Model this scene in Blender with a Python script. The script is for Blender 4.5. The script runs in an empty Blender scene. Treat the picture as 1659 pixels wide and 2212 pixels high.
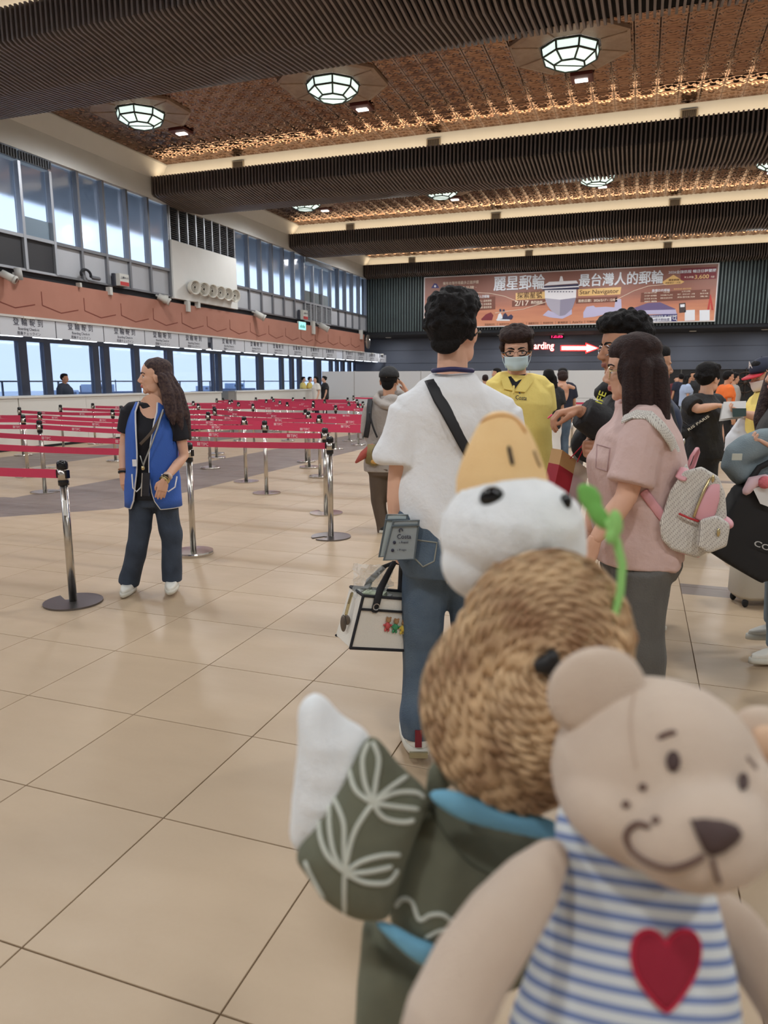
import bpy, math, random
import numpy as np
from mathutils import Vector, Matrix
from mathutils.bvhtree import BVHTree

# ------------------------------------------------------------------ camera, world, light level
SC = bpy.context.scene
COL = SC.collection
IMW, IMH = 1659, 2212
FPX, YAW, PITCH = 1544.26, -0.33971, -0.1813
CAMZ = 1.46173
CX, CY = IMW / 2, IMH / 2
_fw = np.array([math.sin(YAW) * math.cos(PITCH), math.cos(YAW) * math.cos(PITCH), math.sin(PITCH)])
_rt = np.array([math.cos(YAW), -math.sin(YAW), 0.0])
_up = np.cross(_rt, _fw)
_fh = np.array([math.sin(YAW), math.cos(YAW), 0.0])
CAM = np.array([0, 0, CAMZ])
cam = bpy.data.cameras.new('camera')
cam.sensor_fit = 'VERTICAL'
cam.sensor_height = 7.3
cam.lens = FPX / IMH * 7.3
cam.clip_start = 0.02
cam.clip_end = 400
cam.dof.use_dof = True
cam.dof.focus_distance = 4.2
cam.dof.aperture_fstop = 1.0
camo = bpy.data.objects.new('camera', cam)
COL.objects.link(camo)
camo.matrix_world = Matrix((( _rt[0], _up[0], -_fw[0], 0), (_rt[1], _up[1], -_fw[1], 0),
                            (_rt[2], _up[2], -_fw[2], CAMZ), (0, 0, 0, 1)))
SC.camera = camo
CAMMAT = camo.matrix_world.copy()
SC.view_settings.view_transform = 'Standard'
SC.view_settings.look = 'None'
SC.view_settings.gamma = 1
SC.view_settings.use_curve_mapping = False
SC.view_settings.exposure = 0.0
SC.cycles.use_denoising = True
SC.cycles.use_adaptive_sampling = True
SC.cycles.adaptive_threshold = 0.06
SC.cycles.adaptive_min_samples = 20
SC.cycles.max_bounces = 5
SC.cycles.diffuse_bounces = 3
SC.cycles.glossy_bounces = 2
SC.cycles.transparent_max_bounces = 12
SC.cycles.caustics_reflective = False
SC.cycles.caustics_refractive = False
SC.cycles.sample_clamp_indirect = 6
world = bpy.data.worlds.new('sky'); SC.world = world
world.use_nodes = True
_bg = world.node_tree.nodes['Background']
_bg.inputs[0].default_value = (0.70, 0.84, 1.0, 1)      # bright overcast sky
_bg.inputs[1].default_value = 2.6
LAMP_W = 132.0      # each ceiling lamp
COVE_W = 2.6       # watts per metre of cove strip

def ray(x, y): return (x - CX) / FPX * _rt - (y - CY) / FPX * _up + _fw
def fl(x, y, z=0.0):
    d = ray(x, y); return CAM + (z - CAMZ) / d[2] * d
def onX(x, y, X):
    d = ray(x, y); return CAM + X / d[0] * d
def onY(x, y, Y):
    d = ray(x, y); return CAM + Y / d[1] * d
def W(x, y, dh):
    """point seen at pixel (x, y) that stands dh metres ahead of the photographer"""
    d = ray(x, y); return CAM + dh / (d @ _fh) * d
def pr(P):
    d = np.asarray(P, float) - CAM; k = d @ _fw
    return CX + FPX * (d @ _rt) / k, CY - FPX * (d @ _up) / k, k

# ------------------------------------------------------------------ materials
def lin(c):
    c = c / 255.0
    return c / 12.92 if c <= 0.04045 else ((c + 0.055) / 1.055) ** 2.4
def C3(r, g, b): return (lin(r), lin(g), lin(b), 1)
MATS = {}
def mat(name, col, rough=0.6, metal=0.0, noise=None, bump=None, emit=None, spec=None, sheen=0, coat=0, trans=0, alpha=None):
    """col = sRGB triple; noise = (scale, amount, sRGB second colour); bump = (scale, strength)"""
    if name in MATS: return MATS[name]
    m = bpy.data.materials.new(name); m.use_nodes = True
    nt = m.node_tree; b = nt.nodes['Principled BSDF']
    b.inputs['Base Color'].default_value = C3(*col)
    b.inputs['Roughness'].default_value = rough
    b.inputs['Metallic'].default_value = metal
    if spec is not None: b.inputs['Specular IOR Level'].default_value = spec
    if sheen: b.inputs['Sheen Weight'].default_value = sheen
    if coat: b.inputs['Coat Weight'].default_value = coat
    if trans: b.inputs['Transmission Weight'].default_value = trans
    if alpha is not None: b.inputs['Alpha'].default_value = alpha
    if noise or bump:
        tc = nt.nodes.new('ShaderNodeTexCoord')
    if noise:
        n = nt.nodes.new('ShaderNodeTexNoise'); n.inputs['Scale'].default_value = noise[0]; n.inputs['Detail'].default_value = 4
        nt.links.new(tc.outputs['Object'], n.inputs['Vector'])
        mr = nt.nodes.new('ShaderNodeMapRange'); mr.inputs[1].default_value = 0.35; mr.inputs[2].default_value = 0.65
        mr.inputs[3].default_value = 0; mr.inputs[4].default_value = noise[1]
        nt.links.new(n.outputs[0], mr.inputs[0])
        mx = nt.nodes.new('ShaderNodeMix'); mx.data_type = 'RGBA'
        mx.inputs[6].default_value = C3(*col); mx.inputs[7].default_value = C3(*noise[2])
        nt.links.new(mr.outputs[0], mx.inputs[0]); nt.links.new(mx.outputs[2], b.inputs['Base Color'])
    if bump:
        n2 = nt.nodes.new('ShaderNodeTexNoise'); n2.inputs['Scale'].default_value = bump[0]; n2.inputs['Detail'].default_value = 3
        nt.links.new(tc.outputs['Object'], n2.inputs['Vector'])
        bp = nt.nodes.new('ShaderNodeBump'); bp.inputs['Strength'].default_value = bump[1]; bp.inputs['Distance'].default_value = 0.01
        nt.links.new(n2.outputs[0], bp.inputs['Height']); nt.links.new(bp.outputs[0], b.inputs['Normal'])
    if emit:
        b.inputs['Emission Color'].default_value = C3(*emit[0]); b.inputs['Emission Strength'].default_value = emit[1]
    MATS[name] = m
    return m

# ------------------------------------------------------------------ mesh helpers
class MB:
    def __init__(s): s.v = []; s.f = []; s.mi = []
    def add(s, v, f, mi=0):
        o = len(s.v); s.v += [tuple(map(float, p)) for p in v]; s.f += [tuple(i + o for i in q) for q in f]; s.mi += [mi] * len(f)
        return s
    def box(s, c, d, R=None, mi=0):
        c = np.array(c, float); h = np.array(d, float) / 2
        P = [np.array((x, y, z)) * h for x in (-1, 1) for y in (-1, 1) for z in (-1, 1)]
        if R is not None: P = [np.array(R) @ p for p in P]
        return s.add([c + p for p in P], [(0, 1, 3, 2), (4, 6, 7, 5), (0, 4, 5, 1), (2, 3, 7, 6), (0, 2, 6, 4), (1, 5, 7, 3)], mi)
    def bb(s, a, b, mi=0):
        a = np.array(a, float); b = np.array(b, float); return s.box((a + b) / 2, np.abs(b - a), mi=mi)
    def ell(s, c, r, R=None, n=16, m=10, mi=0):
        c = np.array(c, float); r = np.array(r, float) if np.ndim(r) else np.array((r, r, r), float)
        v = [(0, 0, 1)]; 
        for i in range(1, m):
            t = math.pi * i / m
            v += [(math.sin(t) * math.cos(2 * math.pi * j / n), math.sin(t) * math.sin(2 * math.pi * j / n), math.cos(t)) for j in range(n)]
        v.append((0, 0, -1))
        v = np.array(v) * r
        if R is not None: v = v @ np.array(R).T
        f = [(0, 1 + j, 1 + (j + 1) % n) for j in range(n)]
        for i in range(m - 2):
            f += [(1 + i * n + j, 1 + (i + 1) * n + j, 1 + (i + 1) * n + (j + 1) % n, 1 + i * n + (j + 1) % n) for j in range(n)]
        k = 1 + (m - 2) * n; L = len(v) - 1
        f += [(k + j, L, k + (j + 1) % n) for j in range(n)]
        return s.add(v + c, f, mi)
    def rings(s, R, cap=True, closed=False, mi=0):
        """R: list of rings (each n points); joined by quads"""
        n = len(R[0]); v = [p for r in R for p in r]; f = []
        K = len(R)
        for i in range(K if closed else K - 1):
            a, b = i * n, ((i + 1) % K) * n
            f += [(a + j, a + (j + 1) % n, b + (j + 1) % n, b + j) for j in range(n)]
        if cap and not closed:
            f.append(tuple(range(n - 1, -1, -1))); f.append(tuple((K - 1) * n + j for j in range(n)))
        return s.add(v, f, mi)
    def tube(s, pts, rad, n=10, side=None, flat=1.0, rnd=True, closed=False, mi=0):
        """tube along pts, radius per point; flat<1 squashes along the direction perpendicular to side"""
        P = [np.array(p, float) for p in pts]; K = len(P)
        rad = [rad] * K if np.ndim(rad) == 0 else list(rad)
        T = []
        for i in range(K):
            if closed: a, b = P[(i - 1) % K], P[(i + 1) % K]
            else: a, b = P[max(i - 1, 0)], P[min(i + 1, K - 1)]
            d = b - a; T.append(d / (np.linalg.norm(d) + 1e-12))
        u = np.array(side, float) if side is not None else (np.array((0, 0, 1.)) if abs(T[0][2]) < .9 else np.array((1., 0, 0)))
        R = []
        for i in range(K):
            u = u - T[i] * (u @ T[i])
            if np.linalg.norm(u) < 1e-6: u = np.cross(T[i], (0.3, 0.7, 0.2))
            u = u / np.linalg.norm(u); w = np.cross(T[i], u)
            R.append((P[i], u.copy(), w, rad[i], T[i]))
        out = []
        def ring(p, u, w, r):
            return [p + r * (math.cos(2 * math.pi * j / n) * u + flat * math.sin(2 * math.pi * j / n) * w) for j in range(n)]
        if rnd and not closed:
            p, u, w, r, t = R[0]; out.append(ring(p - t * r * .75 * min(1, flat * 1.2), u, w, r * .5))
        for p, u, w, r, t in R: out.append(ring(p, u, w, r))
        if rnd and not closed:
            p, u, w, r, t = R[-1]; out.append(ring(p + t * r * .75 * min(1, flat * 1.2), u, w, r * .5))
        return s.rings(out, closed=closed, mi=mi)
    def prism(s, poly, O, U, V, N, t, mi=0):
        """flat polygon (2-D list) in plane O+u*U+v*V, thickness t along N"""
        O, U, V, N = (np.array(k, float) for k in (O, U, V, N)); n = len(poly)
        A = [O + a * U + b * V for a, b in poly]; B = [p + N * t for p in A]
        f = [tuple(range(n, 2 * n)), tuple(range(n - 1, -1, -1))] + [(j, (j + 1) % n, n + (j + 1) % n, n + j) for j in range(n)]
        return s.add(A + B, f, mi)
    def lathe(s, prof, c=(0, 0, 0), n=20, mi=0):
        c = np.array(c, float)
        return s.rings([[c + (r * math.cos(2 * math.pi * j / n), r * math.sin(2 * math.pi * j / n), z) for j in range(n)] for r, z in prof], mi=mi)
    def mesh(s, name, mats, smooth=False):
        me = bpy.data.meshes.new(name); me.from_pydata(s.v, [], s.f); 
        for m in (mats if isinstance(mats, (list, tuple)) else [mats]): me.materials.append(m)
        if any(s.mi): me.polygons.foreach_set('material_index', s.mi)
        if smooth: me.polygons.foreach_set('use_smooth', [True] * len(me.polygons))
        me.update(); return me
    def build(s, name, mats, parent=None, smooth=False, loc=None, **tags):
        me = s.mesh(name, mats, smooth)
        return link(name, me, parent, loc, **tags)
def link(name, data, parent=None, loc=None, rot=None, **tags):
    o = bpy.data.objects.new(name, data); COL.objects.link(o)
    if parent is not None: o.parent = parent
    if loc is not None: o.location = loc
    if rot is not None: o.rotation_euler = rot
    for k, v in tags.items():
        if v is not None: o[k] = v
    return o
def thing(name, label, category, loc=(0, 0, 0), group=None, rz=0, kind=None):
    return link(name, None, None, loc, (0, 0, rz), label=label, category=category, group=group, kind=kind)
def struct(name, label=None, loc=(0, 0, 0)):
    return link(name, None, None, loc, kind='structure', label=label)
def copy_tree(o, parent=None):
    c = o.copy(); COL.objects.link(c)
    if parent is not None: c.parent = parent
    for ch in o.children: copy_tree(ch, c)
    return c
TMP = bpy.data.scenes.new('tmp'); TMPL = TMP.view_layers[0]
def tmp_dg():
    with bpy.context.temp_override(scene=TMP, view_layer=TMPL):
        return bpy.context.evaluated_depsgraph_get()
def text_mesh(s, size, m, bold=0.0, ext=0.0, align='LEFT', sx=1.0, shear=0.0):
    c = bpy.data.curves.new('lettering', 'FONT'); c.body = s; c.size = size; c.offset = bold * size; c.extrude = ext
    c.align_x = align; c.resolution_u = 3; c.shear = shear
    o = bpy.data.objects.new('tmp', c); TMP.collection.objects.link(o)
    dg = tmp_dg()
    me = bpy.data.meshes.new_from_object(o.evaluated_get(dg))
    bpy.data.objects.remove(o); bpy.data.curves.remove(c)
    me.name = 'lettering'; me.materials.clear(); me.materials.append(m)
    if sx != 1.0:
        a = np.zeros(len(me.vertices) * 3); me.vertices.foreach_get('co', a); a[0::3] *= sx; me.vertices.foreach_set('co', a); me.update()
    return me
def basis(O, U, V):
    """matrix whose x axis is U, y axis V, at O"""
    U = Vector(U).normalized(); V = Vector(V); V = (V - U * V.dot(U)).normalized(); N = U.cross(V)
    return Matrix(((U.x, V.x, N.x, O[0]), (U.y, V.y, N.y, O[1]), (U.z, V.z, N.z, O[2]), (0, 0, 0, 1)))
def place(o, O, U, V):
    M = basis(O, U, V)
    if o.parent is not None: M = o.parent.matrix_basis.inverted() @ M if o.parent.parent is None else (o.parent.parent.matrix_basis @ o.parent.matrix_basis).inverted() @ M
    o.matrix_basis = M
    return o
RND = random.Random(7)
# ------------------------------------------------------------------ room
XW = -12.457          # counter front / upper window plane of the left wall
XG = -14.4            # glazing behind the counters
XR = 12.5             # far side wall, out of the picture
YN, YB = -8.0, 32.9   # rear end, slatted end wall
YD = 36.0             # recessed wall under the slatted wall
T = 0.6; TX0, TY0 = -0.841866, 1.22778
white = mat('white plaster', (228, 227, 224), .8, noise=(3, .25, (218, 217, 213)))
# floor -----------------------------------------------------------
def floor_mat():
    m = bpy.data.materials.new('beige porcelain tile'); m.use_nodes = True
    nt = m.node_tree; b = nt.nodes['Principled BSDF']; L = nt.links.new
    g = nt.nodes.new('ShaderNodeNewGeometry'); sp = nt.nodes.new('ShaderNodeSeparateXYZ'); L(g.outputs['Position'], sp.inputs[0])
    def M(op, a, b_=None):
        n = nt.nodes.new('ShaderNodeMath'); n.operation = op
        for i, k in enumerate((a, b_)):
            if k is None: continue
            if isinstance(k, (int, float)): n.inputs[i].default_value = k
            else: L(k, n.inputs[i])
        return n.outputs[0]
    X, Y = sp.outputs[0], sp.outputs[1]
    def rng(v, a, b_): return M('MULTIPLY', M('GREATER_THAN', v, a), M('LESS_THAN', v, b_))
    D = M('SUBTRACT', X, Y)
    def band(x0, x1, d0, d1, ymid):
        up = M('MULTIPLY', rng(X, x0, x1), M('GREATER_THAN', Y, ymid))
        dn = M('MULTIPLY', rng(D, d0, d1), M('LESS_THAN', Y, ymid))
        dn = M('MULTIPLY', dn, M('LESS_THAN', X, x1))
        return M('MAXIMUM', up, dn)
    mask = band(-7.442, -5.642, -14.5, -12.33, 6.9)
    mask = M('MAXIMUM', mask, band(-11.642, -9.842, -20.6, -18.4, 9.2))
    for y0, y1, x0 in ((5.225, 5.505, .358), (11.35, 11.63, .358), (14.9, 15.18, .358), (8.3, 8.58, 1.0)):
        mask = M('MAXIMUM', mask, M('MULTIPLY', rng(Y, y0, y1), M('GREATER_THAN', X, x0)))
    sn = nt.nodes.new('ShaderNodeVectorMath'); sn.operation = 'SNAP'; sn.inputs[1].default_value = (T, T, 10)
    of = nt.nodes.new('ShaderNodeVectorMath'); of.operation = 'SUBTRACT'; of.inputs[1].default_value = (TX0, TY0, -5)
    L(g.outputs['Position'], of.inputs[0]); L(of.outputs[0], sn.inputs[0])
    wn = nt.nodes.new('ShaderNodeTexWhiteNoise'); L(sn.outputs[0], wn.inputs['Vector'])
    n1 = nt.nodes.new('ShaderNodeTexNoise'); n1.inputs['Scale'].default_value = 2.2; n1.inputs['Detail'].default_value = 5
    mp = nt.nodes.new('ShaderNodeMapping'); mp.inputs['Scale'].default_value = (1, 2.4, 1); L(g.outputs['Position'], mp.inputs[0]); L(mp.outputs[0], n1.inputs['Vector'])
    n2 = nt.nodes.new('ShaderNodeTexNoise'); n2.inputs['Scale'].default_value = 60; L(g.outputs['Position'], n2.inputs['Vector'])
    t = M('ADD', M('MULTIPLY', wn.outputs[0], .3), M('MULTIPLY', n1.outputs[0], .75)); t = M('ADD', t, M('MULTIPLY', n2.outputs[0], .12))
    mx = nt.nodes.new('ShaderNodeMix'); mx.data_type = 'RGBA'; L(t, mx.inputs[0])
    mx.inputs[6].default_value = C3(198, 174, 146); mx.inputs[7].default_value = C3(176, 152, 124)
    mk = nt.nodes.new('ShaderNodeMix'); mk.data_type = 'RGBA'; L(mask, mk.inputs[0]); L(mx.outputs[2], mk.inputs[6])
    md = nt.nodes.new('ShaderNodeMix'); md.data_type = 'RGBA'; L(t, md.inputs[0]); md.inputs[6].default_value = C3(136, 120, 110); md.inputs[7].default_value = C3(116, 102, 96)
    L(md.outputs[2], mk.inputs[7]); L(mk.outputs[2], b.inputs['Base Color'])
    r = M('ADD', M('MULTIPLY', n1.outputs[0], .25), .3); L(r, b.inputs['Roughness'])
    b.inputs['Specular IOR Level'].default_value = .45
    return m
FLOORM = floor_mat()
floor = struct('floor', 'beige tiled hall floor with grey bands')
MB().bb((-16, YN, -.06), (XR, YD, -.0045)).build('grout_bed', mat('grout', (112, 90, 66), .9), floor, kind='structure')
def tile_mb(mb, x, y):
    g = .0022; a = T / 2 - g; b = a - .0012
    v = [(x + sx * k, y + sy * k, z) for k, z in ((a, -.006), (a, -.0012), (b, 0)) for sx, sy in ((-1, -1), (1, -1), (1, 1), (-1, 1))]
    f = [(8, 9, 10, 11)]
    for i in (0, 4): f += [(i + j, i + (j + 1) % 4, i + 4 + (j + 1) % 4, i + 4 + j) for j in range(4)]
    mb.add(v, f)
tmesh = MB(); tile_mb(tmesh, 0, 0); tmesh = tmesh.mesh('floor_tile', FLOORM)
cand, rest = [], []
for i in range(-26, 23):
    for j in range(-16, 58):
        x, y = TX0 + (i + .5) * T, TY0 + (j + .5) * T
        if x > XR or x < -15.9 or y < YN or y > YD: continue
        k = (np.array((x, y, 0)) - CAM) @ _fw
        ok = False
        if k > .4:
            px, py, k = pr((x, y, 0)); m_ = 300 / k
            ok = -m_ < px < IMW + m_ and py < IMH + 2 * m_ and k < 12.6 and x > XW + .2
        (cand if ok else rest).append((k, x, y))
cand.sort(); rest += cand[300:]; cand = cand[:300]
for k, x, y in cand: link('floor_tile', tmesh, floor, (x, y, 0))
fm = MB()
for k, x, y in rest: tile_mb(fm, x, y)
fm.build('far_floor_tiles', FLOORM, floor, kind='stuff')
# rear, far side, ceilings -----------------------------------------
o = MB().bb((-16, YN - .2, 0), (XR, YN, 7.5)).build('wall_rear', white, kind='structure')
o = MB().bb((XR, YN, 0), (XR + .2, YD, 7.5)).build('wall_right', white, kind='structure')
ceiling = struct('ceiling', 'copper panelled ceiling between slatted beams')
MB().bb((XW, YN, 7.2), (XR, YB + .6, 7.3)).build('ceiling_slab', mat('dark slab', (60, 45, 38), .9), ceiling, kind='structure')
# left wall ----------------------------------------------------------
wl = struct('wall_left', 'white plaster band above the clerestory windows')
MB().bb((XW - .3, YN, 6.2), (XW, YB, 7.2)).build('plaster_band', white, wl, kind='structure')
mb = MB()   # sloping plaster cove under the copper edge
ys = [YN, YB]
mb.add([(XW, YN, 6.72), (XW, YB, 6.72), (XW + .22, YB, 7.08), (XW + .22, YN, 7.08), (XW + .22, YB, 7.16), (XW + .22, YN, 7.16)], [(0, 1, 2, 3), (3, 2, 4, 5)])
mb.build('plaster_cove', white, wl, kind='structure')
terra = mat('terracotta panel', (178, 124, 106), .75, noise=(2, .5, (168, 114, 96)), bump=(120, .15))
tr = struct('trim_1', 'terracotta fascia above the check-in counters')
MB().bb((XW - .3, YN, 2.82), (XW, 32.45, 3.62)).build('fascia_board', terra, tr, kind='structure')
MB().bb((XW - .02, YN, 2.775), (XW + .03, 32.45, 2.82)).build('lower_edge', mat('light trim', (205, 200, 195), .5), tr, kind='structure')
gm = mat('groove', (120, 58, 46), .8)
gy = MB(); 
hexm = MB()
def seg(mb, a, b, w=.022):
    a = np.array(a); b = np.array(b); d = (b - a) / np.linalg.norm(b - a); n = np.array((-d[1], d[0]))
    mb.prism([tuple(a - n * w / 2), tuple(b - n * w / 2), tuple(b + n * w / 2), tuple(a + n * w / 2)], (0, 0, 0), (0, 1, 0), (0, 0, 1), (1, 0, 0), .006)
seg(hexm, (0, .29), (0, 0)); seg(hexm, (0, 0), (.54, -.12)); seg(hexm, (.54, -.12), (1.08, -.005))
hexmesh = hexm.mesh('groove_line', gm)
for k in range(22):
    y = 8.94 + k * 1.285 - 1.285 * 1
    if y < 31.4: link('groove_line', hexmesh, tr, (XW - .002, y, 3.09))
black = mat('black recess', (26, 28, 34), .8)
MB().bb((XW - .45, YN, 3.62), (XW - .12, YB, 3.82)).build('trim_2', black, kind='structure')
MB().bb((XG, YN, 2.78), (XW - .3, YD, 2.84)).build('trim_3', mat('soffit', (190, 192, 196), .7), kind='structure')
MB().bb((XG - .4, YN, 2.78), (XG - .0, YD, 3.7)).build('wall_left_lintel', white, kind='structure')
# clerestory windows ---------------------------------------------------
alu = mat('grey aluminium', (128, 130, 136), .4, .6)
aluw = mat('pale aluminium', (176, 180, 188), .4, .4)
panelm = mat('grey spandrel', (176, 178, 184), .55, noise=(4, .2, (166, 168, 174)))
darkp = mat('dark spandrel', (52, 52, 56), .6)
def glass_mat(name, tint, rough, gloss=.12):
    m = bpy.data.materials.new(name); m.use_nodes = True; nt = m.node_tree; nt.nodes.remove(nt.nodes['Principled BSDF'])
    out = nt.nodes['Material Output']
    r = nt.nodes.new('ShaderNodeBsdfRefraction'); r.inputs['Color'].default_value = C3(*tint); r.inputs['Roughness'].default_value = rough; r.inputs['IOR'].default_value = 1.02
    if rough <= 0:
        r = nt.nodes.new('ShaderNodeBsdfTransparent'); r.inputs['Color'].default_value = C3(*tint)
    g = nt.nodes.new('ShaderNodeBsdfGlossy'); g.inputs['Roughness'].default_value = .08; g.inputs['Color'].default_value = (.9, .9, .95, 1)
    mx = nt.nodes.new('ShaderNodeMixShader'); mx.inputs[0].default_value = gloss
    nt.links.new(r.outputs[0], mx.inputs[1]); nt.links.new(g.outputs[0], mx.inputs[2]); nt.links.new(mx.outputs[0], out.inputs[0])
    MATS[name] = m; return m
gfrost = glass_mat('tinted frosted glass', (226, 230, 238), .55)
gclear = glass_mat('clear counter glazing', (208, 212, 222), 0, .06)
gdark = glass_mat('dark tinted glass', (70, 82, 100), .25, .2)
zs0, zs1, zw1 = 3.80, 4.49, 6.20
def pane_row(win, ys, glass, panel, frame=alu, zt=zw1, skip=False):
    for a, b in zip(ys[:-1], ys[1:]):
        w = .045
        MB().bb((XW - .16, a + w, zs1 + .04), (XW - .148, b - w, zt - .02)).build('pane', glass, win, kind='structure')
        if panel: MB().bb((XW - .16, a + .02, zs0), (XW - .10, b - .02, zs1 - .02)).build('spandrel_panel', panel, win, kind='structure')
    for a in (ys[1:] if skip else ys): MB().bb((XW - .2, a - .035, zs0), (XW - .03, a + .035, zt)).build('mullion', frame, win, kind='structure')
    MB().bb((XW - .2, ys[0], zs1 - .04), (XW - .035, ys[-1], zs1 + .03)).build('sill_rail', frame, win, kind='structure')
    MB().bb((XW - .2, ys[0], zs0 - .03), (XW - .05, ys[-1], zs0 + .02)).build('bottom_rail', frame, win, kind='structure')
WIN = []
def win(n, ys, glass, panel, frame=alu, **k):
    w = struct('window_%d' % n, 'clerestory window bay'); pane_row(w, ys, glass, panel, frame, **k); return w
w1 = win(1, [9.96, 10.81, 11.66, 12.51, 13.36], gfrost, darkp, aluw, zt=5.98)
for a, b in ((9.96, 11.66), (11.66, 12.51), (12.51, 13.36)):
    gmb = MB().bb((XW - .1, a + .04, 6.0), (XW - .02, b - .04, 6.18)); gmb.build('grille_box', mat('grey grille', (96, 98, 102), .6), w1, kind='structure')
    for q in range(int((b - a) / .07)):
        MB().bb((XW - .02, a + .06 + q * .07, 6.01), (XW + .005, a + .09 + q * .07, 6.17)).build('grille_slat', mat('grey grille slat', (72, 74, 80), .6), w1, kind='structure')
MB().bb((XW - .146, 12.55, 4.52), (XW - .14, 13.32, 4.92)).build('film_strip', mat('grey film', (120, 136, 150), .8), w1, kind='structure')
w2 = win(2, [13.36, 14.19, 15.03, 15.88, 16.72, 17.56], gfrost, panelm, skip=True)
w3 = win(3, [21.03, 21.89, 22.73, 23.55, 24.4, 25.26, 26.11], gfrost, panelm)
w4 = win(4, [26.11, 26.95, 27.8, 28.68], gfrost, None, aluw, zt=5.95, skip=True)
w5 = win(5, [28.68, 29.5, 30.31, 31.13, 31.98, YB], gfrost, panelm, skip=True)
MB().bb((XW - .146, 26.2, 4.52), (XW - .14, 28.6, 4.95)).build('film_strip', mat('grey film'.replace('g', 'G', 1), (120, 128, 132), .8), w4, kind='structure')
lou = mat('grey louvre', (66, 68, 74), .6)
loul = mat('pale louvre', (182, 186, 192), .5)
def louvre(parent, y0, y1, z0, z1, cols, pitch, m, fm, back):
    MB().bb((XW - .2, y0, z0), (XW - .12, y1, z1)).build('louvre_back', back, parent, kind='structure')
    w = (y1 - y0) / cols
    lm = MB(); n = int((z1 - z0) / pitch)
    for q in range(n):
        z = z0 + (q + .5) * pitch
        lm.add([(-.1, .02, z - pitch * .4), (-.1, w - .02, z - pitch * .4), (-.04, w - .02, z + pitch * .1), (-.04, .02, z + pitch * .1), (-.04, .02, z - pitch * .12), (-.04, w - .02, z - pitch * .12)], [(0, 1, 2, 3), (3, 2, 5, 4)])
    me = lm.mesh('louvre_blades', m)
    for c in range(cols): link('louvre_blades', me, parent, (XW, y0 + c * w, 0), kind='stuff')
    for c in range(cols + 1): MB().bb((XW - .12, y0 + c * w - .025, z0), (XW - .02, y0 + c * w + .025, z1)).build('louvre_post', fm, parent, kind='structure')
vw = struct('wall_left_panel', 'white ventilation panel between the window bays')
MB().bb((XW - .2, 17.6, 3.74), (XW + .02, 21.0, 5.3)).build('panel_board', white, vw, kind='structure')
louvre(vw, 17.62, 21.0, 5.3, 6.2, 8, .055, lou, aluw, black)
louvre(w4, 26.14, 28.66, 3.82, 4.46, 5, .05, loul, loul, mat('louvre shade', (96, 98, 104), .8))
for q in range(3):
    mb = MB(); a = 26.2 + q * .83
    mb.add([(XW - .02, a, 6.18), (XW - .02, a + .8, 6.18), (XW + .12, a + .8, 5.98), (XW + .12, a, 5.98), (XW - .02, a, 5.98), (XW - .02, a + .8, 5.98)], [(0, 1, 2, 3), (3, 2, 5, 4), (0, 3, 4), (1, 5, 2)])
    mb.build('air_vent_box', loul, w4, kind='structure')
# outdoors beyond the glass ------------------------------------------------
MB().bb((-16.0, YN, 6.25), (XW - .31, YB + 3, 6.4)).build('wall_left_eave', mat('eave', (168, 164, 160), .9), kind='structure')
MB().bb((-90, -40, -.9), (-14.6, 90, -.1)).build('ground_quay', mat('quay concrete', (190, 200, 210), .9), kind='structure')
# glazing behind counters ---------------------------------------------------
gfr = mat('dark window frame', (92, 96, 110), .5, .3)
GE = [(-60, 40.5), (58.2, 94.9), (108.9, 200), (212.7, 222.8), (235.5, 288.6), (300, 359.5), (372.2, 430), (433, 458.5), (461, 468.5), (476.5, 512.8), (517, 556), (567, 605.6), (611, 627.6), (633, 644), (650, 681), (692, 713), (717, 726.3), (730, 738), (743, 753), (757, 778)]
GY = [(onX(a, 800, XG)[1], onX(b, 800, XG)[1]) for a, b in GE]
g6 = struct('window_6', 'dark framed glazing behind the check-in counters')
zt = 2.42
prev = YN
for a, b in GY:
    if a - prev > .01: MB().bb((XG - .08, prev, 0), (XG + .06, a, zt)).build('mullion', gfr, g6, kind='structure')
    MB().bb((XG - .01, a, .1), (XG + .0, b, zt)).build('pane', gclear, g6, kind='structure')
    prev = b
MB().bb((XG - .08, prev, 0), (XG + .06, YD, zt)).build('mullion', gfr, g6, kind='structure')
MB().bb((XG - .09, YN, zt), (XG + .07, YD, 2.78)).build('head_rail', gfr, g6, kind='structure')
# copper ceiling -------------------------------------------------------------
def copper_mat():
    m = mat('embossed copper', (206, 142, 104), .15, 1.0)
    nt = m.node_tree; b = nt.nodes['Principled BSDF']; tc = nt.nodes.new('ShaderNodeNewGeometry')
    n = nt.nodes.new('ShaderNodeTexNoise'); n.inputs['Scale'].default_value = 1.7; nt.links.new(tc.outputs['Position'], n.inputs['Vector'])
    mx = nt.nodes.new('ShaderNodeMix'); mx.data_type = 'RGBA'; mx.inputs[6].default_value = C3(180, 144, 118); mx.inputs[7].default_value = C3(134, 98, 82)
    nt.links.new(n.outputs[0], mx.inputs[0]); nt.links.new(mx.outputs[2], b.inputs['Base Color'])
    return m
COPPER = copper_mat()
CT = 0.4065
def emboss(u, v):
    """height of one pressed panel, u,v in -1..1"""
    e = max(abs(u), abs(v)); sm = lambda x: (lambda q: q * q * (3 - 2 * q))(min(1, max(0, x)))
    h = .014 * sm((e - .78) / .1) - .012 * sm((e - .93) / .07)
    r = math.hypot(u / .74, v / .56)
    h += .022 * sm(1 - abs(r - .86) / .22) + .016 * sm(1 - r / .5)
    c = math.hypot(abs(u) - .66, abs(v) - .66)
    return 1.4 * (h + .016 * sm(1 - c / .22))
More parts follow.
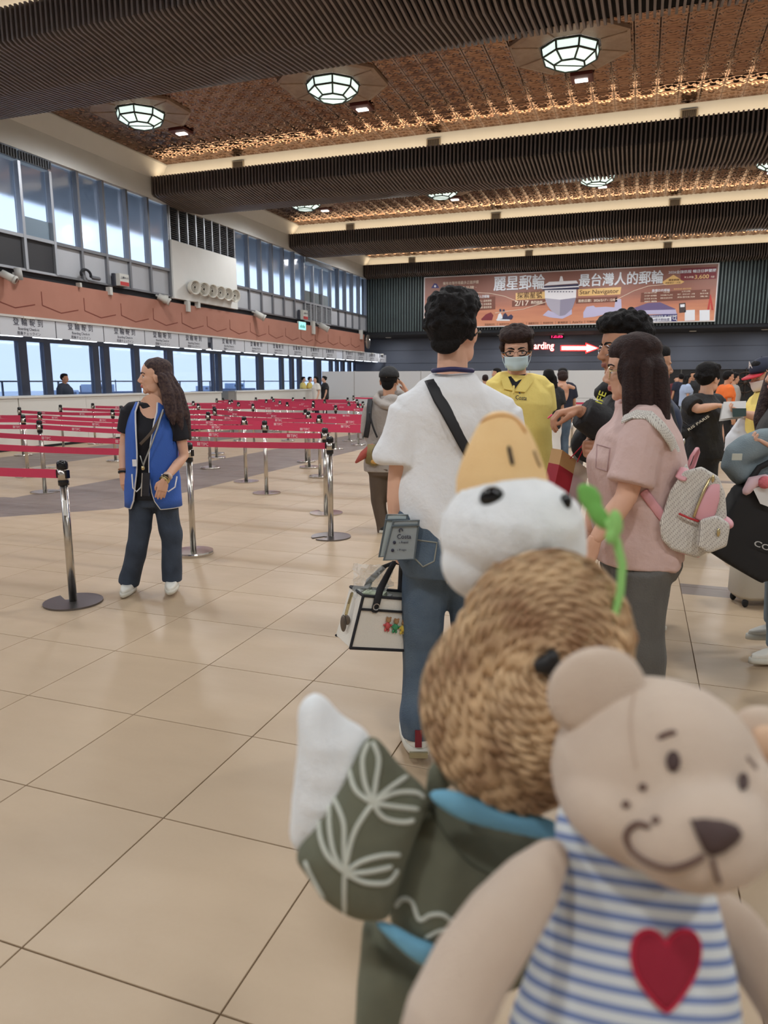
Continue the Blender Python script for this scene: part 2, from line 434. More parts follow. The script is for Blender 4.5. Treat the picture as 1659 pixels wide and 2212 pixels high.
def ctile(n):
    s = CT / 2 * .985; g = np.linspace(-1, 1, n + 1); v = []; f = []
    for a in g:
        for b in g: v.append((a * s, b * s, -emboss(a * .999, b * .999)))
    for i in range(n):
        for j in range(n): f.append((i * (n + 1) + j, i * (n + 1) + j + 1, (i + 1) * (n + 1) + j + 1, (i + 1) * (n + 1) + j))
    return v, f
cv, cf = ctile(22); m = MB().add(cv, cf); cme = m.mesh('copper_panel', COPPER, True)
lv, lf = ctile(12); lv = np.array(lv)
LAMPX = [-10.33, -5.9, -1.48, 2.94, 7.36]
BEAMC = [-5.74, 2.18, 10.1, 18.05, 25.97]
BAYS = [(-4.3, .73), (3.6, 8.67), (11.55, 17.28), (19.35, 25.25), (27.3, 33.0)]
LAMPY = [-1.8, 6.1, 13.75, 21.75, 29.7]  # unseen rows repeat the grid, added to light near floor and end wall
PLR = 1.04
cands, bulk = [], []
for bi, (y0, y1) in enumerate(BAYS):
    ny = int(round((y1 - y0) / CT)); 
    for j in range(ny):
        y = y1 - (j + .5) * CT
        x = XW + .22 + CT / 2
        while x < XR:
            hid = any(abs(x - lx) < .72 and abs(y - ly) < .72 for lx in LAMPX for ly in LAMPY)
            if not hid:
                vis = False
                if bi == 2 and x < 5:
                    px, py, k = pr((x, y, 7.1)); vis = -30 < px < IMW + 30 and py > -20 and y > 12.6
                (cands if vis else bulk).append((x, y, bi))
            x += CT
cands.sort(key=lambda p: p[1] + abs(p[0] + 4) * .05); bulk += cands[300:]; cands = cands[:300]
for x, y, b in cands: link('copper_panel', cme, ceiling, (x, y, 7.12))
V, F = [], []
for x, y, b in bulk:
    if b < 2 and not (b == 1 and y > 6): 
        continue
    o = len(V) * 1
    V.append(lv + np.array((x, y, 7.12)))
nv = len(lv); F = [tuple(i + k * nv for i in q) for k in range(len(V)) for q in lf]
mb = MB(); mb.v = [tuple(p) for p in np.concatenate(V)]; mb.f = F; mb.mi = [0] * len(F)
mb.build('far_copper_panels', COPPER, ceiling, True, kind='stuff')
mb = MB()
for y0, y1 in BAYS[:2]: mb.bb((XW, y0, 7.1), (XR, y1, 7.13))
mb.build('plain_copper_sheet', COPPER, ceiling, kind='structure')
# slatted beams -----------------------------------------------------------------
slatm = mat('dark brown slat', (124, 112, 108), .5, noise=(5, .5, (108, 99, 98)))
backm = mat('beam core', (30, 26, 26), .9)
PITCH_S = .0905
def slat_mb(mb, x, prof, w=.034):
    n = len(prof)
    mb.add([(x - w / 2, y, z) for y, z in prof] + [(x + w / 2, y, z) for y, z in prof],
           [tuple(range(n)), tuple(range(2 * n - 1, n - 1, -1))] + [(j, n + j, n + (j + 1) % n, (j + 1) % n) for j in range(n)])
def beam(n, c, part_to, half=False):
    t = struct('ceiling_beam_%d' % n, 'dark slatted ceiling beam')
    out = [(-1.2, 6.74), (-1.2, 6.29), (-1.12, 6.25), (0, 6.13), (1.12, 6.25), (1.2, 6.29), (1.2, 6.74)]
    inn = [(1.13, 6.74), (1.13, 6.32), (0, 6.21), (-1.13, 6.32), (-1.13, 6.74)]
    if half:
        out = [(-.6, 6.72), (-.6, 6.27), (-.52, 6.22), (0, 6.16)]; inn = [(0, 6.24), (-.53, 6.31), (-.53, 6.72)]
    prof = out + inn
    me = MB(); slat_mb(me, 0, prof); me = me.mesh('slat', slatm)
    bulk = MB(); x = XW + .03; k = 0
    while x < XR:
        if x < part_to and k < 300: link('slat', me, t, (x, c, 0)); k += 1
        else: slat_mb(bulk, x, [(y + c, z) for y, z in prof])
        x += PITCH_S
    bulk.build('more_slats', slatm, t, kind='stuff')
    core = MB()
    if half: core.bb((XW, c - .5, 6.33), (XR, c, 6.7))
    else:
        p = [(-1.1, 6.68), (-1.1, 6.34), (0, 6.23), (1.1, 6.34), (1.1, 6.68)]
        core.prism([(y + c, z) for y, z in p], (XW, 0, 0), (0, 1, 0), (0, 0, 1), (1, 0, 0), XR - XW)
    for y_ in ((c - .53,) if half else (c - 1.12, c + 1.12)): core.bb((XW, y_ - .008, 6.34), (XR, y_ + .008, 6.735))
    core.build('beam_core', backm, t, kind='structure')
    # white fascia above the slats, both sides
    f = MB()
    if half: f.bb((XW, c - .18, 6.66), (XR, c, 7.16))
    else: f.bb((XW, c - .77, 6.66), (XR, c + .77, 7.16))
    f.build('white_fascia', white, t, kind='structure')
    return t
beam(1, 10.1, 4.2)
beam(2, 18.05, 4.2)
beam(3, 25.97, -99)
beam(4, 2.18, -99)
beam(5, YB, -99, True)
ventm = mat('air grille', (52, 46, 42), .7)
k = 0
for c, xs in ((18.05, (-10.07, -4.88, .61)), (25.97, (-10.19, -4.92, .66)), (YB + .59, (-10.2, -4.9, .7))):
    for x in xs:
        t = thing('air_vent', 'dark square air grille %s, %s' % (('by the window wall', 'in the middle', 'away from the windows')[xs.index(x)], ('above the second slatted beam', 'above the third slatted beam', 'above the banner wall')[k]), 'air vent', (x, c - .77, 6.88), 'fascia air vents')
        MB().bb((-.17, -.03, -.12), (.17, .0, .12)).build('frame', mat('vent frame', (150, 140, 126), .6), t)
        MB().bb((-.14, -.035, -.1), (.14, -.02, .1)).build('grille', ventm, t)
        for q in range(7): MB().bb((-.13 + q * .04, -.042, -.1), (-.12 + q * .04, -.03, .1)).build('slat', mat('vent slat', (84, 76, 68), .6), t)
    k += 1
for n_, (y, s) in enumerate(((16.9, 'second'), (24.8, 'third'), (32.3, 'last'))):
    t = thing('wall_vent', 'long black air slot in the plaster band by the %s beam' % s, 'air vent', (XW, y, 6.93), 'plaster band vents')
    MB().bb((.0, -.33, -.09), (.05, .33, .09)).build('slot', black, t)
    MB().bb((.0, -.36, -.12), (.03, .36, -.09)).build('frame', white, t)
# cove strips on top of the beams light the fascia and the copper edge
def area(name, loc, rot, sx, sy, w, col, parent=None):
    l = bpy.data.lights.new(name, 'AREA'); l.shape = 'RECTANGLE'; l.size = sx; l.size_y = sy; l.energy = w; l.color = col
    o = bpy.data.objects.new(name, l); COL.objects.link(o); o.location = loc; o.rotation_euler = rot
    if parent is not None: o.parent = parent
    return o
for c, n_ in ((18.05, 'second'), (25.97, 'third'), (YB + .59, 'last'), (10.1, 'first')):
    t = thing('cove_light', 'hidden warm cove tube on top of the %s slatted beam' % n_, 'light', (0, c - 1.0, 6.685), 'cove tubes')
    MB().bb((XW + .1, -.03, 0), (XR, .03, .03)).build('tube', mat('warm tube', (255, 226, 180), .5, emit=((255, 214, 160), 4)), t)
    area('cove_glow', (0, 0, .05), (math.pi, 0, 0), XR - XW - .4, .1, COVE_W * (XR - XW), (1, .8, .55), t)
# end wall -------------------------------------------------------------------------
we = struct('wall_back', 'dark ribbed end wall behind the banner')
MB().bb((XW - .3, YB, 3.72), (XR, YB + .2, 7.2)).build('rib_backing', mat('rib backing', (34, 40, 42), .9), we, kind='structure')
rm = mat('green grey rib', (86, 98, 98), .5, noise=(3, .5, (70, 78, 80)))
rb = MB(); x = XW + .05
while x < XR:
    rb.bb((x, YB - .07, 3.74), (x + .055, YB, 6.24)); x += .13
rb.build('wall_ribs', rm, we, kind='stuff')
MB().bb((XW - 2.2, YB - .02, 3.6), (XR, YB + .2, 3.74)).build('soffit_edge', black, we, kind='structure')
MB().bb((XW - 2.2, YB + .2, 3.6), (XR, YD, 3.7)).build('recess_soffit', black, we, kind='structure')
bg = mat('blue grey panel', (92, 98, 112), .7, noise=(1.5, .3, (84, 90, 104)))
wb = struct('wall_recess', 'blue grey wall under the ribbed end wall')
MB().bb((XG, YD, 1.98), (XR, YD + .2, 3.7)).build('panel_board', bg, wb, kind='structure')
for z in (2.35, 3.0): MB().bb((XG, YD - .012, z), (XR, YD, z + .018)).build('panel_seam', mat('panel seam', (64, 68, 78), .7), wb, kind='structure')
dk = mat('dark glass door', (38, 38, 40), .25, spec=.6)
MB().bb((XG, YD + .05, 0), (XR, YD + .1, 1.98)).build('dark_glazing', dk, wb, kind='structure')
for i in range(24):
    x = -13 + i * 1.05
    MB().bb((x, YD - .02, 0), (x + .05, YD + .06, 1.98)).build('glazing_bar', mat('glazing bar', (84, 82, 78), .5), wb, kind='structure')
# ceiling lamps ------------------------------------------------------------------------
plm = mat('lamp rose', (168, 142, 122), .45, .3, noise=(8, .5, (140, 112, 94)), bump=(60, .5))
lgl = mat('lamp glass', (244, 252, 246), .4, emit=((226, 250, 240), 1.0))
lfr = mat('lamp frame', (70, 78, 74), .4, .7)
def octo(r, z, n=8, ph=math.pi / 8): return [np.array((r * math.cos(ph + 2 * math.pi * j / n), r * math.sin(ph + 2 * math.pi * j / n), z)) for j in range(n)]
def make_lamp():
    t = thing('ceiling_lamp', 'x', 'ceiling lamp', (0, 0, 7.1), 'octagonal ceiling lamps')
    m = MB().rings([octo(1.06, .02), octo(1.06, -.05), octo(.98, -.07), octo(.55, -.05), octo(.55, .02)], cap=False); m.build('rose', plm, t)
    for j in range(8):
        a, b = octo(.57, -.055)[j], octo(1.0, -.07)[j]; MB().tube([a, b], .014, 6).build('rose_rib', plm, t)
    A, B, Cc = octo(.50, -.06), octo(.47, -.2), octo(.27, -.31)
    for j in range(8):
        k = (j + 1) % 8
        MB().add([A[j], A[k], B[k], B[j]], [(0, 1, 2, 3)]).build('glass_pane', lgl, t)
        MB().add([B[j], B[k], Cc[k], Cc[j]], [(0, 1, 2, 3)]).build('glass_pane', lgl, t)
    MB().add(Cc, [tuple(range(8))]).build('glass_pane', lgl, t)
    m = MB()
    for R in (A, B, Cc): m.tube(R, .019, 6, closed=True)
    for j in range(8): m.tube([A[j], B[j], Cc[j]], .018, 6)
    m.tube([Cc[0], Cc[4]], .015, 6)
    m.build('lamp_frame', lfr, t)
    l = bpy.data.lights.new('lamp_light', 'SPOT'); l.shadow_soft_size = .3; l.energy = LAMP_W * 4.7; l.color = (.97, .99, 1.0); l.spot_size = math.radians(174); l.spot_blend = .5
    o = bpy.data.objects.new('lamp_light', l); COL.objects.link(o); o.parent = t; o.location = (0, 0, -.335)
    return t
lamp0 = make_lamp(); first = True
ordx = ('nearest the window wall', 'second from the window wall', 'third from the window wall', 'fourth from the window wall', 'fifth from the window wall')
ordy = ('unseen behind the photographer', 'unseen overhead between the nearest beams', 'in the nearest copper bay', 'in the second copper bay', 'unseen in the last copper bay')
for iy, ly in enumerate(LAMPY):
    for ix, lx in enumerate(LAMPX):
        t = lamp0 if first else copy_tree(lamp0); first = False
        t.location = (lx, ly, 7.1); t['label'] = 'octagonal glass ceiling lamp %s, %s' % (ordx[ix], ordy[iy])
        if iy in (2, 3) and ix < 4:
            h = thing('ceiling_hatch', 'lit hatch by the octagonal lamp %s, %s' % (ordx[ix], ordy[iy]), 'ceiling hatch', (lx + .1, ly + 1.3, 7.06), 'ceiling hatches')
            MB().bb((-.2, -.2, -.03), (.2, .2, .03)).build('frame', mat('hatch', (96, 40, 34), .5), h)
            MB().bb((-.13, -.02, -.045), (.1, .12, -.03)).build('lit_tube', mat('hatch light', (255, 250, 240), .5, emit=((255, 248, 236), 5)), h)

for n_ in range(7):  # fill lights added to brighten the dim recess wall
    x = -12.0 + n_ * 2.8
    t = thing('recess_fill_light', 'round downlight added in the dark recess soffit, %s from the counter side' % ['first', 'second', 'third', 'fourth', 'fifth', 'sixth', 'seventh'][n_], 'ceiling light', (x, 34.6, 3.6), 'recess fill lights')
    MB().lathe([(.14, 0), (.14, -.02), (.11, -.025)], n=16).build('trim_ring', white, t); MB().lathe([(.1, -.012), (.001, -.013)], n=16).build('diffuser', mat('fill light', (255, 250, 240), .5, emit=((255, 246, 232), 3)), t)
    l = bpy.data.lights.new('recess_fill_glow', 'AREA'); l.shape = 'DISK'; l.size = .2; l.energy = 26; o = bpy.data.objects.new('recess_fill_glow', l); COL.objects.link(o); o.parent = t; o.location = (0, 0, -.04)
# ------------------------------------------------------------------ check-in side
ORD = ['first', 'second', 'third', 'fourth', 'fifth', 'sixth', 'seventh', 'eighth', 'ninth', 'tenth', 'eleventh', 'twelfth', 'thirteenth', 'fourteenth', 'fifteenth', 'sixteenth', 'seventeenth', 'eighteenth']
cwhite = mat('counter laminate', (222, 218, 210), .5)
navy = mat('navy lettering', (44, 46, 66), .6)
signw = mat('sign board', (206, 208, 214), .5)
for n, (a, b) in enumerate(((4.0, 11.9), (11.92, 19.85), (20.75, 31.9))):
    t = thing('check_in_counter', ('long white check-in counter nearest the photographer', 'long white check-in counter behind the red queue belts', 'white check-in counter continuing past the gap to the far end')[n], 'counter', (XW, (a + b) / 2, 0), 'check-in counters')
    h = (b - a) / 2
    k = int((b - a) / 1.98)
    for i in range(k):
        MB().bb((-.03, -h + i * 2 * h / k + .004, .06), (0, -h + (i + 1) * 2 * h / k - .004, 1.1)).build('front_panel', cwhite, t)
    MB().bb((-.75, -h, .06), (-.03, h, 1.09)).build('body', cwhite, t)
    MB().bb((-.8, -h - .01, 1.1), (.03, h + .01, 1.135)).build('counter_top', cwhite, t)
    MB().bb((-.72, -h, 0), (-.02, h, .06)).build('kick_plate', black, t)
t = thing('waste_bin', 'grey steel box standing in the gap between the check-in counters', 'bin', (XW - .2, 20.45, 0))
MB().bb((-.2, -.2, 0), (.2, .2, 1.12)).build('body', mat('bin steel', (150, 148, 144), .4, .5), t); MB().bb((-.21, -.21, 1.12), (.21, .21, 1.15)).build('lid', alu, t)
SE = [(10.06, 11.58), (11.6, 13.12), (13.14, 14.66), (14.68, 16.22), (16.24, 17.73), (17.75, 19.2), (19.46, 21.36), (21.38, 22.94), (22.96, 24.55), (24.57, 26.1), (26.12, 27.64), (27.66, 29.1), (29.84, 31.25), (31.27, 32.74), (32.76, 34.24), (34.26, 35.58)]
m1 = text_mesh('登 輪 報 到', .17, navy, .006, align='CENTER'); m2 = text_mesh('Boarding Check-in', .085, navy, .006, align='CENTER', sx=.9); m3 = text_mesh('搭乗チェックイン', .08, navy, .006, align='CENTER')
for n, (a, b) in enumerate(SE):
    t = thing('check_in_sign', 'white hanging boarding check-in sign, %s from the near end of the row' % ORD[n], 'sign', (XW, (a + b) / 2, 2.585), 'boarding check-in signs')
    h = (b - a) / 2
    MB().bb((-.05, -h, -.185), (0, h, .185)).build('board', signw, t)
    MB().bb((-.055, -h - .012, -.19), (.006, -h, .19)).build('edge_strip', alu, t)
    for me, z in ((m1, .045), (m2, -.06), (m3, -.155)):
        place(link('lettering', me, t), (XW + .003, (a + b) / 2, 2.585 + z), (0, 1, 0), (0, 0, 1))
    MB().bb((-.03, -.15, .185), (.05, .15, .225)).build('bracket', cwhite, t)
t = thing('blank_sign', 'plain pale panel between the far check-in signs', 'sign', (XW - .02, 29.47, 2.585)); MB().bb((-.02, -.34, -.185), (0, .34, .185)).build('board', mat('pale acrylic', (226, 232, 244), .4), t)
tube_m = mat('fluorescent tube', (255, 255, 255), .5, emit=((240, 248, 255), 4))
tb = None
for n in range(22):
    y = 11.2 + n * 1.17
    t = thing('tube_light', 'fluorescent tube behind the check-in signs, %s from the near end' % (ORD + ['nineteenth', 'twentieth', 'twenty-first', 'twenty-second'])[n], 'light', (XW - .65, y, 2.43), 'fluorescent tubes behind the signs')
    MB().bb((-.03, -.42, 0), (.03, .42, .04)).build('tube', tube_m, t)
    MB().bb((-.05, -.46, .04), (.05, .46, .08)).build('housing', cwhite, t)
    MB().bb((-.01, -.01, .08), (.01, .01, .36)).build('hanger', alu, t)
# round air nozzles
noz = thing('air_nozzle', 'x', 'air nozzle', (XW + .1, 0, 4.12), 'round air nozzles on the white panel')
def tor(mb, r, w, x, n=22): mb.tube([(x, r * math.cos(2 * math.pi * i / n), r * math.sin(2 * math.pi * i / n)) for i in range(n)], w, 6, closed=True)
nm = mat('nozzle white', (226, 222, 212), .5); nd = mat('nozzle shade', (120, 116, 110), .7)
mb = MB(); mb.rings([[np.array((x, r * math.cos(2 * math.pi * j / 24), r * math.sin(2 * math.pi * j / 24))) for j in range(24)] for x, r in ((0, .2), (.16, .235), (.2, .225), (.18, .2), (.06, .17))], cap=False); mb.build('housing', nm, noz, True)
for r, x in ((.15, .12), (.105, .13), (.06, .14)):
    mb = MB(); tor(mb, r, .014, x); mb.build('ring', nm, noz, True)
mb = MB().rings([[np.array((.06, r * math.cos(2 * math.pi * j / 24), r * math.sin(2 * math.pi * j / 24))) for j in range(24)] for r in (.2, .001)], cap=False); mb.build('throat', nd, noz)
for n, y in enumerate((18.36, 18.82, 19.26, 19.7, 20.12, 20.54)):
    t = noz if n == 0 else copy_tree(noz)
    t.location.y = y; t.scale = (.86, .86, .86); t.rotation_euler = (0, .12, -.25); t['label'] = 'round white air nozzle, %s from the near end of the six' % ORD[n]
# boxes, cameras and lights on the black ledge
gw = mat('off white plastic', (205, 204, 198), .5)
def ledge(px, py): p = onX(px, py, XW - .05); return p
def wallbox(name, label, px, py, w, h, d=.12, m=gw, extra=None):
    p = ledge(px, py); t = thing(name, label, name.replace('_', ' '), tuple(p), None)
    MB().bb((0, -w / 2, -h / 2), (d, w / 2, h / 2)).build('case', m, t)
    MB().bb((d, -w / 2 + .01, -h / 2 + .01), (d + .006, w / 2 - .01, h / 2 - .01)).build('cover', extra or m, t)
    return t, p
wallbox('junction_box', 'small white tag on the black ledge above the first terracotta hexagon', 166, 616, .06, .1)
wallbox('junction_box', 'slim white box on the black ledge below the red and white notice', 232, 629, .1, .19)
wallbox('junction_box', 'tall white box on the terracotta fascia under the white ventilation panel', 401, 662, .14, .3)
wallbox('junction_box', 'short white box beside the tall white box under the air nozzles', 423, 659, .12, .18)
wallbox('junction_box', 'white square box just before the first wall camera', 352, 647, .18, .22)
wallbox('junction_box', 'tall white box right after the green exit sign', 673, 708, .2, .5)
wallbox('junction_box', 'white box at the far end of the terracotta fascia', 777, 723, .2, .42)
for n, (x, y) in enumerate(((253, 606), (649, 681))):
    p = ledge(x, y); t = thing('notice_box', ('white and red notice box on the ledge near the vest woman', 'white and red notice box above the green exit sign')[n], 'sign', tuple(p), 'notice boxes')
    s = 1 + .2 * n
    MB().bb((0, -.2 * s, -.15 * s), (.08, .2 * s, .15 * s)).build('case', mat('dark box', (58, 60, 70), .6), t)
    MB().bb((.08, -.14 * s, -.14 * s), (.2, .2 * s, .15 * s)).build('face_box', gw, t)
    MB().bb((.2, -.13 * s, -.13 * s), (.205, .19 * s, -.04 * s)).build('red_band', mat('red print', (190, 60, 60), .6), t)
    place(link('lettering', text_mesh('上網Wi-Fi', .07 * s, navy, .01, align='CENTER'), t), (p[0] + .206, p[1] + .03 * s, p[2] + .03 * s), (0, 1, 0), (0, 0, 1))
p = ledge(650, 704); t = thing('exit_sign', 'glowing green exit sign hanging from the ledge', 'sign', tuple(p))
MB().bb((0, -.32, -.16), (.06, .32, .16)).build('case', gw, t); MB().bb((.06, -.3, -.14), (.066, .3, .14)).build('lit_face', mat('exit face', (170, 240, 235), .5, emit=((150, 235, 235), 1.0)), t)
mb = MB()
for q in range(5): mb.bb((.066, -.2 + q * .09, -.08), (.07, -.15 + q * .09, .02 + .03 * (q % 2)))
mb.build('pictogram', mat('exit green', (20, 120, 96), .5), t, kind='stuff')
def cctv(px, py, label, s=1.0):
    p = ledge(px, py); t = thing('wall_camera', label, 'camera', tuple(p), 'wall cameras on the ledge')
    d = np.array((.75, .45, -.45)); d /= np.linalg.norm(d); a = np.array((.1, 0, .08)) * s
    MB().tube([a - d * .03, a + d * .26 * s], .085 * s, 14, rnd=False).build('body', gw, t, True)
    MB().tube([a + d * .24 * s, a + d * .3 * s], .095 * s, 14, rnd=False).build('sunshield', gw, t, True)
    MB().tube([a + d * .3 * s, a + d * .305 * s], .06 * s, 12, rnd=False).build('lens', mat('lens', (30, 30, 34), .1), t)
    MB().tube([(0, 0, .12 * s), a], .025 * s, 8).build('bracket', gw, t)
cctv(338, 648, 'grey wall camera beside the white square box near the vest woman'); cctv(545, 683, 'grey wall camera after the white ventilation panel', 1.2); cctv(685, 708, 'grey wall camera beyond the green exit sign', 1.3); cctv(0, 600, 'grey wall camera at the near end of the ledge', .9)
p = ledge(29, 592); t = thing('wall_light', 'grey cylinder wall light at the near end of the ledge', 'wall light', tuple(p)); MB().tube([(.12, 0, .12), (.12, .03, -.12)], .075, 14, rnd=False).build('cylinder', mat('grey cylinder', (176, 174, 172), .5), t, True); MB().bb((0, -.03, -.03), (.12, .03, .03)).build('arm', gw, t)
p = ledge(180, 598); t = thing('coiled_cable', 'coil of black cable lying on the ledge under the windows', 'cable', tuple(p))
mb = MB(); mb.tube([(.08, .16 * math.cos(a), .05 + .11 * math.sin(a)) for a in np.linspace(-.3, 3.5, 14)], .03, 8); mb.build('coil', black, t, True); mb = MB().tube([(.1, .2, 0), (.1, .42, 0)], .045, 8); mb.build('plug', mat('dark grey plastic', (96, 98, 104), .6), t, True)
p = onX(788, 738, XW); t = thing('round_mirror', 'round convex mirror at the far corner of the terracotta fascia', 'mirror', tuple(p)); mb = MB(); mb.ell((.12, .1, 0), (.06, .3, .34)); mb.build('dome', mat('mirror grey', (170, 160, 150), .15, .7), t, True); MB().bb((0, 0, -.02), (.1, .1, .02)).build('bracket', gw, t)
# quay: rail and boats seen through the glazing
t = thing('quay_railing', 'thin railing on the quay outside the counter glazing', 'railing', (-16.2, 20, -.1)); 
rl = mat('rail steel', (120, 130, 146), .5); MB().bb((-.02, -26, 1.53), (.02, 26, 1.57)).build('rail', rl, t)
pm = MB().bb((-.02, -.02, 0), (.02, .02, 1.53)).mesh('post', rl)
for q in range(26): link('post', pm, t, (0, -25 + q * 2, 0))
boatm = mat('boat hull', (70, 84, 108), .7); boatw = mat('boat cabin', (150, 170, 196), .7)
for n, (x, y, s, c) in enumerate(((-40, 30, 1.0, 'near the second counter window'), (-38, 41, .8, 'behind the hooded figure'), (-46, 54, 1.1, 'behind the vest woman'), (-44, 68, .9, 'past the vest woman'), (-50, 84, 1.1, 'beyond the counter gap'), (-36, 76, .7, 'near the far counter'))):
    t = thing('moored_boat', 'low dark boat moored outside the glazing, %s' % c, 'boat', (x, y, -.1), 'boats at the quay', math.pi / 2)
    mb = MB(); mb.rings([[np.array((px_ * s, yy * s, zz * s)) for px_, yy, zz in ((k, -w, .5), (k, -w * .8, 0), (k, w * .8, 0), (k, w, .5), (k, w * .9, .55), (k, -w * .9, .55))] for k, w in ((-3.4, .6), (-2.5, 1), (0, 1.1), (2.4, .9), (3.6, .15))]); mb.build('hull', boatm, t)
    MB().bb((-2.2 * s, -.6 * s, .5 * s), (.3 * s, .6 * s, 1.15 * s)).build('cabin', boatw, t)
    for q in range(3): MB().bb(((-2 + q * .75) * s, -.61 * s, .75 * s), ((-1.5 + q * .75) * s, .61 * s, 1.0 * s)).build('cabin_window', boatm, t)
    MB().tube([(1.2 * s, 0, .5 * s), (1.2 * s, 0, 1.5 * s)], .05).build('mast', boatm, t)
# white partition screens
pw = mat('partition laminate', (216, 216, 216), .6)
for n in range(8):
    x = -11.95 + n * 1.36
    t = thing('partition_panel', 'white free-standing partition panel, %s from the check-in counter' % ORD[n], 'partition', (x, 26.5, 0), 'white partition panels')
    MB().bb((.01, -.02, .08), (1.35, .02, .86)).build('lower_panel', pw, t); MB().bb((.01, -.02, .87), (1.35, .02, 1.83)).build('upper_panel', pw, t)
    MB().bb((-.02, -.03, 0), (.01, .03, 1.84)).build('post', mat('partition post', (180, 176, 172), .5), t)
    MB().bb((-.02, -.2, 0), (.03, .2, .03)).build('foot', alu, t)
# ------------------------------------------------------------------ banner on the ribbed wall
YP = 32.76
def bp(x, y): return onY(x, y, YP)
ban = thing('banner', 'wide copper coloured cruise ship advertising banner on the ribbed wall', 'banner', (0, YP, 0))
b0, b1, b2, b3 = bp(918, 602), bp(1551, 569), bp(1543, 692), bp(918, 708)
BX0, BX1, BZ0, BZ1 = b0[0], (b1[0] + b2[0]) / 2, (b2[2] + b3[2]) / 2, (b0[2] + b1[2]) / 2
def banner_mat():
    m = bpy.data.materials.new('banner print'); m.use_nodes = True; nt = m.node_tree; b = nt.nodes['Principled BSDF']; L = nt.links.new
    tc = nt.nodes.new('ShaderNodeTexCoord'); sp = nt.nodes.new('ShaderNodeSeparateXYZ'); L(tc.outputs['Generated'], sp.inputs[0])
    n = nt.nodes.new('ShaderNodeTexNoise'); n.inputs['Scale'].default_value = 1.2; n.inputs['Detail'].default_value = 6
    mp = nt.nodes.new('ShaderNodeMapping'); mp.inputs['Scale'].default_value = (.35, 1, 3); L(tc.outputs['Object'], mp.inputs[0]); L(mp.outputs[0], n.inputs['Vector'])
    ad = nt.nodes.new('ShaderNodeMath'); ad.operation = 'MULTIPLY_ADD'; L(n.outputs[0], ad.inputs[0]); ad.inputs[1].default_value = .55; L(sp.outputs[2], ad.inputs[2])
    cr = nt.nodes.new('ShaderNodeValToRGB'); L(ad.outputs[0], cr.inputs[0])
    el = cr.color_ramp.elements; el[0].position = .1; el[0].color = C3(226, 160, 132); el[1].position = 1.25 if False else 1.0; el[1].color = C3(150, 104, 92)
    for p_, c_ in ((.35, (214, 146, 112)), (.55, (196, 128, 100)), (.7, (176, 116, 96)), (.85, (158, 106, 92))): e = el.new(p_); e.color = C3(*c_)
    L(cr.outputs[0], b.inputs['Base Color']); b.inputs['Roughness'].default_value = .5
    b.inputs['Emission Strength'].default_value = 0
    return m
MB().bb((BX0, 0, BZ0), (BX1, .06, BZ1)).build('print_sheet', banner_mat(), ban)
fm_ = mat('banner edge', (214, 208, 206), .5)
for a, b in (((BX0 - .04, -.01, BZ0 - .04), (BX0, .07, BZ1 + .04)), ((BX1, -.01, BZ0 - .04), (BX1 + .04, .07, BZ1 + .04)), ((BX0, -.01, BZ1), (BX1, .07, BZ1 + .04)), ((BX0, -.01, BZ0 - .04), (BX1, .07, BZ0))):
    MB().bb(a, b).build('edge_strip', fm_, ban)
def bpoly(name, pts, m, lift=.004):
    P = [bp(x, y) for x, y in pts]
    mb = MB().prism([(p[0], p[2]) for p in P], (0, -lift, 0), (1, 0, 0), (0, 0, 1), (0, -1, 0), .003)
    return mb.build(name, m, ban)
def fit_text(s, O, U, V, w, h, m, parent, bold=.01, ext=.0, name='lettering'):
    me = text_mesh(s, 1.0, m, bold, ext)
    a = np.zeros(len(me.vertices) * 3); me.vertices.foreach_get('co', a); a = a.reshape(-1, 3)
    lo, hi = a.min(0), a.max(0); a[:, 0] = (a[:, 0] - lo[0]) / (hi[0] - lo[0]) * w; a[:, 1] = (a[:, 1] - lo[1]) / (hi[1] - lo[1]) * h
    me.vertices.foreach_set('co', a.ravel()); me.update()
    return place(link(name, me, parent), O, U, V)
def btext(s, xl, yt, xr, yb, m, bold=.01, lift=.02):
    a, b, c = bp(xl, yb), bp(xl, yt), bp(xr, yb)
    return fit_text(s, (a[0], YP - lift, a[2]), (1, 0, 0), (0, 0, 1), c[0] - a[0], b[2] - a[2], m, ban, bold)
silver = mat('banner silver', (232, 234, 240), .5); brown = mat('banner brown', (92, 56, 36), .6); gold = mat('banner gold', (232, 190, 124), .5); cream = mat('banner cream', (244, 226, 206), .6)
dkb = mat('banner dark brown', (122, 74, 60), .6); shadow = mat('banner letter edge', (96, 72, 78), .6); maroon = mat('banner maroon', (128, 50, 58), .6); purple = mat('banner purple', (70, 64, 116), .6); lav = mat('banner lavender', (190, 184, 214), .6)
q5 = lambda l: [(900 + .217 * a, 540 + .217 * b) for a, b in l]
q6 = lambda l: [(1260 + .2405 * a, 540 + .2405 * b) for a, b in l]
bpoly('gold_strip', [(1114, 633), (1178, 630), (1178, 645), (1114, 648)], gold); bpoly('gold_strip', [(1249, 625), (1342, 620), (1340, 636), (1249, 640)], gold)
bpoly('dark_strip', [(1106, 650), (1178, 646), (1178, 659), (1106, 663)], dkb); bpoly('dark_strip', [(1244, 644), (1334, 640), (1333, 652), (1244, 656)], dkb)
bpoly('red_strip', [(1470, 580), (1548, 576), (1547, 602), (1470, 606)], maroon)
bpoly('text_box', q6([(520, 385), (1140, 352), (1135, 440), (512, 470)]), dkb); bpoly('text_box', [(1015, 645), (1070, 640), (1070, 668), (1015, 672)], dkb)
bpoly('gold_badge', q6([(705, 290), (810, 222), (908, 285), (880, 303), (735, 315)]), gold)
for d in (.0, 1.3):
    pass
btext('麗星郵輪', 1067.5, 598, 1176, 629.5, shadow, .0, .014); btext('麗星郵輪', 1066, 597, 1175, 628, silver, .0, .02)
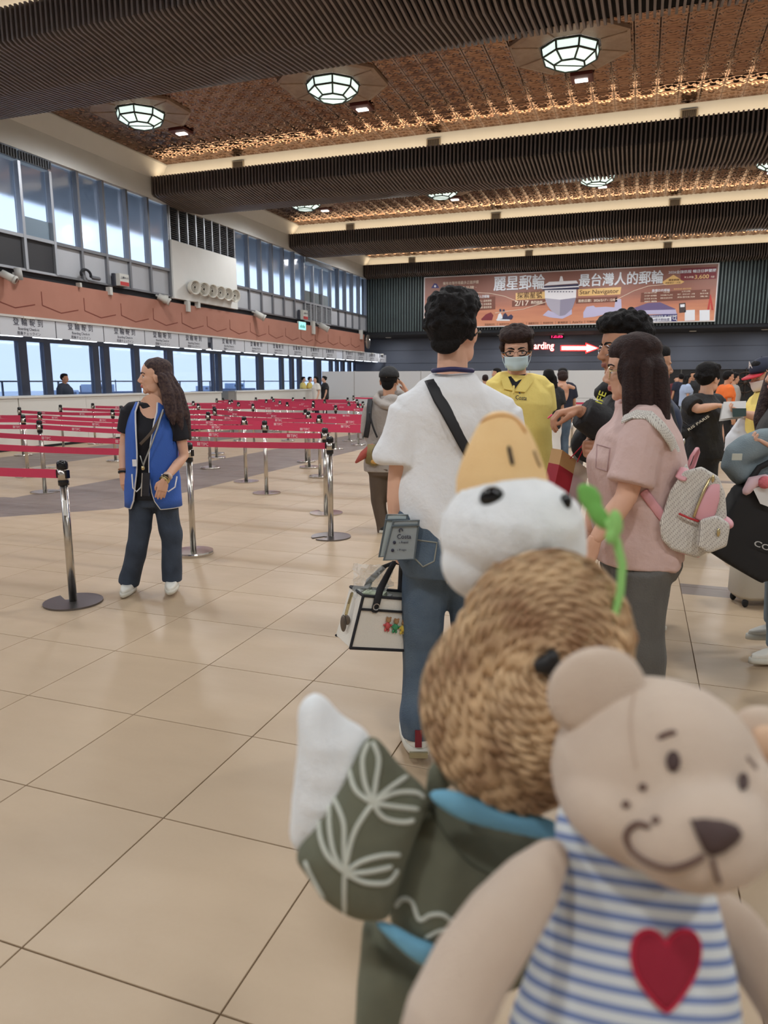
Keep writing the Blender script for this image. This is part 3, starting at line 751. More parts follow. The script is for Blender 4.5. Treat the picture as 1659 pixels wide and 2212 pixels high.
btext('最台灣人的郵輪', 1251.5, 593.5, 1432, 620.5, shadow, .0, .014); btext('最台灣人的郵輪', 1250, 592, 1430.5, 619, silver, .0, .02)
for dx_, dy_, lf in ((.9, .3, .022), (.4, .9, .024), (1.3, .8, .026)):
    btext('麗星郵輪', 1066 + dx_, 597 + dy_, 1175 + dx_, 628 + dy_, silver, .0, lf); btext('最台灣人的郵輪', 1250 + dx_, 592 + dy_, 1430.5 + dx_, 619 + dy_, silver, .0, lf)
btext('探索星號', 1117, 631, 1171, 646, brown, .006); btext('Star Navigator', 1252, 627, 1336, 639, brown, .004)
btext('2/17', 1112, 650, 1142, 661, cream, .006); btext('熱烈啟航', 1147, 650, 1172, 657, cream, .01)
btext('首航日期：2026/2/17 ▸ 12/8', 1249, 647, 1328, 653.5, cream, .008)
btext('2026全線航程 暢遊日韓雙國', 1444, 585, 1546, 592, silver, .012); btext('每人每晚', 1478, 597, 1498, 602, cream, .004); btext('3,600', 1500, 594, 1531, 604, gold, .008); btext('元起', 1535, 596, 1543, 600, cream, .004)
btext('擁有台灣市場最多正面評價', 957, 609, 1034, 616, cream, .004); btext('· 母港郵輪品牌 ·', 962, 620, 1029, 627, cream, .01)
btext('最台灣人的郵輪', 1020, 638, 1057, 645, silver, .01); btext('設備最新的郵輪', 940, 644, 982, 650, silver, .01)
btext('獨家航線', 1444, 603, 1467, 607.5, brown, .004); btext('遊戲會計・大阪', 1437, 609.5, 1470, 613.5, brown, .002); btext('最懂你的郵輪', 1408, 625, 1447, 631, silver, .01); btext('獨家航線 精彩航程', 1455, 623, 1493, 626.5, gold, .002)
for i, (x0, x1, ss) in enumerate(((1390, 1420, ('3天2晚/4天3晚', '沖繩', '石垣島·宮古島', '那霸')), (1425, 1454, ('5天4晚', '沖繩九州', '那霸·宮古島·佐世保')), (1461, 1503, ('6天5晚', '神戶 · 日本九州 · 大阪', '高知·鹿兒島·別府')), (1511, 1531, ('8天7晚', '東京大阪', '清水')))):
    for j, s in enumerate(ss):
        w = (x1 - x0) * (.45 if j == 0 and len(s) < 6 else .9); cxx = (x0 + x1) / 2
        y = 635.5 + 6.2 * j - (cxx - 1390) * .045
        btext(s, cxx - w / 2, y - 3, cxx + w / 2, y, cream, .002)
for j, s in enumerate(('自在海上 品味旅程', '台灣小吃 台味美食', '在地娛樂 節目表演')): btext(s, 1026, 649 + j * 7 - .8, 1062, 653 + j * 7, cream, .002)
for i, s in enumerate(('旅遊旅行社', '雄獅旅行社', '統一旅行社', '燦星旅行社', '東南旅行社', '喜鴻旅遊', 'AsiaYo', '可樂旅遊')):
    x = 1047 + i * 31.5; y = 703.5 - i * .9; btext(s, x, y - 4.5, x + 22, y, brown, .002)
    bpoly('divider', [(x + 27, y - 6), (x + 27.6, y - 6), (x + 27.6, y + 1), (x + 27, y + 1)], dkb)
bpoly('blue_strip', [(1384, 682), (1463, 677), (1463, 694), (1384, 698)], purple); bpoly('search_box', [(1386, 687.5), (1450, 684), (1450, 693.5), (1386, 696.5)], silver, .01)
btext('星郵輪2.0官方粉絲頁', 1388, 688.5, 1446, 695, purple, .006); btext('麗星夢郵輪粉絲專頁 或 上FB搜尋', 1386, 682.5, 1462, 686.2, silver, .006)
P = bp(1456.5, 688); mb = MB(); mb.tube([(P[0] + .06 * math.cos(a), -.014, P[2] + .02 + .06 * math.sin(a)) for a in np.linspace(0, 6.283, 13)[:-1]], .012, 5, closed=True); mb.tube([(P[0] + .04, -.014, P[2] - .02), (P[0] + .1, -.014, P[2] - .08)], .014, 5); mb.build('search_icon', silver, ban)
for x in (1479, 1511): bpoly('white_card', [(x, 670), (x + 22, 669), (x + 22, 692), (x, 693)], silver)
# ship on the banner
hullg = mat('banner hull', (176, 170, 184), .5); hullw = mat('banner ship white', (236, 232, 236), .5); glassd = mat('banner ship windows', (58, 56, 84), .4)
bpoly('splash', q5([(1255, 650), (1310, 600), (1420, 640), (1545, 590), (1545, 640), (1450, 685), (1330, 672)]), lav, .006)
bpoly('ship_hull', q5([(1278, 480), (1430, 495), (1588, 475), (1552, 580), (1475, 648), (1420, 656), (1340, 605), (1300, 550)]), hullg, .012)
bpoly('ship_bow', q5([(1430, 495), (1588, 475), (1552, 580), (1475, 648), (1425, 656)]), mat('banner hull shade', (148, 142, 162), .5), .016)
bpoly('ship_deck', q5([(1275, 400), (1590, 392), (1588, 475), (1430, 495), (1278, 480)]), hullw, .018)
bpoly('ship_bridge', q5([(1256, 362), (1612, 338), (1616, 392), (1255, 402)]), glassd, .022)
bpoly('ship_top', q5([(1270, 350), (1320, 318), (1590, 305), (1610, 332), (1270, 356)]), hullw, .024); bpoly('ship_rail', q5([(1252, 378), (1616, 358), (1616, 370), (1252, 390)]), hullw, .026)
bpoly('ship_mast', q5([(1420, 312), (1432, 262), (1450, 262), (1462, 310)]), hullw, .024)
for i in range(9): x = 1310 + i * 29; bpoly('ship_window', q5([(x, 412), (x + 16, 411), (x + 16, 420), (x, 421)]), glassd, .022)
bpoly('mountain', q6([(440, 525), (580, 476), (690, 470), (830, 530), (790, 560), (500, 565)]), mat('banner mountain', (108, 92, 132), .6)); bpoly('sea', q6([(440, 545), (830, 535), (840, 575), (430, 580)]), lav, .006)
bpoly('red_tower', q6([(1138, 400), (1146, 400), (1170, 540), (1150, 540), (1141, 470), (1132, 540), (1112, 540)]), mat('banner red', (190, 70, 62), .6))
bpoly('tram', q6([(860, 480), (918, 474), (922, 560), (862, 566)]), mat('banner tram', (72, 60, 60), .6)); bpoly('tram_window', q6([(870, 490), (910, 486), (910, 512), (872, 515)]), silver, .008)
bpoly('skyline', q6([(0, 560), (30, 510), (90, 500), (110, 515), (200, 510), (280, 515), (290, 430), (300, 430), (310, 440), (340, 440), (345, 540), (100, 600), (0, 610)]), lav)
bpoly('ship_emblem', q5([(145, 380), (175, 332), (200, 336), (226, 378)]), purple); bpoly('ship_emblem_star', q5([(172, 362), (184, 348), (196, 360), (184, 374)]), silver, .008)
skin_p = mat('banner skin', (230, 190, 168), .6)
for l, m_ in (([(800, 690), (815, 640), (835, 625), (850, 650), (860, 690)], silver), ([(850, 690), (865, 640), (885, 625), (905, 650), (915, 692)], glassd), ([(905, 665), (940, 640), (962, 660), (950, 692), (915, 692)], glassd), ([(790, 692), (850, 685), (925, 690), (930, 705), (800, 705)], silver), ([(640, 690), (690, 640), (740, 620), (765, 650), (750, 700), (650, 700)], maroon)): bpoly('figure', q5(l), m_, .008)
for l in ([(822, 590), (842, 586), (846, 612), (826, 616)], [(855, 592), (876, 590), (880, 614), (858, 616)]): bpoly('figure_head', q5(l), glassd, .01)
for pts in ([(1000, 585 + 45), (1060, 634), (1090, 640), (1120, 652)], [(1070, 676), (1130, 668), (1180, 652)], [(1330, 648), (1370, 628), (1400, 618), (1440, 614)]):
    mb = MB(); mb.tube([(bp(*q)[0], -.01, bp(*q)[2]) for q in pts], .012, 5); mb.build('light_swoosh', cream, ban)
# clock, boarding sign
def yd(x, y): return onY(x, y, YD - .06)
a, b = yd(1188, 732), yd(1219, 721); t = thing('digital_clock', 'small black digital clock with red digits above the boarding sign', 'clock', (a[0], YD - .06, a[2]))
w, h = b[0] - a[0], b[2] - a[2]
MB().bb((0, 0, 0), (w, .08, h)).build('case', black, t); MB().bb((w * .48, .02, h), (w * .52, .05, h + .35)).build('hanger', alu, t)
fit_text('12:35', (a[0] + w * .1, YD - .065, a[2] + h * .2), (1, 0, 0), (0, 0, 1), w * .8, h * .6, mat('red led', (255, 60, 110), .5, emit=((255, 40, 100), 3)), t, .02)
a, b = yd(1126, 765), yd(1300, 741); t = thing('boarding_sign', 'red lit boarding sign with an arrow pointing to the doors', 'sign', (a[0], YD - .06, a[2]))
MB().bb((-.15, .04, -.1), (b[0] - a[0] + .3, .06, b[2] - a[2] + .1)).build('panel', mat('sign backing', (76, 80, 92), .6), t)
c, d, e = yd(1134, 760), yd(1197, 760), yd(1134, 744)
redglow = mat('red sign glow', (230, 60, 60), .5, emit=((255, 60, 60), 1.6)); litw = mat('lit sign face', (255, 240, 232), .5, emit=((255, 226, 214), 2.2))
fit_text('Boarding', (c[0], YD - .07, c[2]), (1, 0, 0), (0, 0, 1), d[0] - c[0], (e[2] - c[2]) * 1.25, redglow, t, .03); fit_text('Boarding', (c[0] + .02, YD - .085, c[2] + .02), (1, 0, 0), (0, 0, 1), d[0] - c[0] - .04, (e[2] - c[2]) * 1.2, litw, t, .006)
def arrow(g, m, lift):
    P = [(1212 - g, 747 - g), (1266 - g, 747 - g), (1266 - g, 742 - 1.5 * g), (1293 + 2 * g, 752), (1266 - g, 762 + 1.5 * g), (1266 - g, 757 + g), (1212 - g, 757 + g)]
    Q = [yd(*p) for p in P]; MB().prism([(p[0] - t.location.x, p[2] - t.location.z) for p in Q], (0, -lift, 0), (1, 0, 0), (0, 0, 1), (0, -1, 0), .01).build('arrow', m, t)
arrow(1.2, redglow, .0); arrow(-1.2, litw, .015)
# far right: pillar, ship wheel
p = fl(1556, 905); t = thing('white_pillar', 'slim white pillar in front of the dark glazing', 'pillar', (1.55 * 1.6, 31.5, 0)); MB().bb((-.15, -.12, 0), (.15, .12, 2.05)).build('shaft', cwhite, t); MB().bb((-.18, -.15, 0), (.18, .15, .1)).build('plinth', cwhite, t)
q = onY(1610, 826, YD - .08); t = thing('ship_wheel', 'dark wooden ship wheel hanging at the dark glazing', 'wheel', tuple(q)); wd = mat('dark wood', (66, 52, 44), .5)
mb = MB(); mb.tube([(.45 * math.cos(a), 0, .45 * math.sin(a)) for a in np.linspace(0, 6.283, 19)[:-1]], .035, 6, closed=True); mb.build('rim', wd, t, True); mb = MB(); mb.ell((0, 0, 0), .1); mb.build('hub', wd, t, True)
for k in range(8): MB().tube([(0, 0, 0), (.62 * math.cos(k * math.pi / 4), 0, .62 * math.sin(k * math.pi / 4))], .022, 6).build('spoke', wd, t)
# ------------------------------------------------------------------ queue barriers
chrome = mat('brushed steel', (206, 200, 192), .22, 1.0, noise=(30, .25, (160, 154, 146)))
dsteel = mat('dark steel plate', (120, 116, 116), .32, .9)
capm = mat('glossy black plastic', (20, 20, 24), .18)
red = mat('red webbing', (212, 62, 96), .6, noise=(40, .2, (200, 54, 88)))
prt = mat('belt print', (240, 200, 206), .6)
PH = .957
def base_mb(r, h, notch):
    m = MB(); n = 40; prof = [(r, 0), (r, h * .6), (r * .97, h), (.03, h + .004)]
    if not notch: return m.lathe(prof, n=n)
    a0 = .16
    P = []
    for i in range(n + 1):
        a = a0 + (2 * math.pi - 2 * a0) * i / n; P.append((r * math.cos(a), r * math.sin(a)))
    P += [(.06, -.035), (.045, 0), (.06, .035)]
    return m.prism(P, (0, 0, 0), (1, 0, 0), (0, 1, 0), (0, 0, 1), h)
BASES = {k: base_mb(r, h, nt).mesh('base', m_) for k, (r, h, nt, m_) in dict(flat=(.188, .012, True, dsteel), chrome=(.17, .03, False, chrome), notch=(.185, .012, True, chrome)).items()}
polem = MB().lathe([(.0255, .01), (.0255, .82)], n=16).mesh('pole', chrome, True)
colm = MB().lathe([(.034, .795), (.034, .825), (.033, .827)], n=18).mesh('collar', capm, True)
casm = MB().lathe([(.0325, .825), (.0325, .905)], n=18).mesh('cassette', chrome, True)
topm = MB().lathe([(.0345, .903), (.0355, .91), (.0355, .93), (.033, .945), (.026, .953), (.01, .957)], n=18).mesh('cap', capm, True)
slotm = MB().bb((-.044, -.013, .842), (-.03, .013, .894)).mesh('belt_clip', capm)
slotr = MB().bb((.03, -.013, .842), (.044, .013, .894)).mesh('belt_clip', capm)
tipc = text_mesh('TIPC', .044, prt, .02); logo = MB()
for i in range(2):
    for j in range(2): logo.bb((-.045 + i * .02, j * .017, 0), (-.028 + i * .02, j * .017 + .0145, .0004))
logo = logo.mesh('belt_logo', prt); ever = text_mesh('everrich', .046, prt, .008, sx=.8)
def post(x, y, label, kind='chrome', rz=0, clips=True):
    t = thing('queue_post', label, 'queue post', (x, y, 0), 'steel queue barrier posts')
    b = link('base', BASES[kind], t); b.rotation_euler.z = rz
    for n, m_ in (('pole', polem), ('collar', colm), ('cassette', casm), ('cap', topm)): link(n, m_, t)
    if clips: link('belt_clip', slotm, t); link('belt_clip', slotr, t)
    return t
def belt(t, b, brand=None, step=1.05, off=.35):
    """red webbing pulled from post t to the point b"""
    a = np.array(t.location)[:2]; d = np.array(b[:2]) - a; Ln = np.linalg.norm(d); n = max(6, int(Ln / .35)); R_ = []
    for i in range(n + 1):
        f = (.04 + (Ln - .1) * i / n) / Ln; z = .868 - .028 * Ln / 4 * 4 * f * (1 - f); p = d * f
        nx = np.array((-d[1], d[0])) / Ln * .0012
        R_.append([np.array((p[0] - nx[0], p[1] - nx[1], z - .029)), np.array((p[0] + nx[0], p[1] + nx[1], z - .029)), np.array((p[0] + nx[0], p[1] + nx[1], z + .029)), np.array((p[0] - nx[0], p[1] - nx[1], z + .029))])
    o = MB().rings(R_).build('belt', red, t)
    if not brand: return
    left = d[0] < 0; U = np.array((d[0], d[1], 0)) / Ln * (-1 if left else 1); N = np.array((U[1], -U[0], 0))
    s = off
    while s < Ln - .4:
        f = (Ln - s) / Ln if left else s / Ln
        z = .868 - .028 * Ln / 4 * 4 * f * (1 - f); p = np.array((*(d * f), z - .016)) + N * .003
        M = basis(Vector(p), Vector(U), Vector((0, 0, 1)))
        if brand == 'tipc':
            for me in (tipc, logo): q = link('belt_print', me, o); q.matrix_basis = M
        else: q = link('belt_print', ever, o); q.matrix_basis = M
        s += step if brand == 'tipc' else 9
ROWS = [  # (points from the aisle end to the counter end, brand, base kinds)
 ('the front row', [(-3.5, 3.65), (-5.9, 3.72)], None, 'flat'),
 ('the second row', [(-3.54, 5.1), (-6.9, 5.16)], 'ever', 'chrome'),
 ('the third row', [(-2.69, 6.1), (-7.9, 6.36)], 'tipc', 'flat'),
 ('the fourth row', [(-3.24, 7.22), (-7.42, 7.4), (-10.5, 7.5)], 'tipc', 'notch'),
 ('the fifth row', [(-2.75, 8.3), (-4.58, 8.3), (-8.88, 8.55), (-11.5, 8.6)], 'tipc', 'notch'),
 ('the sixth row', [(-2.4, 9.1), (-5.4, 9.18), (-9.5, 9.5), (-12.0, 9.6)], 'tipc', 'notch'),
 ('the seventh row', [(-2.0, 10.0), (-4.58, 10.0), (-6.8, 10.4), (-9.05, 10.75), (-11.5, 11.0)], 'tipc', 'chrome'),
 ('the eighth row', [(-2.6, 11.0), (-5.26, 11.05), (-7.6, 11.86), (-10.17, 12.35)], 'tipc', 'chrome'),
 ('the ninth row', [(-3.0, 11.9), (-5.7, 11.85), (-8.03, 12.51), (-11.81, 12.4)], 'tipc', 'chrome'),
 ('the tenth row', [(-3.4, 14.3), (-6.17, 14.33), (-8.23, 14.4), (-9.55, 14.22), (-12.0, 13.6)], 'tipc', 'chrome'),
 ('the eleventh row', [(-3.6, 14.9), (-6.9, 14.75), (-9.26, 15.5), (-10.79, 15.85)], 'tipc', 'chrome'),
 ('the twelfth row', [(-6.08, 15.42), (-8.13, 15.89), (-10.29, 16.78), (-12.0, 16.3)], 'tipc', 'chrome'),
 ('the thirteenth row', [(-6.7, 16.38), (-8.83, 16.85), (-10.59, 17.39)], 'tipc', 'chrome'),
 ('the fourteenth row', [(-6.6, 17.07), (-8.06, 17.25), (-9.94, 18.15), (-11.88, 18.66)], 'tipc', 'chrome'),
 ('the fifteenth row', [(-8.38, 18.69), (-10.14, 18.95), (-12.0, 19.2)], None, 'chrome'),
 ('the sixteenth row', [(-7.52, 18.99), (-10.28, 20.5), (-11.39, 20.13)], None, 'chrome'),
 ('the seventeenth row', [(-8.56, 20.83), (-10.08, 20.9), (-11.4, 21.2)], None, 'chrome'),
 ('the last row', [(-7.6, 24.0), (-9.6, 23.9)], None, 'chrome'),
 ('the far line beyond the yellow polo man', [(.6, 20.9), (-2.4, 20.6)], None, 'chrome'),
 ('the belt line by the far dark doors', [(2.05, 21.0), (4.4, 21.4), (6.5, 21.6)], None, 'chrome'),
]
for rname, P, brand, kind in ROWS:
    prev = None
    for i, (x, y) in enumerate(P):
        t = post(x, y, 'steel queue post, %s from the aisle in %s' % (ORD[i], rname), kind, RND.uniform(0, 6.28) if kind != 'flat' else (2.6 if y < 4 else 4.1), clips=True)
        if prev is not None: belt(prev, (x, y), brand, off=RND.uniform(.3, .9))
        prev = t

t0 = bpy.data.objects['queue_post']; MB().bb((.012, -.034, .6), (.03, -.022, .7)).build('sticker', mat('white sticker', (224, 226, 224), .6), t0)

for (px_, py_), lab in (((1213, 990), 'lone steel queue post nearer the yellow polo man'), ((1234, 967), 'lone steel queue post behind the other lone post')):
    p = fl(px_, py_); post(p[0], p[1], lab, 'chrome')
# ------------------------------------------------------------------ people
def remesh(mb, vox, smooth=3, fac=.5):
    me = mb.mesh('tmp', []) if False else bpy.data.meshes.new('tmp')
    if not me.vertices: me.from_pydata(mb.v, [], mb.f)
    o = bpy.data.objects.new('tmp', me); TMP.collection.objects.link(o)
    r = o.modifiers.new('r', 'REMESH'); r.mode = 'VOXEL'; r.voxel_size = vox
    if smooth:
        s = o.modifiers.new('s', 'SMOOTH'); s.iterations = smooth; s.factor = fac
    dg = tmp_dg()
    e = bpy.data.meshes.new_from_object(o.evaluated_get(dg))
    bpy.data.objects.remove(o); bpy.data.meshes.remove(me)
    return e
def me_arr(e):
    a = np.zeros(len(e.vertices) * 3); e.vertices.foreach_get('co', a); return a.reshape(-1, 3)
def me_nrm(e):
    a = np.zeros(len(e.vertices) * 3); e.vertices.foreach_get('normal', a); return a.reshape(-1, 3)
def me_faces(e): return [tuple(p.vertices) for p in e.polygons]
def finish(e, mats, base=(0, 0, 0), wrinkle=0.0, seed=0, freq=26.0, dirv=(.3, .2, 1)):
    a = me_arr(e)
    if wrinkle:
        n = me_nrm(e); r = np.random.RandomState(seed); d = np.zeros(len(a))
        for k in range(5):
            w = np.array(dirv) * freq * r.uniform(.5, 1.3) + r.normal(0, freq * .35, 3)
            d += np.sin(a @ w + r.uniform(0, 6) + 1.3 * np.sin(a @ r.normal(0, 7, 3)))
        d = np.sign(d) * np.abs(d / 3.2) ** 1.3; d = np.where(d < 0, d * .45, d); a = a + n * (d * wrinkle)[:, None]
    a = a - np.array(base)
    e.vertices.foreach_set('co', a.astype(np.float32).ravel())
    e.materials.clear()
    for m in (mats if isinstance(mats, (list, tuple)) else [mats]): e.materials.append(m)
    e.polygons.foreach_set('use_smooth', [True] * len(e.polygons)); e.update()
    return e
SKINS = {k: (mat('skin ' + k, c, .55, noise=(14, .35, c2), spec=.35), mat('lip ' + k, l, .5)) for k, c, c2, l in (('light', (226, 178, 152), (212, 160, 134), (190, 110, 102)), ('warm', (210, 160, 130), (196, 144, 116), (172, 100, 90)), ('tan', (190, 138, 108), (174, 122, 96), (150, 92, 80)))}
eyew = mat('eye white', (226, 222, 216), .3); eyed = mat('iris', (38, 26, 22), .2)
HAIRM = {k: mat('hair ' + k, c, .65, noise=(60, .6, c2), bump=(140, .6), spec=.2) for k, c, c2 in (('black', (15, 13, 14), (30, 26, 26)), ('brown', (42, 29, 28), (62, 44, 40)), ('curlbrown', (44, 31, 29), (68, 50, 45)), ('longbrown', (54, 42, 46), (104, 84, 76)))}
def head_unit():
    m = MB(); E = m.ell
    E((0, -.06, .625), (.335, .415, .38)); E((0, .09, .43), (.275, .265, .36)); E((0, .11, .2), (.205, .2, .17)); E((0, .235, .085), (.085, .07, .07))
    for s in (-1, 1):
        E((s * .16, .2, .42), (.1, .1, .11)); E((s * .2, .05, .22), (.06, .16, .15)); E((s * .12, .29, .565), (.1, .05, .035))
        E((s * .045, .37, .335), (.04, .045, .032)); E((s * .335, -.04, .45), (.03, .075, .125), Matrix.Rotation(-.25, 3, 'X')); E((s * .345, -.06, .5), (.035, .06, .06))
    m.tube([(0, .335, .55), (0, .365, .46), (0, .412, .36)], [.028, .033, .046], 10)
    E((0, .335, .235), (.08, .035, .022)); E((0, .33, .198), (.066, .036, .024)); E((0, .3, .275), (.05, .06, .05))
    m.tube([(0, -.1, -.22), (0, -.08, .1), (0, -.05, .35)], [.235, .225, .23], 14)
    e = remesh(m, .0175, 2, .5)
    v = me_arr(e); f = me_faces(e); cen = np.array([v[list(q)].mean(0) for q in f])
    lip = (cen[:, 1] > .315) & (np.abs(cen[:, 0]) < .1 - 1.0 * np.abs(cen[:, 2] - .217)) & (np.abs(cen[:, 2] - .217) < .038)
    bpy.data.meshes.remove(e)
    return v, f, lip.astype(int)
HEADU = head_unit()
def hand_unit(curl):
    """fingers along -Z from the wrist at origin, palm normal +Y, thumb on +X; length 1"""
    m = MB(); m.rings([[np.array((x * w + .0, y * d + cy, z)) for x, y in ((1, 0), (.75, .8), (0, 1), (-.75, .8), (-1, 0), (-.75, -.8), (0, -1), (.75, -.8))] for z, w, d, cy in ((.06, .15, .12, 0), (-.08, .175, .115, 0), (-.25, .215, .1, .01), (-.42, .225, .085, .015), (-.5, .2, .065, .015))])
    for x, L, r in ((.165, .43, .05), (.055, .48, .053), (-.06, .45, .05), (-.165, .35, .044)):
        p = np.array((x, .01, -.46)); a = .08; P = [p.copy()]; 
        for i, sg in enumerate((.45, .32, .25)):
            a += curl * (.9, 1.0, .7)[i]; p = p + L * sg * np.array((x * .12, math.sin(a), -math.cos(a))); P.append(p.copy())
        m.tube(P, [r * 1.05, r, r * .92, r * .78], 8)
    P = [np.array((.13, .03, -.12)), np.array((.25, .08, -.26)), np.array((.27, .12 + .06 * curl, -.42)), np.array((.25 - .03 * curl, .15 + .12 * curl, -.54))]
    m.tube(P, [.075, .07, .058, .045], 8)
    e = remesh(m, .022, 1, .4); v = me_arr(e); f = me_faces(e); bpy.data.meshes.remove(e); return v, f
HANDU = {c: hand_unit(c) for c in (.25, .75, 1.25)}
def frame3(z, y):
    z = np.array(z, float); z /= np.linalg.norm(z); y = np.array(y, float); y -= z * (y @ z); y /= np.linalg.norm(y)
    return np.stack([np.cross(y, z), y, z], 1)
class Person: pass
def hsh(s): return sum((i + 3) * ord(c) for i, c in enumerate(s))
def person(label, base, face, H, skin='warm', build=1.0, J=None, head=None, shirt=None, pants=None, shoes=None, vox=.011, hands=(.25, .25), pose_only=False, hh=None, fem=False, lean=(0, 0), group=None):
    """base=(x,y); face=world angle of the chest direction; J overrides joints (world coords); head=(yaw angle, pitch, roll, position or None)"""
    k = H / 1.70; base = np.array((base[0], base[1], 0.0)); F = np.array((math.cos(face), math.sin(face), 0)); Rr = np.array((math.sin(face), -math.cos(face), 0)); Z = np.array((0, 0, 1.))
    def L(x, y, z): return base + Rr * x * k + F * y * k + Z * z * k
    lx, ly = lean; sw = .172 * build * (.92 if fem else 1)
    D = dict(pel=L(0, 0, .92), wai=L(lx * .4, ly * .4, 1.08), che=L(lx * .8, ly * .8, 1.28), nek=L(lx, ly, 1.45))
    for s, t in ((1, 'R'), (-1, 'L')):
        D['sh' + t] = L(s * sw + lx, ly - .01, 1.395); D['el' + t] = L(s * (sw + .055) + lx, ly - .03, 1.115); D['wr' + t] = L(s * (sw + .06) + lx * .8, ly + .05, .88)
        D['hi' + t] = L(s * .085, 0, .9); D['kn' + t] = L(s * .095, .02, .49); D['an' + t] = L(s * .1, -.02, .085)
    if J: D.update({a: np.array(b, float) for a, b in J.items()})
    P = Person(); P.D = D; P.F = F; P.R = Rr; P.k = k; P.base = base; P.skin = SKINS[skin]
    hh = hh or .232 * (k ** .5); P.hh = hh
    hy, hp, hr, hpos = head if head else (face, 0, 0, None)
    hf = np.array((math.cos(hy) * math.cos(hp), math.sin(hy) * math.cos(hp), math.sin(hp)))
    M = frame3(Z * 1.0 - hf * (hf[2]), hf); # columns: x, y(fwd), z(up)
    zc = Z - hf * hf[2]; zc /= np.linalg.norm(zc)
    M = np.stack([np.cross(hf, zc), hf, zc], 1)
    if hr: M = M @ np.array(Matrix.Rotation(hr, 3, 'Y'))
    if hpos is None: hpos = D['nek'] + Z * .035 * k + F * .03 * k
    P.HM = M; P.HP = np.array(hpos)
    P.h = lambda x, y, z: P.HP + M @ (np.array((x, y, z)) * hh)
    t = thing('person', label, 'person', tuple(base), group); P.t = t
    b = build; w = .9
    # --- torso rings helper
    def ringat(z):
        spine = [(0.80, D['pel'] - Z * .12 * k), (.92, D['pel']), (1.08, D['wai']), (1.28, D['che']), (1.45, D['nek']), (1.56, D['nek'] + (P.HP - D['nek']) * .9 + Z * .02)]
        sx = D['shR'] - D['shL']; sx[2] *= .6; sx = sx / np.linalg.norm(sx)
        zz = min(max(z, spine[0][0]), spine[-1][0])
        for (z0, p0), (z1, p1) in zip(spine[:-1], spine[1:]):
            if z0 <= zz <= z1: c = p0 + (p1 - p0) * (zz - z0) / (z1 - z0); break
        if z < spine[0][0]: c = spine[0][1] - Z * (spine[0][0] - z) * k
        u = sx * min(1, max(0, (z - .95) / .35)) + Rr * (1 - min(1, max(0, (z - .95) / .35))); u = u / np.linalg.norm(u)
        f = np.cross(Z, u); f = f / np.linalg.norm(f)
        return c, u, f
    P.ringat = ringat
    def torso(mb, table, sc=1.0, infl=0.0, n=20, depth=1.0):
        R_ = []
        for z, hw, hd, yo in table:
            c, u, f = ringat(z); c = c + f * yo * k
            a, d_ = (hw * sc + infl) * k, (hd * depth * sc + infl) * k
            R_.append([c + u * a * np.sign(math.cos(q)) * abs(math.cos(q)) ** .85 + f * d_ * np.sign(math.sin(q)) * abs(math.sin(q)) ** .85 for q in np.linspace(0, 2 * math.pi, n + 1)[:-1]])
        mb.rings(R_)
    bust = .028 if fem else .0
    TB = [(.80, .13 * b, .1 * b, 0), (.86, .158 * b, .112 * b, -.01), (.93, .165 * b, .112 * b, -.008), (1.03, .145 * b, .1 * b, 0), (1.1, .138 * b, .098 * b, 0), (1.2, .15 * b, .105 * b + bust * .5, .01), (1.28, .16 * b, .108 * b + bust, .01), (1.36, .165 * b, .1 * b + bust * .3, 0), (1.405, .14 * b, .082, -.005), (1.44, .09, .065, -.005), (1.5, .06, .06, 0)]
    # --- body: one continuous skin mesh
    mb = MB(); torso(mb, TB, .8 * min(1, shirt.get('b', b) / b) if shirt else .9)
    for s in 'LR':
        mb.tube([D['sh' + s], D['el' + s] * .5 + D['sh' + s] * .5, D['el' + s], D['el' + s] * .65 + D['wr' + s] * .35, D['wr' + s]], [.042 * b * k, .044 * b * k, .037 * b * k, .038 * b * k, .025 * k * (b ** .3)], 12)
        mb.tube([D['hi' + s], D['hi' + s] * .5 + D['kn' + s] * .5, D['kn' + s], D['kn' + s] * .6 + D['an' + s] * .4, D['an' + s]], [.07 * k, .065 * k, .048 * k, .048 * k, .034 * k], 12)
        fo = F if J is None or 'toe' + s not in J else np.array(J['toe' + s], float) / np.linalg.norm(J['toe' + s])
        D['toe' + s] = fo
        mb.tube([D['an' + s] - Z * .045 * k - fo * .03 * k, D['an' + s] - Z * .05 * k + fo * .09 * k], [.03 * k, .02 * k], 8)
    e = remesh(mb, vox, 3); V = [me_arr(e)]; Fc = me_faces(e); mi = [0] * len(Fc); off = len(V[0]); bpy.data.meshes.remove(e)
    hv, hf_, lp = HEADU; V.append(P.HP + (hv * hh) @ M.T); Fc += [tuple(i + off for i in q) for q in hf_]; mi += list(lp); off += len(hv)
    P.hand = {}
    for s, c in zip('LR', hands):
        if c is None: continue
        c = min(HANDU, key=lambda q: abs(q - c)); uv, uf = HANDU[c]; d = D['wr' + s] - D['el' + s]
        hd = J.get('hd' + s) if J else None
        d = np.array(hd, float) if hd is not None else d
        pn = J.get('pn' + s) if J else None
        pn = np.array(pn, float) if pn is not None else (Rr if s == 'L' else -Rr)
        A = frame3(-d / np.linalg.norm(d), pn)     # columns x,y(palm),z
        # thumb side (+x) should point forward
        vv = uv.copy()
        if (A[:, 0] @ F) < 0: vv[:, 0] *= -1; fl_ = True
        else: fl_ = False
        HL = .185 * k * (.93 if fem else 1)
        V.append(D['wr' + s] + (vv * HL) @ A.T); Fc += [tuple((i + off for i in (q[::-1] if fl_ else q))) for q in uf]; mi += [0] * len(uf); off += len(uv)
        P.hand[s] = lambda x, y, z, A=A, HL=HL, W_=D['wr' + s], sg=(-1 if fl_ else 1): W_ + A @ (np.array((x * sg, y, z)) * HL)
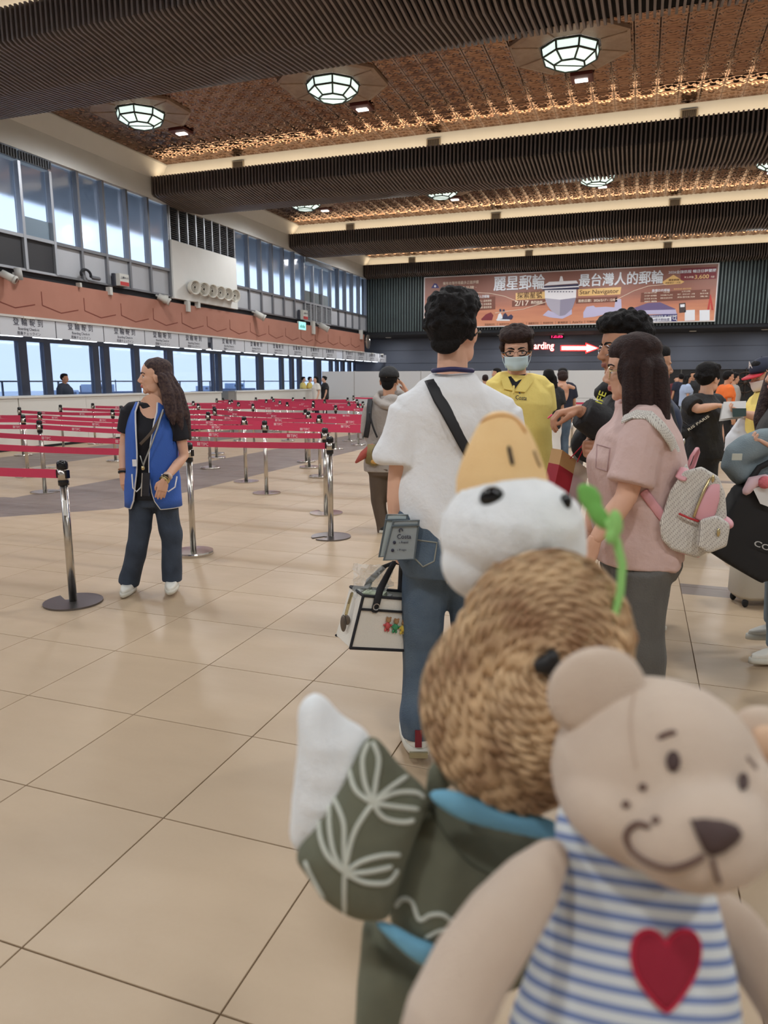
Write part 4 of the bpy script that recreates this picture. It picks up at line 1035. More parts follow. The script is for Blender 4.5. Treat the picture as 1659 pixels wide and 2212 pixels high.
    me = bpy.data.meshes.new('body'); me.from_pydata([tuple(p) for p in np.concatenate(V) - base], [], Fc); me.materials.append(P.skin[0]); me.materials.append(P.skin[1])
    me.polygons.foreach_set('material_index', mi); me.polygons.foreach_set('use_smooth', [True] * len(Fc)); me.update(); link('body', me, t)
    # --- trousers
    if pants:
        pm_, rt, rk, ra, hemz = pants['m'], pants.get('thigh', .092), pants.get('knee', .07), pants.get('hem', .062), pants.get('hemz', None)
        mb = MB(); pb = pants.get('b', b)
        torso(mb, [(.80, .14 * pb, .11 * pb, -.01), (.86, .17 * pb, .125 * pb, -.012), (.94, .172 * pb, .12 * pb, -.006), (1.02, .16 * pb, .112 * pb, 0)], 1.0, .012)
        for s in 'LR':
            a = D['an' + s] - Z * (pants.get('drop', .02)) * k
            if hemz is not None: a = D['kn' + s] + (D['an' + s] - D['kn' + s]) * hemz
            h_ = D['hi' + s] - Z * .02 * k
            mb.tube([h_, h_ * .5 + D['kn' + s] * .5, D['kn' + s], D['kn' + s] * .5 + a * .5, a], [rt * k * 1.04, rt * k * .97, rk * k, (rk + ra) / 2 * k, ra * k], 14, rnd=False)
        e = finish(remesh(mb, vox * .9, 3), pm_, base, pants.get('wr', .006) * k, hsh(label) % 97, 24); P.pants = link('trousers', e, t)
    # --- upper garment
    if shirt:
        mb = MB(); hem = shirt.get('hem', .84); inf = shirt.get('inf', .016); sb = shirt.get('b', b)
        hwid = shirt.get('hemw', .178)
        TS = [(hem, hwid * sb, .128 * sb, 0), (hem + .08, hwid * sb, .128 * sb, 0), (1.05, .166 * sb, .122 * sb, 0), (1.15, .163 * sb, .12 * sb + bust * .5, .004), (1.28, .172 * sb, .12 * sb + bust * 1.1, .01), (1.35, .168 * sb, .108 * sb + bust * .3, 0), (1.4, .125 * sb, .09, -.005), (1.43, .085, .075, -.004), (1.458, .066, .066, 0)]
        torso(mb, [q for q in TS], 1.0, inf, 24)
        sl = shirt.get('sleeve', .8)       # 1 = elbow, 2 = wrist
        for s in 'LR':
            A_, B_, C_ = D['sh' + s], D['el' + s], D['wr' + s]
            r0, r1, r2 = shirt.get('r', (.078, .066, .05))
            nk_ = D['nek'] - Z * .045 * k; mb.tube([nk_, nk_ * .5 + A_ * .5 + Z * .0 * k, A_ - Z * .005 * k], [.062 * k, .064 * k + inf * .5, r0 * k * .9], 14)
            if sl <= 0: mb.ell(A_, .06 * k); continue
            inn = A_ + (D['nek'] - A_) * .3 - Z * .045 * k
            if sl <= 1: q = A_ + (B_ - A_) * sl; mb.tube([inn, inn * .4 + A_ * .6, A_, A_ * .45 + q * .55, q], [r0 * k * .5, r0 * k * .8, r0 * k * .92, (r0 * .5 + r1 * .5) * k, r1 * k * 1.05], 14, rnd=False)
            else:
                q = B_ + (C_ - B_) * (sl - 1); mb.tube([inn, inn * .4 + A_ * .6, A_, A_ * .5 + B_ * .5, B_, B_ * .5 + q * .5, q], [r0 * k * .5, r0 * k * .8, r0 * k * .92, r1 * 1.08 * k, r1 * k, (r1 + r2) / 2 * k, r2 * k], 14, rnd=False)
        e = finish(remesh(mb, vox * .9, 3), shirt['m'], base, shirt.get('wr', .006) * k, (hsh(label) >> 3) % 89, shirt.get('fq', 22), (.8, .4, .5)); P.shirt = link(shirt.get('name', 'shirt'), e, t)
    # --- shoes
    if shoes:
        um, sm_ = shoes[0], shoes[1]; zs = shoes[2] if len(shoes) > 2 else 1.0
        for s in 'LR':
            fo = D['toe' + s].copy(); fo[2] = 0; fo /= np.linalg.norm(fo); sd = np.cross(fo, Z); c = D['an' + s].copy(); c[2] = max(0, D['an' + s][2] - .085 * k)
            def ringz(z, sc, lift=0):
                pts = []
                for q in np.linspace(0, 2 * math.pi, 17)[:-1]:
                    x = math.cos(q); y = math.sin(q); ln = (.17 if x > 0 else .085); wd = .046 - .006 * x
                    pts.append(c + fo * (x * ln * sc + .015) * k * zs + sd * y * wd * sc * k * zs + Z * (z * k + lift * max(0, x)))
                return pts
            so = MB().rings([ringz(0, .97), ringz(.006, 1.03), ringz(.03, 1.03), ringz(.032, .95)])
            up = MB().rings([ringz(.028, .97), ringz(.05, .93), ringz(.075, .78, -.02 * k)])
            up.tube([c + Z * .06 * k + fo * .04 * k, c + Z * .075 * k, c + Z * .1 * k - fo * .01 * k], [.042 * k * zs, .043 * k * zs, .044 * k * zs], 12, rnd=False)
            e = finish(remesh(up, .006 if vox < .012 else .012, 2), um, base); so_ = link('shoe', e, t)
            mm = so.mesh('sole', sm_, True); mm.vertices.foreach_set('co', (np.array([v.co for v in mm.vertices]) - base).ravel()); mm.update(); link('sole', mm, so_)
    return P
def eyes(P, brow=HAIRM['black'], closed=False, sz=1.0):
    hh = P.hh
    for s in (-1, 1):
        c = P.h(s * .128, .262, .468); f = P.HM[:, 1]
        mb = MB(); v = []; mb.ell((0, 0, 0), (.058, .058, .058), n=14, m=10); V = np.array(mb.v); 
        mi = []
        for q in mb.f:
            cc = V[list(q)].mean(0); cc = cc / np.linalg.norm(cc); mi.append(1 if cc[1] > .86 else 0)
        mb.v = [tuple(c + P.HM @ (p * hh * np.array((1, 1, .62 * sz))) - P.base) for p in V]; mb.mi = mi
        mb.build('eye', [eyew, eyed], P.t, True)
        mb = MB(); mb.tube([P.h(s * x, y + .012, z) - P.base for x, y, z in ((.05, .3, .505), (.1, .305, .512), (.16, .28, .506), (.19, .25, .49))], [.008 * hh, .013 * hh, .012 * hh, .006 * hh], 6); mb.build('eyelid_line', eyed, P.t, True)
        mb = MB(); mb.tube([P.h(s * x, y, z) - P.base for x, y, z in ((.05, .345, .565), (.11, .345, .59), (.18, .305, .588), (.22, .26, .57))], [.014 * hh, .02 * hh, .017 * hh, .008 * hh], 6); mb.build('eyebrow', brow, P.t, True)
def hair(P, blobs, m, vox=.006, curls=0, curl_r=.05, tubes=(), wt=(), seed=1, wr=.0, name='hair', smooth=2):
    """blobs: (centre, radii) in head units"""
    mb = MB(); hh = P.hh; r = random.Random(seed)
    for c, q in blobs: mb.ell(P.h(*c), np.array(q) * hh, P.HM)
    for pts, rad, flat in tubes: mb.tube([P.h(*p) for p in pts], [x * hh for x in rad], 12, side=P.HM[:, 0], flat=flat)
    for pts, rad, flat in wt: mb.tube(pts, rad, 12, side=SR, flat=flat)
    for i in range(curls):
        c, q = blobs[r.randrange(min(len(blobs), 3))]; a = r.uniform(0, 6.283); zz = r.uniform(-.15, 1)
        d = np.array((math.sqrt(1 - zz * zz) * math.cos(a), math.sqrt(1 - zz * zz) * math.sin(a), zz)); p = np.array(c) + d * np.array(q) * 1.0
        if p[1] > .42 or (p[1] > .2 and p[2] < .66): continue
        mb.ell(P.h(*p), np.array((1, 1, 1)) * hh * curl_r * r.uniform(.6, 1.25), n=8, m=6)
    e = finish(remesh(mb, vox, smooth), m, P.base, wr, seed, 60, (1, 1, .15)); return link(name, e, P.t)
SHORT = [((0, -.06, .79), (.345, .40, .25)), ((0, -.2, .6), (.35, .3, .36)), ((0, .13, .86), (.27, .2, .15)), ((.31, -.1, .62), (.06, .17, .17)), ((-.31, -.1, .62), (.06, .17, .17))]
def part(P, mb, name, m, smooth=True, parent=None):
    mb.v = [tuple(np.array(p) - P.base) for p in mb.v]; return mb.build(name, m, parent or P.t, smooth)
def glasses(P, m, r=.105, thin=.011, round_=True):
    mb = MB(); hh = P.hh
    for s in (-1, 1):
        c = (s * .135, .345, .465)
        mb.tube([P.h(c[0] + r * math.cos(a) * 1.1, c[1] - .02 * abs(math.cos(a)), c[2] + r * (.85 if round_ else .62) * math.sin(a)) for a in np.linspace(0, 6.283, 17)[:-1]], thin * hh, 6, closed=True)
        mb.tube([P.h(s * .255, .33, .49), P.h(s * .35, .15, .5), P.h(s * .37, -.05, .49), P.h(s * .36, -.1, .44)], thin * hh * 1.1, 6)
    mb.tube([P.h(-.03, .36, .48), P.h(0, .375, .495), P.h(.03, .36, .48)], thin * hh, 6)
    return part(P, mb, 'glasses', m)
def mask(P, m):
    mb = MB(); R_ = []
    for z in np.linspace(.06, .40, 8):
        row = []
        for x in np.linspace(-1, 1, 13):
            wz = .27 - .12 * max(0, (.2 - z) / .2); xx = x * wz
            y = .435 - .14 * x * x - .12 * abs(x) ** 3 - .9 * max(0, (.18 - z)) ** 1.2 * .5 + .02 * (z > .33)
            row.append(P.h(xx, y, z + .01 * math.sin(z * 60)))
        R_.append(row)
    n = 13; v = [p for r in R_ for p in r]; f = [(i * n + j, i * n + j + 1, (i + 1) * n + j + 1, (i + 1) * n + j) for i in range(7) for j in range(12)]
    mb.add(v, f); o = part(P, mb, 'face_mask', m)
    mm = o.modifiers.new('s', 'SOLIDIFY'); mm.thickness = .003
    mb = MB()
    for s in (-1, 1):
        for z in (.12, .37): mb.tube([P.h(s * .25, .25, z), P.h(s * .33, .05, (z + .45) / 2), P.h(s * .36, -.07, .45)], .008 * P.hh, 5)
    part(P, mb, 'ear_loop', m, parent=None)
    return o
def strap(P, pts, w, th, m, name='strap', side=None):
    """flat band along world points; side = width direction"""
    mb = MB(); pts = [np.array(p, float) for p in pts]
    # smooth the path
    Q = []
    for i in range(len(pts) - 1):
        p0 = pts[max(i - 1, 0)]; p1 = pts[i]; p2 = pts[i + 1]; p3 = pts[min(i + 2, len(pts) - 1)]
        for t_ in np.linspace(0, 1, 6)[:-1]:
            Q.append(.5 * ((2 * p1) + (-p0 + p2) * t_ + (2 * p0 - 5 * p1 + 4 * p2 - p3) * t_ ** 2 + (-p0 + 3 * p1 - 3 * p2 + p3) * t_ ** 3))
    Q.append(pts[-1])
    mb.tube(Q, w / 2, 8, side=side, flat=th / w, rnd=False)
    return part(P, mb, name, m)

def onto(P, o, px, py, lift=.004, fallback=None):
    """point of garment o seen at a pixel, lifted off the cloth"""
    key = o.name
    if key not in BV:
        BV[key] = BVHTree.FromPolygons([v.co.copy() for v in o.data.vertices], [list(q.vertices) for q in o.data.polygons])
    d_ = Vector(ray(px, py)).normalized(); h, n, _, _ = BV[key].ray_cast(Vector(CAM - P.base), d_)
    if h is None: return fallback
    if n.dot(d_) > 0: n = -n
    return np.array(h) + np.array(n) * lift + P.base
BV = {}
def cloth_line(P, o, pts, rad, name, m, lift=.001, sub=4, flat=1.0, side=None):
    Q = []
    for a, b in zip(pts[:-1], pts[1:]):
        for t_ in np.linspace(0, 1, sub + 1)[:-1]:
            q = onto(P, o, a[0] + (b[0] - a[0]) * t_, a[1] + (b[1] - a[1]) * t_, lift)
            if q is not None: Q.append(q)
    q = onto(P, o, pts[-1][0], pts[-1][1], lift)
    if q is not None: Q.append(q)
    if len(Q) > 1: return part(P, MB().tube(Q, rad, 8, side=side, flat=flat, rnd=flat == 1.0), name, m)
FA = math.atan2(_fh[1], _fh[0]); FC_, FLT, FRT = FA + math.pi, FA + math.pi / 2, FA - math.pi / 2
SR = np.array((_rt[0], _rt[1], 0)); TOC = -_fh        # screen right, toward the camera
jean_d = mat('dark denim', (46, 56, 72), .8, noise=(9, .7, (66, 78, 96)), bump=(220, .4)); jean_b = mat('blue denim', (74, 92, 112), .8, noise=(7, .8, (98, 114, 130)), bump=(220, .4)); jean_l = mat('light denim', (120, 138, 152), .8, noise=(9, .6, (146, 160, 170)), bump=(200, .4))
shoe_w = mat('white leather', (226, 222, 212), .5); sole_w = mat('white rubber', (212, 208, 196), .6); shoe_b = mat('black shoe', (28, 28, 30), .5)
tee_b = mat('black knit', (26, 26, 34), .85, bump=(200, .2)); tee_w = mat('white cotton', (238, 238, 240), .85, bump=(20, .7)); pinkc = mat('dusty pink cotton', (214, 184, 178), .85, bump=(20, .8))
greyc = mat('light grey fleece', (168, 160, 154), .9, bump=(24, .8)); yel = mat('yellow pique', (250, 224, 128), .8, bump=(22, .6)); blk = mat('black polyester', (26, 26, 29), .7, bump=(22, .9)); olivep = mat('brown grey trousers', (96, 82, 70), .85, bump=(120, .3)); grey_p = mat('dark grey cotton trousers', (104, 102, 98), .85, noise=(8, .5, (88, 86, 84)), bump=(140, .3)); charc = mat('charcoal denim', (66, 64, 64), .85, noise=(10, .5, (84, 82, 80)), bump=(160, .3))
bluev = mat('royal blue vest', (56, 100, 190), .7, bump=(120, .2)); wtrim = mat('white piping', (232, 232, 236), .6); steel_ = mat('polished metal', (214, 196, 150), .25, 1); blackl = mat('black webbing', (30, 30, 34), .6)
silverm = mat('silver metal', (200, 200, 204), .25, 1)

# --- woman in the blue vest -----------------------------------------------------------
d = 4.87
def w(x, y, f=0.0): return W(x, y, d - f)
B0 = (fl(275, 1278) + fl(372, 1270)) / 2
P = person('woman in a blue white-trimmed vest with long brown hair looking aside', B0, FC_ - .12, 1.555, 'light', .98, dict(
    pel=w(330, 1058), wai=w(329, 1000), che=w(328, 930), nek=w(326, 872), shR=w(281, 888), shL=w(382, 893), elR=w(268, 962, -.02), wrR=w(266, 1022, .05), elL=w(398, 985, .0), wrL=w(356, 1036, .2),
    hiR=w(308, 1072), hiL=w(356, 1072), knR=w(299, 1170, .03), knL=w(371, 1166, .0), anR=w(278, 1252, .0), anL=w(371, 1246, .0), toeR=TOC * 1 + SR * .12, toeL=TOC * 1 + SR * .2, hdR=(SR * .06 + np.array((0, 0, -1)) + TOC * .1), hdL=(-SR * .3 + np.array((0, 0, -1.)) + TOC * .1), pnR=-TOC + SR * .4, pnL=-TOC * 1 - SR * .3),
    (FLT + .35, .06, 0, w(333, 853)), dict(m=tee_b, sleeve=.62, hem=.86, inf=.006, wr=.004), dict(m=jean_d, thigh=.09, knee=.078, hem=.076, wr=.007, drop=.03), (shoe_w, sole_w, 1.15), vox=.009, fem=True, hh=.238)
eyes(P, HAIRM['brown'])
hair(P, [((0, -.1, .76), (.36, .4, .29)), ((0, -.24, .5), (.37, .28, .42)), ((.27, -.14, .6), (.1, .2, .3)), ((-.27, -.14, .6), (.1, .2, .3))], HAIRM['longbrown'], .006,
     wt=[([w(x0, 812, f), w(x1, 850, f), w(x2, 895, f), w(x3, y3, f)], [.03, .044, .04, .012], .8) for x0, x1, x2, x3, y3, f in ((352, 362, 372, 386, 930, -.08), (362, 376, 388, 402, 945, -.04), (366, 384, 398, 410, 948, -.0), (358, 374, 384, 392, 930, .05), (350, 362, 370, 374, 915, .09), (345, 352, 356, 358, 905, -.1))], wr=.0035, seed=4)
# vest shell, open in front
def vest(P, m, z0, z1, gap, parent_name='vest'):
    n = 26; rows = []; k = P.k
    for z in np.linspace(z0, z1, 12):
        c, u, f = P.ringat(z); t_ = (z - z0) / (z1 - z0)
        a = (.19 - .012 * t_ + (.02 if t_ < .3 else 0) * (1 - t_)) * k; dd = (.152 + .03 * (1 - abs(t_ - .62))) * k
        if t_ > .7: q_ = (t_ - .7) / .3; a *= 1 - .42 * q_ ** 1.5; dd *= 1 - .42 * q_ ** 2
        g = gap * (1.15 - .55 * math.sin(math.pi * min(1, t_ * 1.1))) + .1 * (t_ < .08) + .25 * max(0, t_ - .8) / .2
        rows.append([c + u * a * math.cos(q) + f * dd * math.sin(q) for q in np.linspace(math.pi / 2 + g, math.pi / 2 + 2 * math.pi - g, n)])
    v = [p for r in rows for p in r]; R_ = len(rows)
    f_ = [(i * n + j, i * n + j + 1, (i + 1) * n + j + 1, (i + 1) * n + j) for i in range(R_ - 1) for j in range(n - 1)]
    # armholes: drop the faces beside the shoulders in the upper rows
    keep = []
    for q in f_:
        i, j = divmod(q[0], n); ang = (j + .5) / (n - 1)
        if i >= 7 and i < 10 and (.17 < ang < .32 or .68 < ang < .83): continue
        keep.append(q)
    mb = MB().add(v, keep); o = part(P, mb, parent_name, m)
    s = o.modifiers.new('s', 'SOLIDIFY'); s.thickness = .006; s.offset = 1
    for path in ([rows[i][0] for i in range(R_)], [rows[i][-1] for i in range(R_)], rows[0]):
        part(P, MB().tube(path, .0065, 6), 'piping', wtrim, parent=o)
    return o, rows
vo, rows = vest(P, bluev, .80, 1.462, .42)
for x0, x1, y0 in ((285, 305, 1040), (350, 378, 1040)):
    part(P, MB().tube([w(x0 + 0, y0 - 15, .17), w(x0 + 2, y0 + 14, .17), w((x0 + x1) / 2, y0 + 22, .17), w(x1, y0 + 12, .15), w(x1 + 4, y0 - 10, .13)], .005, 6), 'pocket_piping', wtrim)
Q = [onto(P, P.shirt, 327 + 25 * math.cos(a), 878 + 27 * math.sin(a), .003, w(327 + 25 * math.cos(a), 878 + 27 * math.sin(a), .06)) for a in np.linspace(0, 6.283, 17)[:-1]]
part(P, MB().add([onto(P, P.shirt, 327, 880, .004, w(327, 880, .09))] + Q, [(0, 1 + j, 1 + (j + 1) % 16) for j in range(16)]), 'neckline', P.skin[0])
strap(P, [w(352, 890, .12), w(330, 930, .18), w(303, 960, .185)], .022, .004, mat('brown strap', (84, 70, 58), .7), 'bag_strap', SR)
part(P, MB().tube([w(352, 885, .14), w(340, 925, .2), w(327, 960, .21), w(310, 1003, .21)], .005, 6), 'lanyard', mat('beaded cord', (170, 172, 170), .5, .4))
part(P, MB().tube([w(303, 985, .2), w(310, 1008, .21), w(317, 985, .2)], .005, 6), 'lanyard', mat('beaded cord', (170, 172, 170), .5, .4))
part(P, MB().ell(w(309, 1011, .21), (.012, .012, .016)), 'clasp', steel_)
part(P, MB().box(w(315, 1046, .2), (.05, .012, .155), np.array(Matrix.Rotation(.34, 3, 'Z')) @ np.array(Matrix.Rotation(.1, 3, 'Y'))), 'phone', mat('phone case', (30, 32, 44), .25), False)
part(P, MB().box(w(307, 1047, .202), (.006, .016, .155), np.array(Matrix.Rotation(.34, 3, 'Z')) @ np.array(Matrix.Rotation(.1, 3, 'Y'))), 'phone_edge', silverm, False)
a = P.D['wrR']; b_ = P.D['elR']; dd = (a - b_) / np.linalg.norm(a - b_)
part(P, MB().tube([a - dd * .012, a + dd * .0], [.034, .034], 14, rnd=False), 'wristband', blk)
part(P, MB().tube([a - dd * .028, a - dd * .022], [.034, .034], 14, rnd=False), 'bracelet', mat('rope bracelet', (190, 140, 110), .7))
a = P.D['wrL']; b_ = P.D['elL']; dd = (a - b_) / np.linalg.norm(a - b_)
part(P, MB().tube([a - dd * .045, a - dd * .02], [.032, .032], 14, rnd=False), 'watch_strap', mat('pale strap', (206, 176, 156), .5)); part(P, MB().box(a - dd * .03 + TOC * .034, (.034, .014, .04), np.array(Matrix.Rotation(.34, 3, 'Z'))), 'watch_face', capm, False)
for q in (-.004, .008): part(P, MB().tube([a + dd * q, a + dd * (q + .003)], [.035, .035], 14, rnd=False), 'bracelet', steel_)
part(P, MB().box(w(291, 1000, .17), (.03, .006, .045), np.array(Matrix.Rotation(.34, 3, 'Z'))), 'tag', wtrim, False)

# --- man in the white T-shirt, seen from behind ----------------------------------------
d = 2.62
B0 = fl(960, 1625); B0 = (fl(908, 1622) + W(1030, 1600, d)) / 2
def w(x, y, f=0.0): return W(x, y, d - f)
P = person('man in a white T-shirt and jeans seen from behind, black strap across his back', B0, FA, 1.79, 'light', 1.12, dict(
    pel=w(962, 1165), wai=w(966, 1060), che=w(975, 950), nek=w(978, 808), shL=w(888, 893), shR=w(1080, 900), elL=w(862, 1035), wrL=w(858, 1160), elR=w(1105, 1040, -.02), wrR=w(1085, 1120, -.25),
    hiL=w(922, 1195), hiR=w(1010, 1195), knL=w(910, 1390, -.02), knR=w(1022, 1390, -.03), anL=w(902, 1570, .0), anR=w(1032, 1560, -.06), toeL=-TOC - SR * .25, toeR=-TOC + SR * .2, hdL=(np.array((0, 0, -1.)) + SR * .05), pnL=SR - TOC * .1),
    (FA - .5, .04, 0, w(982, 792, -.03)), dict(m=tee_w, sleeve=.74, hem=.92, inf=.012, wr=.016, r=(.09, .086, .06), hemw=.165, b=.94), dict(m=jean_b, thigh=.086, knee=.072, hem=.062, wr=.014, drop=.035, b=1.0), (shoe_w, sole_w, 1.05), vox=.009, hands=(1.25, .25), hh=.243)
eyes(P)
hair(P, [((0, -.06, .82), (.36, .42, .30)), ((0, -.22, .62), (.36, .29, .36)), ((0, .13, .92), (.29, .22, .2)), ((.31, -.12, .58), (.06, .17, .22)), ((-.31, -.12, .58), (.06, .17, .22)), ((0, -.34, .34), (.24, .09, .16))], HAIRM['black'], .0055, curls=420, curl_r=.05, seed=2, smooth=1)
glasses(P, capm, .11, .014, False)
cloth_line(P, P.shirt, [(932, 822), (950, 862), (975, 905), (1005, 960), (1035, 1012), (1065, 1062)], .024, 'bag_strap', blackl, .004, 4, .12, SR)
part(P, MB().tube([w(978 + 44 * math.cos(a), 800 - 3 + 4 * abs(math.cos(a)), .085 * abs(math.sin(a)) ** .6 + .01) for a in np.linspace(0.25, math.pi - .25, 12)], .0085, 8), 'lanyard', mat('navy lanyard', (40, 36, 84), .6))
# jeans details
stc = mat('jean stitch', (150, 150, 140), .8)
cloth_line(P, P.pants, [(884, 1168), (888, 1198), (914, 1224), (938, 1212), (944, 1172), (884, 1164)], .0025, 'pocket_stitch', stc, .001)
cloth_line(P, P.pants, [(952, 1160), (958, 1215), (966, 1260)], .003, 'seat_seam', stc, .001)
sc_ = P.D['anL']
part(P, MB().box(sc_ + TOC * .062 * 1.2 - np.array((0, 0, .01)), (.026, .012, .07), np.array(Matrix.Rotation(.34, 3, 'Z'))), 'shoe_heel_stripe', mat('maroon suede', (120, 34, 44), .8), False)
part(P, MB().box(sc_ + TOC * .075 * 1.25 - np.array((0, 0, .068)), (.07, .012, .022), np.array(Matrix.Rotation(.34, 3, 'Z'))), 'shoe_air_window', mat('gold glitter sole', (170, 160, 128), .4, .5), False)
HANDL = P.D['wrL'] + np.array((0, 0, -.1))
# --- tote bag in his hand ---------------------------------------------------------------
canvas = mat('natural canvas', (238, 232, 222), .85, bump=(300, .4)); ctrim = mat('black canvas trim', (30, 30, 36), .7)
d = 2.6
T0 = w(826, 1336, -.06); tote = thing('tote_bag', 'cream canvas tote bag with black trim and three small bears', 'bag', tuple(T0))
U_ = SR * math.cos(.16) + TOC * .42 * 0; U_ = SR * .91 - TOC * .41; U_ /= np.linalg.norm(U_); Vv = np.array((0, 0, 1.)); 
roll_ = .2; U2 = U_ * math.cos(roll_) - Vv * math.sin(roll_); V2 = Vv * math.cos(roll_) + U_ * math.sin(roll_); N2 = np.cross(U2, V2)
if N2 @ TOC < 0: N2 = -N2
def tb(x, y, z): return U2 * x + V2 * y + N2 * z
wv, hv_ = .135, .1
bx = MB(); 
C8 = {}
for sx in (-1, 1):
    for sy in (-1, 1):
        for sz in (-1, 1): C8[sx, sy, sz] = tb(sx * (wv + (.012 if sy < 0 else -.006)), sy * hv_, sz * (.075 if sy < 0 else .065))
def quad(name, ks, m, thick=.004):
    o = MB().add([C8[k_] for k_ in ks], [(0, 1, 2, 3)]).build(name, m, tote); s = o.modifiers.new('s', 'SOLIDIFY'); s.thickness = thick; return o
quad('front_panel', [(-1, -1, 1), (1, -1, 1), (1, 1, 1), (-1, 1, 1)], canvas); quad('back_panel', [(-1, -1, -1), (1, -1, -1), (1, 1, -1), (-1, 1, -1)], canvas); quad('side_panel', [(-1, -1, -1), (-1, -1, 1), (-1, 1, 1), (-1, 1, -1)], canvas); quad('side_panel', [(1, -1, -1), (1, -1, 1), (1, 1, 1), (1, 1, -1)], canvas); quad('bottom_panel', [(-1, -1, -1), (1, -1, -1), (1, -1, 1), (-1, -1, 1)], canvas)
for a, b in (((-1, -1, 1), (1, -1, 1)), ((-1, 1, 1), (1, 1, 1)), ((-1, -1, 1), (-1, 1, 1)), ((1, -1, 1), (1, 1, 1)), ((-1, 1, -1), (1, 1, -1)), ((-1, 1, -1), (-1, 1, 1)), ((-1, -1, -1), (1, -1, -1))):
    MB().tube([C8[a], C8[b]], .006, 6).build('trim', ctrim, tote)
MB().tube([tb(-wv + .002, hv_ - .05, .072), tb(wv, hv_ - .05, .072)], .005, 6).build('trim', ctrim, tote)
hp = HANDL - T0
for sz, xo in ((.07, -.075), (-.065, -.06)):
    mb = MB(); l_ = [tb(xo, hv_ - .055 if sz > 0 else hv_, sz + .004), tb(xo + .005, hv_ + .03, sz + .004), tb(-.02, hv_ + .1, sz * .4), hp + U2 * -.012 - np.array((0, 0, .0)), hp + U2 * .02, tb(.06, hv_ + .09, sz * .5), tb(.09, hv_ + .02, sz), tb(.09, hv_ - .055 if sz > 0 else hv_, sz + .004)]
    mb.tube(l_, [.015] * 2 + [.012] * 4 + [.015] * 2, 8, side=U2, flat=.35); mb.build('handle', ctrim, tote, True)
MB().tube([tb(-.075 + .012 * math.cos(a), hv_ - .035 + .012 * math.sin(a), .08) for a in np.linspace(0, 6.283, 13)[:-1]], .0025, 5, closed=True).build('eyelet', silverm, tote)
for i, (cc, nm_) in enumerate((((196, 84, 84), 'red'), ((72, 150, 104), 'green'), ((220, 190, 80), 'yellow'))):
    bm = mat('embroidery ' + nm_, cc, .8); bt = mat('embroidery tan', (170, 128, 90), .8); cxx = -.012 + i * .034; cyy = -.005 - i * .004; z_ = .077
    ro = link('bear_motif', None, tote); MB().ell(tb(cxx, cyy, z_), (.011, .011, .014)).build('motif_body', bm, ro, True); MB().ell(tb(cxx, cyy + .022, z_), (.010, .010, .010)).build('motif_head', bt, ro, True)
    for s in (-1, 1): MB().ell(tb(cxx + s * .007, cyy + .031, z_), .004).build('motif_ear', bt, ro, True); MB().ell(tb(cxx + s * .006, cyy - .017, z_), (.005, .005, .007)).build('motif_leg', bm, ro, True); MB().ell(tb(cxx + s * .013, cyy + .002, z_), (.006, .006, .004)).build('motif_arm', bm, ro, True)
MB().tube([tb(-wv - .012, hv_ - .01, .0), tb(-wv - .022, hv_ - .05, .01), tb(-wv - .026, hv_ - .09, .012)], .006, 6).build('charm_chain', steel_, tote); MB().ell(tb(-wv - .03, hv_ - .125, .012), (.012, .012, .034)).build('charm', mat('pewter charm', (110, 100, 92), .4, .6), tote, True); MB().ell(tb(-wv - .02, hv_ - .11, .016), (.014, .006, .02)).build('charm_wing', mat('pewter charm', (110, 100, 92), .4, .6), tote, True)
# crumpled clear wrapper in the bag
clear = mat('clear cellophane', (236, 238, 236), .12, trans=.0, alpha=.38, spec=.8)
wr_ = thing('plastic_wrapper', 'crumpled clear plastic wrapper sticking out of the cream tote bag', 'plastic bag', tuple(T0 + tb(-.07, hv_ + .03, 0)))
mb = MB(); rr = random.Random(3); n_ = 15
for gx in range(n_):
    for gy in range(n_): mb.v.append(tuple(tb(-.075 + gx / (n_ - 1) * .15 * (1 + .2 * rr.random()) - .02 * gy / n_, -.06 + gy / (n_ - 1) * .13 + .012 * rr.random(), .018 * (rr.random() - .5) + .02 * math.sin(gx) * math.cos(gy * .7))))
mb.f = [(i * n_ + j, i * n_ + j + 1, (i + 1) * n_ + j + 1, (i + 1) * n_ + j) for i in range(n_ - 1) for j in range(n_ - 1)]; mb.mi = [0] * len(mb.f); mb.build('film', clear, wr_)
MB().bb((-.035, -.02, -.1), (.05, .03, -.03)).build('pale_box', mat('pale green carton', (196, 206, 178), .6), wr_)
